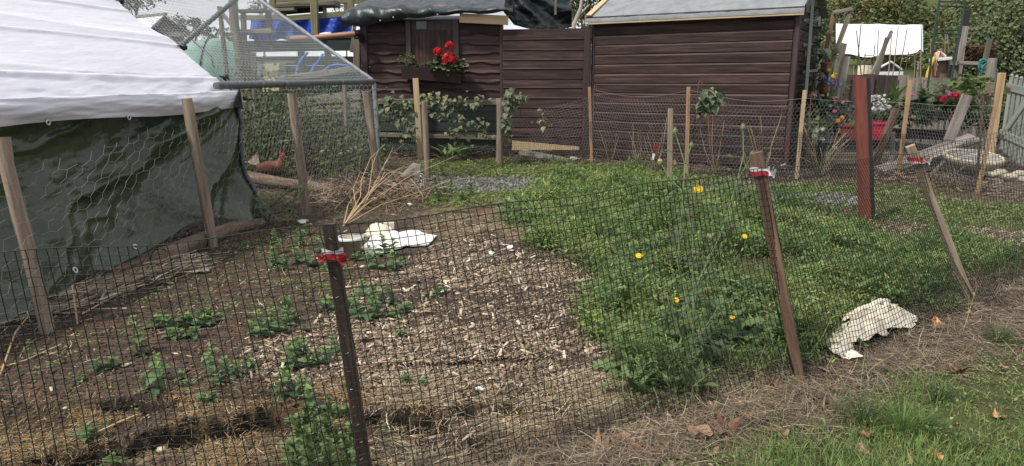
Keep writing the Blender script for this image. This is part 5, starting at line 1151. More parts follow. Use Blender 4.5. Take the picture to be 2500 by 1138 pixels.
for i, ch in enumerate(([(722, 183), (728, 160), (738, 142), (751, 129)], [(758, 180), (768, 160), (780, 147), (788, 133)], [(790, 173), (805, 162), (822, 158), (842, 160), (858, 165), (868, 172)])):
    G().tube([Q(x, y, 12.6 + .12 * k * (i < 2)) for k, (x, y) in enumerate(ch)], .022, 8).solo('blue_pipe', 'pipe_blue', Q(*ch[0], 12.6), ['bright blue water pipe bent upright, left of the three', 'bright blue water pipe bent upright, middle of the three', 'bright blue water pipe arching low near the shed corner'][i], 'pipe', 'blue pipes under the deck')
tb = empty('raised_bed', V3((Q(780, 250, 12.0).x, 12.1, 0)), 'raised bed of grey and green boards behind the wire run', 'raised bed')
beam(tb, Q(672, 196, 12.0), Q(872, 168, 12.3), .10, .07, 'wood_grey', 'top_board')
for k, (ya, yb, m) in enumerate(((207, 180, 'shed_green'), (228, 205, 'shed_green'), (252, 232, 'wood_grey'), (278, 262, 'wood_grey'), (304, 292, 'wood_deck'), (330, 322, 'wood_deck'))): beam(tb, Q(700, ya, 12.05), Q(880, yb, 12.3), .155, .04, m, 'board')
cq = Q(845, 236, 10.6); G().tube([V3((cq.x + .05, cq.y, -.1)), cq], .055, 10, True, .06).solo('round_post', 'wood_grey', V3((cq.x, cq.y, 0)), 'pale grey post standing inside the far end of the run', 'post')
# green netting tunnel
nt2 = empty('netting_tunnel', V3((-7, 16, 0)), 'green debris netting stretched over a low tunnel behind the run', 'netting')
def tun(u, v):
    a = Q(395, 200, 15.2); b = Q(648, 200, 16.6); c = a.lerp(b, u); th = v * 2.2; h = np.interp(u, [0, .25, .6, 1], [1.5, 2.05, 2.22, 2.1])
    return V3((c.x, c.y - 1.1 * math.cos(th), .02 + h * math.sin(min(th, 1.6)) - (.25 * (th - 1.6) if th > 1.6 else 0) + .05 * math.sin(u * 9 + v * 6) * math.sin(th)))
G().grid(tun, 40, 24).build('net', 'net_green', nt2)
for u in (.12, .5, .93): G().tube([V3(tun(u, v / 12)) + V3((0, -.01, .012)) for v in range(13)], .018, 6).build('hoop', 'metal_green', nt2)
g = G(); g.tube([Q(448, 80, 14.8), Q(516, 138, 14.2), Q(522, 165, 14.2)], .02, 6); g.solo('bent_pole', 'tape_black', Q(516, 138, 14.2), 'thin dark bent pole in front of the green netting', 'pole')
# small greenhouse gable
gh = empty('garden_house', Q(395, 100, 21), 'small brown gabled shed with a white roof behind the white sheet', 'shed')
ga, gb2, gc2 = Q(375, 84, 21), Q(449, 78, 21), Q(410, 46, 21); dpt = V3((-2.6, 1.6, 0)); rise = V3((0, 0, 0))
gl0, gl1 = V3((ga.x, ga.y, 0)), V3((gb2.x, gb2.y, 0))
G().add([gl0, gl1, gb2, gc2, ga] + [p + dpt for p in (gl0, gl1, gb2, gc2, ga)], [(0, 1, 2, 3, 4), (9, 8, 7, 6, 5), (0, 5, 6, 1), (1, 6, 7, 2), (4, 9, 5, 0)]).build('wall', 'brick_wall', gh)
u_ = V3((0, 0, .06)); G().hexa([ga + V3((-.2, -.15, -.08)), gc2 + V3((0, -.15, .02)), gc2 + dpt + V3((0, 0, .02)), ga + dpt + V3((-.2, 0, -.08)), ga + V3((-.2, -.15, -.02)), gc2 + V3((0, -.15, .08)), gc2 + dpt + V3((0, 0, .08)), ga + dpt + V3((-.2, 0, -.02))]).build('roof', 'tent_white', gh)
G().hexa([gb2 + V3((.2, -.15, -.08)), gc2 + V3((0, -.15, .02)), gc2 + dpt + V3((0, 0, .02)), gb2 + dpt + V3((.2, 0, -.08)), gb2 + V3((.2, -.15, -.02)), gc2 + V3((0, -.15, .08)), gc2 + dpt + V3((0, 0, .08)), gb2 + dpt + V3((.2, 0, -.02))]).build('roof', 'roof_slate', gh)
G().bar(ga + V3((-.2, -.18, -.05)), gc2 + V3((0, -.18, .06)), .09, .04).build('barge_board', 'wood_grey', gh); G().bar(gb2 + V3((.2, -.18, -.05)), gc2 + V3((0, -.18, .06)), .06, .04).build('barge_board', 'wood_deck', gh); G().bar(ga + V3((0, -.05, -.03)), gb2 + V3((0, -.05, -.06)), .14, .04, (0, -1, 0)).build('beam', 'wood_grey', gh)
G().bar(gc2 + V3((0, -.1, .12)), gc2 + dpt + V3((0, 0, .12)), .10, .08).build('ridge', 'wood_grey', gh)

# ================================================================== TREES AND HEDGES
TC = {'mid': [(.14, .175, .07), (.105, .14, .052), (.18, .205, .09), (.075, .105, .042)], 'yel': [(.21, .21, .085), (.17, .18, .07), (.25, .235, .11), (.13, .145, .055)], 'dark': [(.085, .115, .05), (.06, .085, .038), (.115, .145, .06)], 'grey': [(.12, .15, .10), (.09, .12, .08), (.15, .18, .12)]}
def tree(name, base, crown, rad, n, ls, cols, label, cat='tree', group=None, clumps=26, trunk=.09, m='leaf_far', bare=0, lean=0):
    t = empty(name, base, label, cat, group); base = V3(base); crown = V3(crown); g = G()
    top = crown + V3((0, 0, rad[2] * .5)); g.tube([base + V3((0, 0, -.2)), base.lerp(crown, .5) + V3((random.uniform(-.15, .15), 0, 0)), crown, top], [trunk, trunk * .75, trunk * .5, trunk * .15], 7, True, .1)
    cc = []; 
    for i in range(clumps):
        d = rdir(1, -.75, 1)[0]; q = random.uniform(.35, 1.0) ** .6; c = crown + V3((d[0] * rad[0] * q, d[1] * rad[1] * q, d[2] * rad[2] * q)); cc.append(tuple(c))
        if i % 2 == 0: s0 = base.lerp(crown, random.uniform(.45, 1)); g.tube([s0, s0.lerp(c, .5) + V3((0, 0, .1 * rad[2])), c], [trunk * .35, trunk * .22, .012], 5, False)
    g.build('trunk', 'twig', t)
    cc = np.array(cc); k = rng.integers(0, clumps, n); r0 = min(rad) * .42; dd = rdir(n); p = cc[k] + dd * (rng.uniform(0, 1, (n, 1)) ** .5) * r0 * np.array([[1.2, 1.2, .8]])
    p[:, 2] = np.maximum(p[:, 2], base.z + .03)
    cv = pick(cols, clumps, .3)[k] * (1 + rng.uniform(-.28, .28, (n, 1)))
    L = ls * rng.uniform(.6, 1.4, n); V, F = leaves_np(p - np.array(base), rdir(n, -.8, .5), rdir(n, .1, 1), L, L * .6, .15, .1)
    link('crown', mesh_np('crown', V, F, np.repeat(cv, 4, 0)), m, t); return t
def ground_at(px, Y_): q = Q(px, 200, Y_); return V3((q.x, Y_, float(gz(q.x, Y_))))
HB = [(2010, 88, 46, 40, 'mid'), (2085, 50, 60, 46, 'yel'), (2170, 62, 62, 44, 'yel'), (2255, 72, 60, 42, 'mid'), (2335, 70, 56, 40, 'yel'), (2410, 60, 66, 36, 'mid'), (2500, 30, 70, 38, 'mid'), (1985, 20, 50, 58, 'mid'), (2050, -5, 52, 60, 'dark'), (2130, -2, 60, 62, 'dark'), (2210, 20, 52, 60, 'dark'), (2290, 18, 60, 58, 'mid'), (2370, 0, 66, 58, 'mid'), (2450, -20, 64, 56, 'dark'), (2540, -10, 70, 52, 'mid'), (2130, 105, 40, 34, 'mid'), (2290, 125, 45, 33, 'mid'), (2370, 118, 44, 31, 'mid'), (2590, 60, 80, 34, 'mid'), (2210, 118, 44, 35, 'yel'), (1960, 140, 44, 40, 'mid'), (2040, 135, 40, 38, 'yel'), (2450, 90, 50, 32, 'dark'), (2225, -12, 60, 70, 'mid'), (2180, 30, 60, 54, 'yel'), (2310, 45, 60, 50, 'yel'), (2010, 40, 60, 52, 'yel'), (2400, 25, 60, 48, 'mid'), (2110, 30, 60, 52, 'mid')]
HL = ['rounded green bush above the far left end of the white tent', 'yellowish bush rising above the white tent, left half', 'yellowish bush rising above the white tent, right half', 'green bush between the white tent and the tall metal frame', 'yellow green bush behind the tall metal frame', 'leafy tree to the right of the tall dark plank', 'leafy tree above the sage gate at the picture edge', 'tree high on the bank beside the shed roof end', 'dark tree on top of the bank behind the slanting frame', 'dark tree on top of the bank above the tent centre', 'dark tree on the bank between the tent and metal frame', 'green tree high on the bank inside the metal frame', 'green tree high on the bank right of the metal frame', 'dark tree high on the bank near the top right corner', 'tree at the top right corner of the bank', 'low bush behind the white tent', 'low bush left of the tall leaning planks', 'low bush behind the hanging moss basket', 'bush beyond the right edge of the hedge', 'yellow green bush peeping over the tent right end', 'bush behind the climber at the shed end', 'yellowish bush behind the slanting wooden frame', 'dark bush behind the ivy hedge', 'tree on the skyline above the tent right end', 'pale yellowish bush high above the tent right half', 'pale bush seen through the metal frame', 'yellowish bush high behind the slanting frame top', 'green bush above the hanging moss basket', 'green bush above the tent centre']
for (px, py, r, Y_, k), lab in zip(HB, HL):
    c = Q(px, py, Y_); b = ground_at(px, Y_); rr = r * Y_ / FPX * 1.15; b.z = min(b.z, c.z - rr * .8)
    tree('tree', b, c, (rr * 1.1, rr, rr * .95), 2600, rr * .13, TC[k], lab, 'tree', 'trees and bushes on the bank', 30, rr * .06)
# gap between the sheds, and beyond the white sheet on the left
tree('tree', ground_at(1440, 22), Q(1438, 10, 22), (.9, .8, 1.3), 2300, .11, TC['yel'], 'loose green tree seen in the gap between the two sheds', 'tree', None, 30, .05)
g = G(); bq = ground_at(1408, 18); g.tube([bq, Q(1400, 62, 18), Q(1418, 20, 18), Q(1424, -25, 18)], [.08, .06, .045, .03], 7).tube([Q(1411, 40, 18), Q(1440, 10, 18)], [.03, .01], 5).solo('bare_trunk', 'driftwood', bq, 'slender pale trunk leaning in the gap between the sheds', 'tree')
tree('tree', ground_at(1490, 24), Q(1420, 60, 24), (1.0, .8, .8), 1500, .12, TC['mid'], 'bush low in the gap between the two sheds', 'bush', None, 20, .05)
tree('tree', ground_at(340, 32), Q(330, -8, 32), (1.55, 1.3, .95), 1900, .15, TC['grey'], 'grey green tree behind the ridge of the white sheet', 'tree', None, 24, .1)
tree('tree', ground_at(435, 30), Q(437, 66, 30), (.55, .5, .55), 420, .10, TC['grey'], 'thin half bare shrub behind the small gabled shed', 'shrub', None, 22, .05)
tree('tree', ground_at(480, 27), Q(478, 72, 27), (.75, .6, .42), 800, .10, TC['dark'], 'dark low bush right of the small gabled shed', 'bush', None, 16, .06)
tree('tree', ground_at(545, 28), Q(540, 86, 28), (.8, .6, .3), 500, .10, TC['dark'], 'dark low bush behind the tall weathered post', 'bush', None, 16, .05)
tree('tree', ground_at(645, 26), Q(650, 12, 26), (.75, .6, .55), 620, .10, TC['grey'], 'thin tree showing behind the timber rack', 'tree', None, 20, .05)
tree('tree', ground_at(845, 27), Q(845, 18, 27), (.45, .4, .8), 260, .09, TC['grey'], 'almost bare thin tree behind the deck rails', 'tree', None, 24, .04)
# ivy hedge on the right
hd = empty('ivy_hedge', V3((10.9, 14.6, 0)), 'tall clipped ivy hedge filling the right edge behind the gate', 'hedge')
n = 15000; u = rng.uniform(0, 1, n); xs_ = 9.3 + 3.6 * u; ht = np.interp(xs_, [9.3, 9.7, 10.3, 11, 13], [1.7, 2.15, 2.55, 2.9, 3.1]) + .35 * (fbm(xs_, xs_ * 0, 1.6, 7) - .5)
tz = rng.uniform(0, 1, n); face = rng.uniform(0, 1, n) < .82; zz_ = np.where(face, tz * ht, ht + rng.normal(0, .06, n)); yb_ = 15.2 + .55 * fbm(xs_ * 1.4, zz_ * 1.4, 1.3, 3) + .5 * (zz_ / 3) ** 2
yy_ = np.where(face, yb_ + rng.uniform(-.12, .22, n), yb_ + rng.uniform(0, 1.2, n)); pp = np.stack([xs_, yy_, zz_], 1)
cv = pick([(.10, .13, .055), (.13, .16, .07), (.065, .09, .04), (.17, .19, .09)], n, .3) * (.8 + .5 * fbm(xs_ * 2, zz_ * 2, 1.4, 9))[:, None]
L = rng.uniform(.05, .10, n); V, F = leaves_np(pp - np.array(hd.location), rdir(n, -.95, .1), np.tile([[0, -1, .5]], (n, 1)) + rng.normal(0, .5, (n, 3)), L, L * .75, .12, .15)
link('foliage', mesh_np('foliage', V, F, np.repeat(cv, 4, 0)), 'leaf_far', hd)
g = G()
for i in range(14): x0 = 9.5 + i * .25; g.tube([V3((x0, 15.9, -.1)), V3((x0 + .1, 15.8, 1.2)), V3((x0 - .1, 15.9, min(2.2, 1.2 + i * .12)))], [.06, .045, .02], 6)
g.build('stem', 'twig', hd)
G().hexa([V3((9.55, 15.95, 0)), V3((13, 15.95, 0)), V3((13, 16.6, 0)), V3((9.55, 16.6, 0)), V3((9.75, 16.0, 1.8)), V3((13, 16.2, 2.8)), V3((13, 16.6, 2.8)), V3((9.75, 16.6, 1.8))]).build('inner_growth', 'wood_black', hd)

# ================================================================== THE GARDEN ON THE RIGHT
wtent = empty('white_tent', Q(2146, 137, 19.5), 'white sheet roof of a low tent standing beyond the canes', 'tent')
def tsheet(u, v):
    a = Q(2040 + 212 * u, 58 + 3 * u, 20.6); b = Q(2040 + 213 * u, 132 + 3 * u + 4 * math.sin(u * 5) - (8 if u > .93 else 0) * math.sin((u - .93) * 45), 19.4)
    p = a.lerp(b, v); return p + V3((0, -.02, .035 * (fbm(u * 4, v * 2, 2, 3) - .5) + .025 * math.sin((u * 3 + v * 2.4) * 5) * v))
G().grid(tsheet, 44, 22).build('sheet', 'tent_white', wtent)
for x in (2042, 2250): pq = Q(x, 60, 20.6); G().tube([V3((pq.x, pq.y, 0)), pq], .03, 7).build('pole', 'metal_green', wtent)
for x in (2052, 2245): pq = Q(x, 134, 19.5); G().tube([V3((pq.x, pq.y, 0)), pq], .025, 7).build('pole', 'wood_grey', wtent)
G().tube([Q(2036, 134, 19.45), Q(2256, 139, 19.45)], .02, 7).build('rail', 'tape_black', wtent); G().bar(Q(2060, 141, 19.9), Q(2170, 146, 19.9), .07, .03).build('rail', 'wood_grey', wtent)
# board fence, brown then grey
bfn = empty('board_fence', V3((Q(2180, 230, 14).x, 14, 0)), 'low board fence, dark brown at the left and bare grey at the right', 'fence')
x = 2050; k = 0
while x < 2424:
    w = random.uniform(25, 31); m = 'fence_brown' if x < 2192 else 'wood_grey'; Y_ = 13.9 + .06 * (k % 2) + (.25 if x > 2330 else 0)
    yt = 181 + (x - 2050) * .03 + random.uniform(-2, 2) + (4 if x > 2200 else 0); a = Q(x + w / 2, yt, Y_); bm = V3((a.x - .02, Y_, -.05))
    G().bar(bm, a, w * Y_ / FPX * .97, .02, (0, -1, 0)).build('board', m, bfn); x += w * .99; k += 1
for z in (.45, 1.15): G().bar(V3((Q(2050, 200, 14.1).x, 14.1, z)), V3((Q(2424, 200, 14.2).x, 14.2, z)), .08, .04, (0, -1, 0)).build('rail', 'wood_deck', bfn)
# leaning frame of poles
fr = empty('slanting_frame', gp(2010, 385), 'leaning open frame of three grey poles above the flower pots', 'frame')
for (x0, y0, x1, y1, Ya, Yb, w, m) in ((2036, 30, 1992, 245, 12.6, 12.2, .07, 'wood_brown'), (2079, 20, 2012, 205, 12.6, 12.3, .075, 'wood_deck'), (2034, 31, 2079, 22, 12.55, 12.55, .06, 'wood_grey')): beam(fr, Q(x0, y0, Ya), Q(x1, y1, Yb), w, .04, m, 'pole')
LP = [(2060, 106, 2030, 245, .11, 'wood_deck', 13.0, 'dark weathered round topped board beside the leaning frame'), (2066, 137, 2044, 255, .15, 'wood_grey', 12.6, 'wide grey board next to the brown fence end'), (2025, 75, 2018, 150, .06, 'wood_grey', 12.9, 'short pale upright stick inside the leaning frame'), (2177, 76, 2126, 186, .07, 'wood_grey', 15.2, 'long grey plank leaning left in front of the tent, upper of two'), (2166, 92, 2138, 190, .08, 'wood_deck', 15.0, 'long grey plank leaning in front of the tent, lower of two'),
      (2363, 25, 2322, 192, .13, 'wood_black', 14.6, 'tall charred black plank leaning beside the metal frame'), (2357, 64, 2338, 192, .12, 'wood_grey', 14.4, 'tall grey brown board against the charred plank'), (2417, 95, 2404, 152, .09, 'wood_deck', 13.0, 'grey splintered post top behind the thick round post'), (2316, 345, 2362, 232, .15, 'wood_grey', 10.2, 'grey plank standing tilted to the right behind the bird bath'),
      (2188, 265, 2136, 400, .10, 'wood_brown', 9.8, 'brown split stake leaning left behind the painted post'), (2181, 322, 2178, 378, .05, 'wood_grey', 9.9, 'thin grey peg behind the yellow batten')]
for (x0, y0, x1, y1, w, m, Y_, lab) in LP:
    a = Q(x0, y0, Y_); b = Q(x1, y1, Y_)
    if y1 < 300 and Y_ > 12: b = a + (b - a) * 1.0; b2 = b + (b - a).normalized() * max(0, b.z) * .98; b = b2 if b2.z < b.z else b
    G().bar(b, a, w, .04, (0, -1, 0)).solo('leaning_plank', m, V3((b.x, b.y, b.z)), lab, 'plank', 'planks leaning in the garden')
rp2 = [Q(2424, 142, 12.4), Q(2414, 200, 12.4), V3((Q(2402, 300, 12.3).x, 12.3, -.05))]; G().tube(rp2, [.072, .075, .08], 12, True, .05).solo('round_post', 'wood_grey', V3(rp2[2]), 'thick grey round post left of the sage gate', 'post')
CN = [(2102, 60, 2090, 185, 1), (2091, 75, 2102, 186, 1), (2145, 75, 2138, 190, 0), (2136, 110, 2129, 186, 2), (2178, 68, 2168, 188, 0), (2193, 66, 2178, 190, 0), (2215, 69, 2192, 192, 0), (2219, 126, 2207, 192, 2), (2251, 60, 2246, 190, 0), (2308, 80, 2304, 192, 0), (2313, 82, 2320, 192, 0), (2273, 95, 2268, 190, 0), (2112, 132, 2108, 186, 2), (2234, 145, 2232, 190, 0), (2120, 160, 2118, 186, 0), (2085, 160, 2083, 186, 0)]
for i, (x0, y0, x1, y1, t) in enumerate(CN):
    Y_ = 15.6 + .25 * (i % 4); a, b = Q(x0, y0, Y_), Q(x1, y1, Y_); b = b + (b - a).normalized() * b.z * 1.0; b.z = max(b.z, -.02)
    o = G().tube([b, a.lerp(b, .5) + V3((.01, 0, 0)), a], [.016, .014, .010], 6).solo('garden_cane', ['cane', 'cane_dark', 'cane_dark'][t], b, 'thin garden cane standing upright behind the board fence', 'cane', 'garden canes behind the board fence')
    o['label'] = ['dark cane crossing another in front of the tent, leaning right', 'dark cane crossing another in front of the tent, leaning left', 'pale cane left of the two leaning grey planks', 'short green plastic cane left of the leaning planks', 'pale cane touching the tip of the leaning planks', 'tall pale cane just right of the leaning planks', 'slanted pale cane across the right part of the tent', 'short dark green cane right of the small far gable', 'pale cane along the right edge of the tent', 'pale cane inside the metal frame, left one', 'pale cane inside the metal frame, right one', 'pale cane between tent and hose stand', 'short dark cane below the tent rail', 'short cane below the tent right half', 'short cane beside the leaning planks foot', 'short cane at the brown fence left end'][i]
# far dark gable
dg_ = empty('dark_hut', Q(2168, 185, 26), 'small slate grey gabled hut with white bargeboards far behind the canes', 'hut'); a, b, c = Q(2138, 172, 26), Q(2196, 170, 26), Q(2172, 154, 26)
a0, b0_ = V3((a.x, a.y, 0)), V3((b.x, b.y, 0)); dp = V3((.6, 2.5, 0))
G().add([a0, b0_, b, c, a] + [p + dp for p in (a0, b0_, b, c, a)], [(0, 1, 2, 3, 4), (9, 8, 7, 6, 5), (0, 5, 6, 1), (1, 6, 7, 2), (2, 7, 8, 3), (3, 8, 9, 4), (4, 9, 5, 0)]).build('wall', 'roof_slate', dg_)
for p, q in ((a, c), (b, c)): G().bar(p + (p - q) * .12 + V3((0, -.05, .03)), q + V3((0, -.05, .05)), .09, .05).build('barge_board', 'white_paint', dg_)
G().bar(a + V3((-.1, -.06, -.12)), b + V3((.1, -.06, -.14)), .14, .05, (0, -1, 0)).build('trim', 'white_paint', dg_)
pb2 = empty('water_butt', V3((Q(2108, 170, 18).x, 18, 0)), 'dull pale tank standing under the white tent', 'tank'); q = Q(2108, 180, 18); G().lathe(V3((q.x, q.y, 0)), [(.0, 0), (.17, 0), (.19, 1.0), (.16, zat(2108, 160, 18)), (0, zat(2108, 159, 18))], 14).build('drum', 'stone_cream', pb2)
# tall green metal frame
mf = empty('metal_frame', V3((Q(2275, 200, 13.6).x, 13.6, 0)), 'tall dark green metal plant frame rising above the picture edge', 'plant frame')
for (x0, y0, x1, y1) in ((2297, -20, 2281, 82), (2281, 82, 2268, 190), (2359, -20, 2345, 80), (2345, 80, 2322, 195)): G().tube([Q(x0, y0, 13.6), Q(x1, y1, 13.6)], .02, 7).build('leg', 'metal_green', mf)
for (x0, y0, x1, y1) in ((2295, 4, 2356, 4), (2293, 14, 2354, 16), (2284, 72, 2342, 74), (2281, 80, 2340, 83)): G().tube([Q(x0, y0, 13.6), Q(x1, y1, 13.6)], .014, 7).build('rung', 'metal_green', mf)
for (x, y) in ((2268, 190), (2322, 195)): p = Q(x, y, 13.6); G().tube([p, V3((p.x - .02, p.y, 0))], .02, 7).build('leg', 'metal_green', mf)
# hose stand
hs = empty('hose_stand', V3((Q(2298, 190, 14.8).x, 14.8, 0)), 'weathered stump with a white seat carrying coiled hoses', 'stump')
q = Q(2297, 145, 14.8); G().tube([V3((q.x, q.y, 0)), q], [.20, .15], 10, True, .15).build('stump', 'bark', hs); G().bar(Q(2280, 146, 14.7), Q(2312, 143, 14.7), .06, .35, (0, -1, 0)).build('seat', 'white_paint', hs); G().tube([Q(2298, 118, 14.8), Q(2297, 140, 14.8)], .04, 7).build('knob', 'wood_deck', hs)
oh = empty('garden_hose', Q(2290, 135, 14.6), 'orange and cream striped hose coiled over the white seat', 'hose')
for i in range(6): G().tube([Q(2280 + i * 1.5, 190 - i * 6, 14.6), Q(2278 + i, 150, 14.55), Q(2284 + i * 1.6, 132 - i, 14.6), Q(2294 + i, 128 + i * .6, 14.6), Q(2303 + i, 138, 14.6)], .028, 7).build('loop', 'hose_orange' if i % 2 == 0 else 'cream_cloth', oh)
G().tube([Q(2282, 140, 14.5), Q(2272, 160, 14.5), Q(2264, 180, 14.5), Q(2263, 192, 14.5)], .03, 7).solo('garden_hose', 'hose_yellow', Q(2270, 165, 14.5), 'yellow hose hanging left of the orange coil', 'hose')
gr = empty('garden_hose', Q(2400, 170, 12.9), 'green hose looped over the thick round post', 'hose')
for (cx_, cy_, rx, ry) in ((2402, 158, 11, 12), (2406, 165, 17, 15), (2414, 178, 19, 24), (2400, 150, 8, 5)): G().tube([Q(cx_ + rx * math.cos(a), cy_ + ry * math.sin(a), 12.5 + (.3 if math.cos(a) > .2 else 0)) for a in [k * .42 for k in range(16)]], .018, 6).build('loop', 'hose_green', gr)
bnch = empty('plank_bench', V3((Q(2365, 155, 13.8).x, 13.8, 0)), 'pale grey plank shelf behind the board fence under the hanging basket', 'shelf'); beam(bnch, Q(2330, 154, 13.8), Q(2398, 156, 13.8), .07, .25, 'wood_grey', 'plank')
for x in (2336, 2390): p = Q(x, 160, 13.85); beam(bnch, V3((p.x, p.y, 0)), p, .07, .05, 'wood_deck', 'leg')
hb_ = empty('hanging_basket', Q(2388, 145, 14.4), 'dried out brown moss basket standing above the grey plank shelf', 'basket'); q = Q(2388, 148, 14.4)
n = 1400; th_2 = rng.uniform(0, 6.28, n); zt = rng.uniform(0, 1, n); rr_ = (.14 + .12 * zt) * rng.uniform(.85, 1.1, n); pp = np.stack([rr_ * np.cos(th_2) * 1.1, rr_ * np.sin(th_2), zt * .26], 1); L = rng.uniform(.04, .11, n)
V, F = leaves_np(pp, rdir(n, -.8, .5), rdir(n), L, L * .22, .1, .2); link('moss', mesh_np('moss', V, F, np.repeat(pick([(.13, .06, .04), (.09, .045, .03), (.18, .10, .06), (.12, .10, .05)], n, .3), 4, 0)), 'moss_brown', hb_)
G().lathe(q, [(.0, .0), (.12, .01), (.24, .25), (.22, .25), (0, .2)], 14).build('bowl', 'twig', hb_); torus_g = G(); torus(torus_g, q + V3((0, 0, .26)), V3((0, 0, 1)), .26, .012, 18); torus_g.build('rim', 'rust', hb_)
# sage gate
gt_ = empty('picket_gate', V3((Q(2450, 330, 10.4).x, 10.4, 0)), 'sage green picket gate standing open on a raw timber post', 'gate')
gA, gB = V3((Q(2448, 300, 10.4).x, 10.4, 0)), V3((Q(2640, 300, 9.3).x, 9.3, 0)); gd = gB - gA; gn = V3((gd.y, -gd.x, 0)).normalized()
PK = 15
def gpt(f, z): return gA + gd * f + V3((0, 0, z))
def gz_top(f): return np.interp(f, [0, .4, 1], [1.40, 1.28, 1.14])
def gz_bot(f): return np.interp(f, [0, .3, 1], [.36, .16, .0])
for i in range(PK):
    f = (i + .5) / PK; b_, t_ = gpt(f, gz_bot(f)), gpt(f, gz_top(f)); G().bar(b_, t_, .052, .022, gn).build('picket', 'paint_sage', gt_); G().tube([t_ - V3((0, 0, .002)), t_ + V3((0, 0, .03))], [.026, .010], 8).build('picket_tip', 'paint_sage', gt_)
for za in (.22, -.30): 
    s0, s1 = gpt(-.01, gz_top(0) - .16 if za > 0 else gz_bot(0) + .22), gpt(1, gz_top(1) - .16 if za > 0 else gz_bot(1) + .22); beam(gt_, s0 + gn * .022, s1 + gn * .022, .10, .022, 'paint_sage', 'rail', gn)
for fa, za, fb, zb in ((.04, .55, .34, 1.12), (.36, 1.10, .64, .32), (.66, .3, 1, .95)): beam(gt_, gpt(fa, za) + gn * .024, gpt(fb, zb) + gn * .024, .075, .02, 'paint_sage', 'brace', gn)
for z in (1.22, .55): beam(gt_, gpt(-.01, z) + gn * .04, gpt(.07, z - .03) + gn * .04, .045, .006, 'rust', 'hinge', gn)
p = gpt(-.03, 0); G().bar(V3((p.x - .08, p.y, -.1)), V3((Q(2446, 180, p.y).x, p.y, 1.43)), .09, .06, (0, -1, 0)).solo('gate_post', 'wood_new', V3((p.x, p.y, 0)), 'raw yellow timber post the sage gate hangs on', 'post')
beam_ = G().bar(Q(2408, 214, 11.6), Q(2440, 215, 10.8), .17, .04, (0, -1, 0)).solo('plank', 'wood_stakegrey', Q(2420, 214, 11.3), 'short pale board between the round post and the gate', 'plank'); G().bar(Q(2438, 178, 10.7), Q(2432, 300, 10.7), .07, .05, (0, -1, 0)).solo('gate_batten', 'wood_deck', Q(2432, 300, 10.7), 'dark grey upright against the raw gate post', 'batten')
# bird bath and stones
bb_ = gp(2362, 440); bt = empty('bird_bath', bb_, 'low cream stone bird bath with scalloped rim', 'bird bath'); s_ = 1.0
G().lathe(bb_, [(0, 0), (.20, 0), (.17, .04), (.14, .10), (.17, .16)], 20).build('pedestal', 'stone_grey', bt)
o_ = G().lathe(bb_, [(.0, .14), (.15, .15), (.27, .20), (.33, .27), (.36, .32), (.355, .35), (.335, .36), (.31, .35)], 54, .035, 18).build('bowl', 'stone_cream', bt); i_ = G().lathe(bb_, [(.312, .351), (.285, .32), (.22, .275), (.12, .245), (0, .24)], 40).build('basin', 'stone_grey', bt)
for q_ in (o_, i_): q_.rotation_euler = (R(9), 0, 0)
ST = [(2350, 422, .10, .6), (2385, 428, .09, .6), (2415, 432, .10, .5), (2440, 428, .10, .6), (2465, 436, .09, .5), (2490, 430, .10, .5), (2310, 438, .08, .4), (2395, 412, .08, .6), (2430, 445, .07, .6), (2505, 444, .09, .5)]
for i, (px, py, r, f) in enumerate(ST): p = gp(px, py, r * .35); G().ball(p, r, 10, 7, (1.15, .8, f), .28).solo('rock', 'stone_cream' if i not in (6,) else 'stone_grey', p, ['cream rock right below the bird bath bowl', 'cream rock at the foot of the pale batten', 'cream rock right of the pale batten', 'cream rock higher in the row right of the batten', 'cream rock near the end of the row', 'cream rock at the right picture edge', 'grey rock at the left of the row of rocks', 'cream rock tucked against the bird bath', 'small cream rock in front of the row', 'cream rock at the far right front'][i], 'rock', 'rocks beside the bird bath')
def slab(a, b, w, th, m, name, lab, tw=0.0): return G().bar(a, b, w, th, (0, -.35 + tw, 1)).solo(name, m, a, lab, 'plank')
slab(gp(2150, 425, .05), Q(2382, 336, 10.6), .26, .035, 'wood_grey', 'plank', 'wide weathered plank sloping up to the right beside the bird bath'); slab(gp(2275, 432, .03), Q(2330, 368, 10.4), .05, .03, 'wood_deck', 'plank', 'thin dark stick sloping up behind the bird bath')
slab(gp(2390, 400, .12), gp(2250, 395, .10), .3, .03, 'wood_deck', 'plank', 'dark board lying flat under the sloping plank')
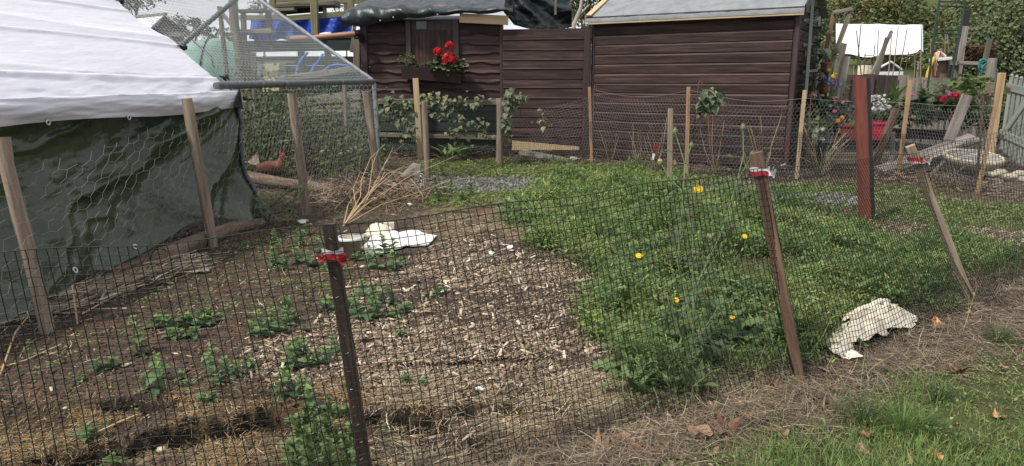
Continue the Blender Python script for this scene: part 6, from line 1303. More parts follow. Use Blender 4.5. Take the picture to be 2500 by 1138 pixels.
# raised beds, planters
def planter(px0, px1, yt, yb, Y_, m, lab, d=.22, name='planter'):
    a, b = Q(px0, yb, Y_), Q(px1, yb, Y_); zt_ = zat((px0 + px1) / 2, yt, Y_); zb_ = max(0, a.z); t = empty(name, V3(((a.x + b.x) / 2, Y_ + d / 2, zb_)), lab, 'planter')
    e = .02; O = [V3((a.x + e, Y_ + e, zb_)), V3((b.x - e, Y_ + e, zb_)), V3((b.x - e, Y_ + d - e, zb_)), V3((a.x + e, Y_ + d - e, zb_))]; T = [V3((a.x, Y_, zt_)), V3((b.x, Y_, zt_)), V3((b.x, Y_ + d, zt_)), V3((a.x, Y_ + d, zt_))]
    I = [p + V3((.02 * sx, .02 * sy, 0)) for p, sx, sy in zip(T, (1, -1, -1, 1), (1, 1, -1, -1))]; J = [p - V3((0, 0, .05)) for p in I]
    G().add(O + T + I + J, [(3, 2, 1, 0)] + [(i, (i + 1) % 4, 4 + (i + 1) % 4, 4 + i) for i in range(4)] + [(4 + i, 4 + (i + 1) % 4, 8 + (i + 1) % 4, 8 + i) for i in range(4)] + [(8 + i, 8 + (i + 1) % 4, 12 + (i + 1) % 4, 12 + i) for i in range(4)]).build('box', m, t)
    G().add([p - V3((0, 0, -.005)) for p in J], [(0, 1, 2, 3)]).build('soil', 'box_brown', t)
    if m.startswith('plastic'): G().bar(T[0] + V3((-.01, -.005, -.02)), T[1] + V3((.01, -.005, -.02)), .035, .02, (0, -1, 0)).build('rim', m, t)
    return t
planter(2046, 2108, 303, 336, 10.9, 'plastic_dull', 'dull brick red trough left of the painted post'); planter(2126, 2162, 298, 342, 10.9, 'plastic_red', 'bright red plastic box right of the painted post')
rb = empty('raised_bed', gp(2090, 400), 'low raised bed edged with old brown boards behind the painted post', 'raised bed')
for (x0, y0, x1, y1, Y_, m, w) in ((2020, 388, 2180, 384, 10.35, 'wood_deck', .16), (2010, 358, 2180, 352, 11.0, 'wood_black', .13), (2150, 352, 2330, 372, 10.9, 'wood_black', .14), (2170, 325, 2310, 330, 11.4, 'wood_black', .16)): a, b = Q(x0, y0, Y_), Q(x1, y1, Y_); beam(rb, a, b, w, .04, m, 'board')
for (x, y, Y_) in ((2022, 380, 10.3), (2178, 376, 10.3)): p = Q(x, y, Y_); beam(rb, V3((p.x, p.y, -.05)), p + V3((0, 0, .05)), .06, .05, 'wood_grey', 'peg')
bx3 = empty('rope_ring', Q(1990, 352, 10.2), 'grey plastic tub rim sunk among plants by the shed corner', 'tub'); q = gp(1992, 385); G().lathe(V3((q.x, q.y, 0)), [(.0, .02), (.22, .02), (.25, .2), (.27, .24), (.25, .27), (.22, .24), (0, .2)], 22).build('tub', 'door_grey', bx3)
# stacked pots with flowers
ptw = [(2015, 152, 177, 11.4, 'terracotta', 'terracotta pot at the top of the pot column, pale plant in it', .085), (2010, 206, 231, 11.4, 'terracotta', 'terracotta pot in the middle of the pot column', .085), (2031, 236, 262, 11.2, 'pot_pink', 'pinkish pot below the purple flowers', .085)]
pole_ = V3((Q(2012, 240, 11.5).x, 11.5, 0)); G().bar(pole_, V3((pole_.x, 11.5, zat(2012, 140, 11.5))), .06, .05).solo('pot_pole', 'wood_black', pole_, 'dark upright pole carrying the hanging pots', 'pole')
for i, (px, yt, yb, Y_, m, lab, r) in enumerate(ptw):
    b_ = Q(px, yb, Y_); h = zat(px, yt, Y_) - b_.z; t = empty('flower_pot', b_, lab, 'flower pot', 'pots hung on the dark pole'); G().lathe(b_, [(0, 0), (r * .68, 0), (r * .92, h * .78), (r * .9, h * .8), (r * 1.06, h * .8), (r * 1.08, h), (r * .95, h), (r * .9, h * .85), (0, h * .85)], 18).build('pot', m, t)
bushy('pot_plant', Q(2018, 150, 11.4), 'straggly pale plant in the top terracotta pot', 'plant', 'lance', [(.17, .20, .11), (.13, .16, .08)], 'pp', 40, (.2, .15, .2), .13)
PF = Q(2030, 236, 11.2); pf = bushy('flower_bush', PF, 'bushy plant with purple and yellow flowers in the pinkish pot', 'flower', 'lance', [(.10, .15, .05), (.075, .12, .04)], 'pf', 70, (.24, .18, .28), .09)
def flowers(par, spots, col, r, n=10, nm='flower_head', ps=.03):
    for (px, py, Y_) in spots: umbel(Q(px, py, Y_), r, par, col, n, nm, ps)
flowers(pf, [(2005, 192, 11.0), (2016, 196, 11.0), (2030, 200, 10.95), (2041, 198, 10.95), (2054, 207, 10.95), (2022, 206, 10.95), (2036, 210, 10.9), (2012, 200, 11)], (.16, .09, .36), .035, 8, 'flower_head', .022); flowers(pf, [(2024, 172, 11), (2035, 186, 10.9), (2038, 180, 10.9)], (.60, .42, .05), .03, 7, 'flower_head', .022)
# plants of the garden
GL = {'dk': [(.055, .085, .036), (.04, .066, .03), (.07, .105, .045)], 'lt': [(.16, .215, .07), (.12, .175, .055), (.19, .24, .10)], 'gy': [(.12, .15, .11), (.095, .125, .085)]}
def bush2(px, py, Y_, rx, ry, rz, n, ls, cols, label, cat, kind='nettle', key='b', **kw):
    q = Q(px, py, Y_); return bushy('garden_plant', V3((q.x, q.y, max(.0, q.z - rz * .45))), label, cat, kind, cols, key, n, (rx, ry, rz), ls, **kw)
d1 = bush2(2222, 285, 11.2, .34, .3, .42, 130, .16, GL['dk'], 'dark leafy dahlia left of the yellow batten', 'dahlia', 'nettle', 'dk'); d2 = bush2(2275, 268, 11.3, .40, .3, .5, 150, .16, GL['dk'], 'dark leafy dahlia bearing dark red flowers', 'dahlia', 'nettle', 'dk'); d3 = bush2(2330, 280, 11.4, .36, .3, .5, 130, .16, GL['dk'], 'dark leafy dahlia behind the tilted grey plank', 'dahlia', 'nettle', 'dk'); d4 = bush2(2172, 300, 11.3, .28, .2, .3, 80, .14, GL['dk'], 'dark leafy plant above the bright red box', 'plant', 'nettle', 'dk')
flowers(d2, [(2303, 243, 10.8), (2333, 235, 10.85)], (.36, .012, .035), .06, 30, 'flower_head', .035); flowers(d2, [(2315, 229, 11.0), (2225, 232, 10.9)], (.56, .13, .30), .04, 12, 'flower_head', .025); flowers(d1, [(2324, 288, 10.9)], (.56, .16, .3), .04, 10)
bush2(2395, 215, 12.0, .36, .25, .34, 90, .13, GL['lt'], 'light green bramble leaves before the grey boards', 'plant', 'heart', 'lt'); bush2(2345, 215, 12.6, .40, .25, .32, 90, .11, GL['gy'] + GL['lt'], 'tall plant with tiny cream flower sprays before the grey boards', 'plant', 'nettle', 'gy2'); bush2(2270, 215, 12.8, .4, .25, .3, 80, .10, GL['lt'], 'wispy green plant before the grey fence boards', 'plant', 'lance', 'lt2')
bush2(2405, 270, 11.2, .3, .3, .5, 120, .16, GL['lt'] + GL['dk'], 'green leafy plant filling the corner left of the gate', 'plant', 'lance', 'cg'); bush2(2392, 300, 10.9, .28, .25, .4, 90, .14, GL['dk'], 'dark plant between the tilted plank and the gate', 'plant', 'nettle', 'dk')
ph = bush2(2148, 262, 11.2, .26, .2, .3, 90, .12, GL['lt'], 'plant covered in white flowers above the bright red box', 'flower', 'lance', 'ph'); flowers(ph, [(2138 + random.uniform(-12, 34), 252 + random.uniform(-18, 18), 10.9) for _ in range(30)], (.62, .62, .60), .03, 5, 'flower_head', .022)
sw = empty('sword_plant', gp(2165, 400), 'clump of long sword shaped leaves behind the painted post', 'plant')
for i in range(11):
    q = Q(2160 + random.uniform(-8, 22), 290, 11.6); put_leaf(leaf_me('lance', (.13, .18, .06), 'sw'), sw, q - V3(sw.location), random.uniform(-2.2, 2.2) + 3.14, random.uniform(.7, 1.35), random.uniform(.4, .75), 0, 'leaf', .55)
bush2(1985, 270, 10.9, .30, .2, .45, 110, .13, GL['gy'] + GL['dk'], 'leafy green plant at the foot of the shed end', 'plant', 'heart', 'sf'); bush2(2060, 275, 11.4, .34, .2, .3, 90, .14, GL['gy'], 'grey green strawberry like leaves left of the painted post', 'plant', 'heart', 'gy3')
mg = bush2(2070, 298, 11.05, .28, .12, .16, 70, .08, GL['lt'], 'marigold plants in the dull red trough', 'flower', 'lobed', 'mg'); flowers(mg, [(2045, 295, 10.7), (2057, 287, 10.7)], (.62, .22, .02), .035, 12, 'flower_head', .022); flowers(mg, [(2037, 272, 10.7), (2056, 250, 10.8), (1988, 236, 10.7)], (.55, .14, .22), .035, 9, 'flower_head', .022)
bush2(1995, 320, 10.4, .3, .2, .35, 100, .10, GL['gy'] + GL['dk'], 'tangled green plants in the shade by the shed corner', 'plant', 'nettle', 'sc')
# wispy dried plant with white puffs
wp = empty('dried_plant', gp(2000, 430), 'wispy pale dried plant with white seed puffs by the shed corner', 'dead plant'); b_ = gp(2000, 430)
for i in range(30):
    tx, ty = 2000 + random.uniform(-60, 80), random.uniform(300, 400); t_ = Q(tx, ty, b_.y + random.uniform(-.2, .2)); m_ = b_.lerp(t_, .5) + V3((random.uniform(-.06, .06), 0, .05)); G().tube([b_ + V3((random.uniform(-.05, .05), 0, 0)), m_, t_], [.006, .005, .003], 5).build('stem', 'stalk_pale' if i % 3 else 'stalk_green', wp)
for (px, py) in ((1993, 320), (2007, 316), (1988, 333), (2007, 341), (2038, 361)): umbel(Q(px, py, b_.y - .1), .035, wp, (.55, .55, .51), 20, 'seed_head', .018)
# trellis and climber at the shed's end
tr = empty('trellis', V3((Q(1975, 240, 10.9).x, 10.9, 0)), 'grey green trellis lath leaning at the shed end', 'trellis')
beam(tr, Q(1966, 240, 10.75), Q(1986, -30, 10.9), .05, .03, 'paint_sage', 'lath'); beam(tr, Q(1990, 250, 11.2), Q(2000, 40, 11.4), .04, .03, 'paint_sage', 'lath')
for y in (50, 110, 175): beam(tr, Q(1962, y, 10.82), Q(2000, y - 4, 11.2), .04, .02, 'paint_sage', 'crossbar')
cl = empty('climber', V3((Q(1985, 240, 11.2).x, 11.1, 0)), 'climbing plant with round leaves on the trellis', 'climber'); G().tube([V3(cl.location), Q(1988, 160, 11.1), Q(1980, 60, 11.0), Q(1992, 0, 11.0)], [.02, .015, .01, .006], 6).build('stem', 'twig', cl)
for i in range(85):
    q = Q(random.gauss(1990, 15), random.uniform(-5, 250), random.uniform(10.9, 11.3)); put_leaf(leaf_me('heart', [(.075, .105, .06), (.105, .135, .085), (.055, .08, .045)][i % 3], 'cl' + str(i % 3)), cl, q - V3(cl.location), random.uniform(-3.1, 3.1), random.uniform(-1.3, -.2), random.uniform(.09, .17), 0)
# ================================================================== PLANTS ON THE PLOT
NC = [(.145, .225, .105), (.115, .185, .085), (.175, .265, .105), (.23, .33, .11)]
def nettle(name, loc, h, tiers, size, droop, key, label=None, group=None, cols=NC, kind='nettle'):
    t = empty(name, loc, label, 'nettle' if kind == 'nettle' else 'plant', group); a = random.uniform(0, 6)
    tip = V3((random.uniform(-.15, .15) * h, random.uniform(-.15, .15) * h, h))
    G().tube([V3((0, 0, -.03)), tip * .5 + V3((.01, 0, 0)), tip], [.0045, .0035, .0015], 5).build('stem', 'stalk_green', None).parent = t
    for k in range(tiers):
        f = (k + .6) / tiers; b = tip * f; s = size * (1.05 - .62 * f ** 2); el = droop + .75 * f
        for q in range(2): put_leaf(leaf_me(kind, cols[min(3, int(f * 4 + random.random() * .6)) % len(cols)], key + str(min(3, int(f * 4)))), t, b, a + q * math.pi + random.uniform(-.35, .35), el + random.uniform(-.4, .35), s * random.uniform(.6, 1.2), random.uniform(-.4, .4))
        a += 1.571
    for q in range(4): put_leaf(leaf_me(kind, cols[-1], key + 'y'), t, tip, a + q * 1.57, .75 + random.uniform(-.2, .2), size * .3)
    return t
PROTO = [nettle('nettle', V3((-2 - i, -3, 0)), h, n, s, d, 'nt') for i, (h, n, s, d) in enumerate(((.10, 5, .095, -.15), (.065, 4, .085, -.05), (.14, 6, .095, -.3), (.05, 4, .075, .0), (.17, 5, .085, -.75)))]
NSP = [  # (px, py, kind, size)  bases on the soil
 (664, 648, 0, 1.1), (690, 655, 2, 1.0), (715, 640, 0, 1.0), (742, 650, 2, 1.0), (768, 648, 0, 1.1), (690, 622, 2, .9), (730, 600, 2, 1.0), (765, 610, 2, 1.0), (790, 625, 0, 1.0), (672, 600, 0, .9), (745, 575, 2, .9),
 (895, 645, 2, .9), (920, 650, 0, 1.1), (945, 652, 2, .9), (968, 648, 0, 1.1), (985, 645, 0, .9), (930, 630, 2, 1.1), (875, 640, 1, 1.0), (960, 628, 2, .9), (905, 618, 4, .9),
 (855, 765, 0, 1.1), (880, 775, 2, .9), (905, 770, 0, 1.1), (930, 768, 2, .9), (955, 770, 0, 1.1), (980, 765, 1, 1.2), (1000, 760, 1, 1.1), (870, 745, 2, 1.0), (900, 740, 2, 1.0), (935, 742, 2, .9), (965, 745, 0, 1.0), (840, 750, 0, 1.0), (890, 715, 2, .9), (920, 720, 0, .9), (815, 755, 0, .9), (790, 748, 1, 1.1),
 (390, 800, 3, 1.2), (410, 808, 3, 1.2), (435, 800, 1, 1.0), (460, 798, 3, 1.3), (485, 795, 1, 1.0), (510, 800, 3, 1.2), (530, 796, 3, 1.0), (455, 780, 1, 1.0), (480, 772, 1, 1.0), (500, 778, 1, 1.0), (425, 825, 3, 1.1), (450, 830, 3, 1.1), (475, 828, 3, 1.0), (415, 785, 1, .9),
 (615, 820, 0, .9), (635, 828, 1, 1.0), (655, 815, 0, .9), (680, 812, 1, .9), (640, 800, 2, .8), (705, 800, 0, .9), (725, 790, 1, .9), (700, 770, 2, .8), (735, 800, 1, .8), (660, 790, 0, .8),
 (720, 895, 0, 1.0), (745, 905, 1, 1.0), (765, 890, 2, .9), (785, 880, 0, .9), (705, 880, 1, .9), (750, 870, 2, .8), (800, 860, 0, .8), (730, 850, 1, .8),
 (560, 925, 0, .9), (585, 915, 2, .8), (545, 935, 1, .8), (600, 905, 1, .8), (520, 925, 4, .8), (500, 900, 4, .9), (345, 880, 4, 1.2), (350, 875, 4, 1.1), (330, 965, 4, .9), (370, 955, 4, 1.0), (390, 945, 4, .8), (350, 960, 2, .7),
 (255, 910, 1, .9), (268, 905, 3, .9), (208, 930, 3, .6), (290, 985, 3, .8), (228, 1060, 1, .8), (285, 1105, 1, .9), (292, 1140, 1, 1.0), (75, 865, 4, .7), (490, 985, 3, .8), (520, 975, 3, .7), (440, 935, 3, .9), (455, 950, 3, .8),
 (690, 975, 2, .9), (715, 970, 0, .9), (745, 985, 2, .9), (770, 995, 0, .9), (700, 1000, 1, 1.0), (730, 1015, 2, .8), (980, 825, 4, .5), (975, 815, 1, .6), (1000, 930, 3, .6), (860, 955, 3, .7), (330, 785, 3, .7), (1040, 715, 3, .9), (1065, 712, 3, .9), (1085, 715, 3, .7), (1020, 950, 3, .7)]
def where(px, py):
    for (a, b, c, d, s) in ((640, 560, 800, 665, 'left of the beige pot'), (860, 600, 1000, 660, 'in front of the white board'), (780, 700, 1010, 785, 'right of the darkest stake, middle height'), (370, 760, 545, 835, 'in the broad patch on open soil'), (595, 760, 740, 835, 'left of the darkest stake, middle height'), (690, 840, 810, 910, 'close left of the darkest stake'), (490, 895, 610, 940, 'on the chip edge'), (320, 870, 400, 970, 'drooping by the left hollow'), (680, 960, 780, 1020, 'above the mallow')):
        if a <= px <= c and b <= py <= d: return s
    return 'standing alone on the soil'
WH = {}
for (px, py, k, s) in NSP: WH.setdefault(where(px, py), []).append((px, py, k, s))
for w, L in WH.items():
    xs0, xs1 = min(q[0] for q in L), max(q[0] for q in L); ys0, ys1 = min(q[1] for q in L), max(q[1] for q in L)
    for (px, py, k, s) in L:
        if len(L) == 1 or 'alone' in w: lab = 'single ' + ('small' if s < .8 else 'sturdy') + ' nettle ' + ('near the left picture edge' if px < 300 else 'by the hollow in the soil' if px < 420 else 'on soil before the darkest stake' if px < 700 else 'on the wood chips') + (', lower one' if py > 950 else ', upper one')
        else:
            fx = (px - xs0) / (xs1 - xs0 + 1); fy = (py - ys0) / (ys1 - ys0 + 1); row = 'back' if fy < .25 else 'second' if fy < .5 else 'third' if fy < .75 else 'front'; colm = ('far left', 'left', 'right', 'far right')[min(3, int(fx * 4))]
            lab = ('nettle', 'low nettle', 'tall nettle', 'flat nettle', 'drooping nettle')[k] + ' ' + w + ', ' + row + ' row ' + colm
        r = copy_thing(PROTO[k], gp(px + random.uniform(-12, 12), py + random.uniform(-9, 9)), random.uniform(0, 6.28), s * random.uniform(.62, 1.08), lab); r['group'] = 'nettles ' + w
for p in PROTO:
    for c_ in list(p.children): bpy.data.objects.remove(c_)
    bpy.data.objects.remove(p)
# grey green cut leaf weeds at the foot of the darkest stake
MC = [(.20, .27, .11), (.16, .225, .085), (.24, .31, .13), (.13, .19, .07)]
mallow = [nettle('ragwort', V3((-2 - i, -4, 0)), h, n, s, d, 'mw', None, None, MC, 'lobed') for i, (h, n, s, d) in enumerate(((.075, 11, .058, .4), (.05, 9, .062, .35), (.11, 13, .055, .35)))]
ML = [(720, 1060, 1, 1), (750, 1050, 0, 1), (780, 1040, 0, .9), (805, 1030, 2, .8), (735, 1090, 0, 1.1), (770, 1085, 2, .9), (800, 1075, 0, 1), (835, 1065, 1, 1), (715, 1120, 1, 1.1), (750, 1125, 0, 1.1), (790, 1120, 2, .9), (825, 1110, 0, 1), (855, 1090, 0, .9), (850, 1135, 0, 1.1), (800, 1160, 2, 1), (760, 1165, 0, 1.1), (840, 1170, 2, .9), (820, 1005, 1, .9), (775, 1015, 1, .9), (850, 1030, 1, .8), (925, 1060, 1, .6), (945, 1050, 1, .5), (880, 1150, 1, 1), (720, 1160, 1, 1.1), (1080, 430, 2, 1.3), (1062, 470, 2, 1.6), (1085, 478, 0, 1.8), (1100, 470, 2, 1.5), (1070, 495, 0, 1.6), (1150, 480, 0, 1.5), (1130, 490, 1, 1.5)]
for (px, py, k, s) in ML:
    near_ = py > 900; r = copy_thing(mallow[k], gp(px, py), random.uniform(0, 6.28), s * random.uniform(.9, 1.1), ('tall ' if k == 2 else 'low ' if k == 1 else '') + 'pale cut leaf weed at the darkest stake foot, ' + ('back' if py < 1040 else 'second' if py < 1075 else 'third' if py < 1115 else 'front') + ' row ' + ('far left' if px < 745 else 'left' if px < 785 else 'right' if px < 830 else 'far right') if near_ and px < 900 else ('small feathery weed right of the darkest stake' if near_ else 'bushy cut leaf weed beside the gravel, ' + ('right group' if px > 1110 else 'left group') + (' rear' if py < 475 else ' front') + (' tall one' if k == 2 else ' low one'))); r['category'] = 'weed'; r['group'] = 'cut leaf weeds'
# leafy weeds among the green bed: docks and thistle leaves
WC = [(.155, .235, .085), (.13, .20, .08), (.18, .26, .095), (.22, .29, .11)]
dock = [nettle('broadleaf_weed', V3((-2 - i, -5, 0)), h, n, s, d, 'dk_w', None, None, WC, kd) for i, (h, n, s, d, kd) in enumerate(((.06, 5, .16, .35, 'lance'), (.10, 6, .13, .2, 'lobed'), (.16, 6, .12, .1, 'lobed')))]
random.seed(5); pts_ = []
while len(pts_) < 64:
    px, py = random.uniform(1210, 2330), random.uniform(440, 960); p = P(px, py)
    if zone(np.array([p.x]), np.array([p.y]))[0] == 'weeds': pts_.append((px, py))
for (px, py) in pts_:
    k = random.choice((0, 1, 1, 2, 2)); col_ = ('at the chip side' if px < 1400 else 'left of the lone yellow flower' if px < 1540 else 'left of the sow thistle' if px < 1680 else 'right of the sow thistle' if px < 1800 else 'left of the brown stake' if px < 1900 else 'right of the brown stake' if px < 2000 else 'before the painted post' if px < 2130 else 'right of the painted post'); row_ = 'far edge' if py < 490 else 'back part' if py < 560 else 'upper middle' if py < 640 else 'middle' if py < 720 else 'lower middle' if py < 800 else 'front edge'
    r = copy_thing(dock[k], gp(px, py), random.uniform(0, 6.28), random.uniform(.7, 1.5), ('broad leaved', 'cut leaved', 'taller cut leaved')[k] + ' weed ' + col_ + ', ' + row_ + ' of the green bed'); r['category'] = 'weed'; r['group'] = 'rosette weeds in the green bed'
for i, (px, py, s) in enumerate(((1540, 970, 1.0), (1560, 975, .8), (1640, 965, .8), (1700, 975, .9), (1480, 800, .8), (2130, 700, .8), (1105, 395, 2.2), (1130, 392, 2.0), (1085, 398, 2.0))):
    r = copy_thing(dock[0], gp(px, py), random.uniform(0, 6.28), s, ['broad leaved plantain at the edge of the straw left of the sow thistle', 'smaller plantain beside the one at the straw edge', 'plantain under the sow thistle', 'plantain right of the sow thistle foot', 'plantain on the left edge of the green bed', 'plantain near the painted post foot', 'dock before the green shed boards, middle', 'dock before the green shed boards, right', 'dock before the green shed boards, left'][i]); r['category'] = 'weed'
for q in mallow + dock:
    for c_ in list(q.children): bpy.data.objects.remove(c_)
    bpy.data.objects.remove(q)

# ---------- sow thistles behind the front fence
st = empty('sow_thistle', gp(1690, 935), 'tall spindly sow thistle with yellow flowers rising behind the front fence', 'sow thistle')
Yt = gp(1690, 935).y
def stem(par, ch, r0, r1, m='stalk_green', Y0=None, dY=.06):
    Y0 = Y0 or Yt; n = len(ch); pts = [Q(x, y, Y0 + dY * k) for k, (x, y) in enumerate(ch)]
    G().tube(pts, [.7 * (r0 + (r1 - r0) * k / (n - 1)) for k in range(n)], 6).build('stem', m, par); return pts
def bud(par, p, s=.012, tip=(.40, .33, .03)):
    g = G(); g.ball(p, s, 8, 6, (1, 1, 1.3), .2); g.tube([p - V3((0, 0, s * 1.9)), p - V3((0, 0, s * .8))], [s * .35, s * .8], 7).tube([p + V3((0, 0, s * .9)), p + V3((0, 0, s * 1.7))], [s * .55, s * .3], 7); g.build('bud', 'stalk_green', par)
def daisy(par, c, r, n=20, face=V3((-.2, -.8, .6))):
    org = V3((0, 0, 0)); t_ = par; 
    while t_ is not None: org += t_.location; t_ = t_.parent
    x, y, d = frame_of(face); Vs = []; Fs = []; k = 0
    for ring, (rr, m) in enumerate(((r, n), (r * .66, n - 5), (r * .35, 8))):
        for i in range(m):
            a = 2 * math.pi * (i + .5 * ring) / m; u_ = x * math.cos(a) + y * math.sin(a); w_ = x * -math.sin(a) + y * math.cos(a); w = rr * .17; l = d * rr * (.12 + .25 * ring)
            Vs += [c + l - w_ * w * .5, c + u_ * rr + l * 1.4 - w_ * w, c + u_ * rr + l * 1.4 + w_ * w, c + l + w_ * w * .5]; Fs.append((k, k + 1, k + 2, k + 3)); k += 4
    me = mesh_np('flower_head', [tuple(v - org) for v in Vs], Fs, pick([(.80, .56, .01), (.78, .50, .01)], len(Vs), .06)); link('flower_head', me, 'petal', par)
    G().tube([c - d * r * .55, c - d * r * .02], [r * .12, r * .36], 8).build('calyx', 'stalk_green', par)
s1 = stem(st, [(1690, 935), (1692, 800), (1700, 700), (1745, 590), (1800, 490), (1822, 462)], .0065, .0025); daisy(st, s1[-1], .017, 20, V3((.9, -.35, .3)))
s2 = stem(st, [(1695, 760), (1690, 640), (1692, 560), (1685, 500), (1705, 462)], .006, .0025); daisy(st, s2[-1], .020)
s3 = stem(st, [(1700, 700), (1765, 560), (1800, 440), (1815, 380), (1814, 312)], .0055, .003); bud(st, s3[-1], .012)
s4 = stem(st, [(1800, 440), (1822, 405), (1836, 378)], .004, .002); bud(st, s4[-1], .011)
s5 = stem(st, [(1692, 800), (1655, 640), (1668, 470), (1672, 400), (1688, 356)], .007, .003); bud(st, s5[-1], .011)
s6 = stem(st, [(1672, 400), (1655, 345), (1648, 322)], .004, .002); bud(st, s6[-1], .012)
s7 = stem(st, [(1668, 470), (1640, 440), (1612, 398)], .004, .002); bud(st, s7[-1], .012); daisy(st, s7[-1] + V3((-.003, -.004, .012)), .008, 9)
s8 = stem(st, [(1690, 900), (1640, 760), (1600, 640), (1590, 560)], .006, .002); bud(st, s8[-1], .01)
for ch in ([(1700, 700), (1755, 660), (1795, 640)], [(1695, 840), (1760, 740), (1850, 700)], [(1692, 800), (1690, 700), (1740, 640), (1762, 600)], [(1690, 880), (1600, 700), (1560, 560)]): p_ = stem(st, ch, .004, .0015); bud(st, p_[-1], .009)
for ch in s1[3:5] + s2[1:4] + s3[1:3] + s5[1:4] + s8[1:3]:
    for q in range(2): e = ch + V3((random.uniform(-.05, .05), random.uniform(-.03, .03), random.uniform(.0, .06))); G().tube([ch, e], [.0018, .0012], 4).build('stem', 'stalk_green', st); G().ball(e, .009, 7, 5, (1, 1, 1.2), .3).build('dead_head', 'twig', st)
for i in range(60):
    f = random.random() ** 1.5; px = 1690 + random.uniform(-70, 110) * (f + .25); py = 930 - 560 * f; put_leaf(leaf_me('lobed' if i % 3 else 'lance', [(.095, .135, .075), (.12, .16, .085)][i % 2], 'th' + str(i % 2)), st, Q(px, py, Yt + .1 + .15 * f) - V3(st.location), random.uniform(-3, 3), random.uniform(-.7, .6), random.uniform(.07, .16) * (1.2 - .7 * f), 0, 'leaf', .7)
for i, (px, py, Y_, lab) in enumerate(((1560, 625, 3.3, 'lone yellow flower on a thin stem at the left of the green bed'), (1818, 578, 3.7, 'yellow flower low in the weeds left of the brown stake'), (1650, 733, 3.3, 'yellow flower half hidden left of the sow thistle stems'), (1738, 870, 3.1, 'yellow flower near the ground at the sow thistle foot'), (1788, 775, 3.3, 'small orange flower low beside the sow thistle'))):
    c = Q(px, py, Y_); g0 = gxy(c.x + .02, c.y); t = empty('yellow_flower', g0, lab, 'flower', 'yellow flowers in the green bed'); G().tube([g0, g0.lerp(c, .6) + V3((.01, 0, 0)), c], [.003, .0025, .002], 5).build('stem', 'stalk_green', t); daisy(t, c, .016 if i < 3 else .012, 18, V3((-.1, -.5, .85)))
# bare dead stalks along the shed fence
random.seed(9)
for i, (px, py, h, lab) in enumerate(((1560, 405, 120, 'reddish bare stalks behind the honeycomb wire, left of the grey batten'), (1600, 410, 130, 'bare brown stalks hung with the white tag'), (1745, 420, 150, 'bare branching stalk right of the middle batten'), (1865, 425, 150, 'tall bare branching stalk before the shed right end'), (1830, 425, 90, 'short bare stalk behind the brown stake top'), (1490, 405, 100, 'thin bare stalks near the shed left end'))):
    b_ = gp(px, py); t = empty('dead_stalk', b_, lab, 'dead plant', 'dead stalks along the shed')
    for k in range(12):
        a = random.uniform(-.6, .6); L = h * random.uniform(.5, 1); e = Q(px + a * L * .6, py - L, b_.y + random.uniform(-.1, .1)); m_ = b_.lerp(e, .5) + V3((random.uniform(-.04, .04), 0, 0)); G().tube([b_, m_, e], [.007, .005, .0025], 5).build('stem', 'twig' if k % 2 else 'stalk_pale', t)
        for q in range(3): f = m_.lerp(e, random.random()); G().tube([f, f + V3((random.uniform(-.14, .14), 0, random.uniform(.02, .16)))], [.003, .0015], 4).build('twig', 'twig', t)

# ---------- bindweed on the rail, post and honeycomb wire
VC = [(.16, .21, .125), (.12, .165, .085), (.21, .255, .155), (.27, .27, .17), (.34, .28, .17)]
def vine(label, spots, Y_, n, size, sprd, fade=.2):
    n = int(n * 1.9); size *= .86
    q0 = Q(*spots[0], Y_); t = empty('bindweed', q0, label, 'bindweed', 'bindweed vines')
    for i in range(7):
        a, b = random.choice(spots), random.choice(spots); p, q = Q(*a, Y_), Q(*b, Y_); G().tube([p, p.lerp(q, .5) + V3((random.uniform(-.1, .1), random.uniform(-.06, .02), random.uniform(-.15, .05))), q], .005, 4).build('stem', 'twig' if i % 2 else 'stalk_green', t)
    for i in range(n):
        s = random.choice(spots); p = Q(s[0] + random.gauss(0, sprd), s[1] + random.gauss(0, sprd), Y_ + random.uniform(-.10, .06)); k = random.randrange(3) if random.random() > fade else random.randrange(3, 5)
        put_leaf(leaf_me('heart', VC[k], 'vn' + str(k)), t, p - q0, random.gauss(3.14, .9), random.uniform(-1.25, -.25), size * random.uniform(.6, 1.2), random.uniform(-.5, .5))
vine('thick bindweed hanging left of the pale prop post', [(950, 248), (965, 255), (980, 250), (1000, 255), (960, 280), (985, 290), (1000, 310), (945, 265), (990, 270), (975, 265), (998, 330)], 11.9, 95, .115, 9)
vine('bindweed trailing along the shed rail between the prop post and the far stake', [(1045, 245), (1060, 240), (1075, 255), (1095, 250), (1110, 262), (1130, 250), (1150, 250), (1170, 245), (1100, 290), (1110, 320), (1120, 340), (1130, 300), (1085, 275), (1165, 300), (1180, 320), (1065, 262)], 11.9, 130, .105, 11, .4)
vine('bindweed wrapped round the top of the far round stake', [(1235, 228), (1250, 232), (1265, 240), (1240, 250), (1256, 258), (1245, 275), (1238, 300), (1240, 325), (1280, 238)], 11.2, 62, .115, 8)
vine('bindweed clump hanging on the honeycomb wire at the middle of the shed', [(1715, 222), (1728, 225), (1742, 232), (1752, 242), (1720, 245), (1735, 250), (1715, 262), (1710, 275), (1722, 268)], 9.95, 46, .13, 7, .05)
vine('withered bindweed leaves on the sagging wire right of the far stake', [(1318, 290), (1325, 285), (1340, 305), (1330, 315)], 11.1, 7, .10, 6, .8)

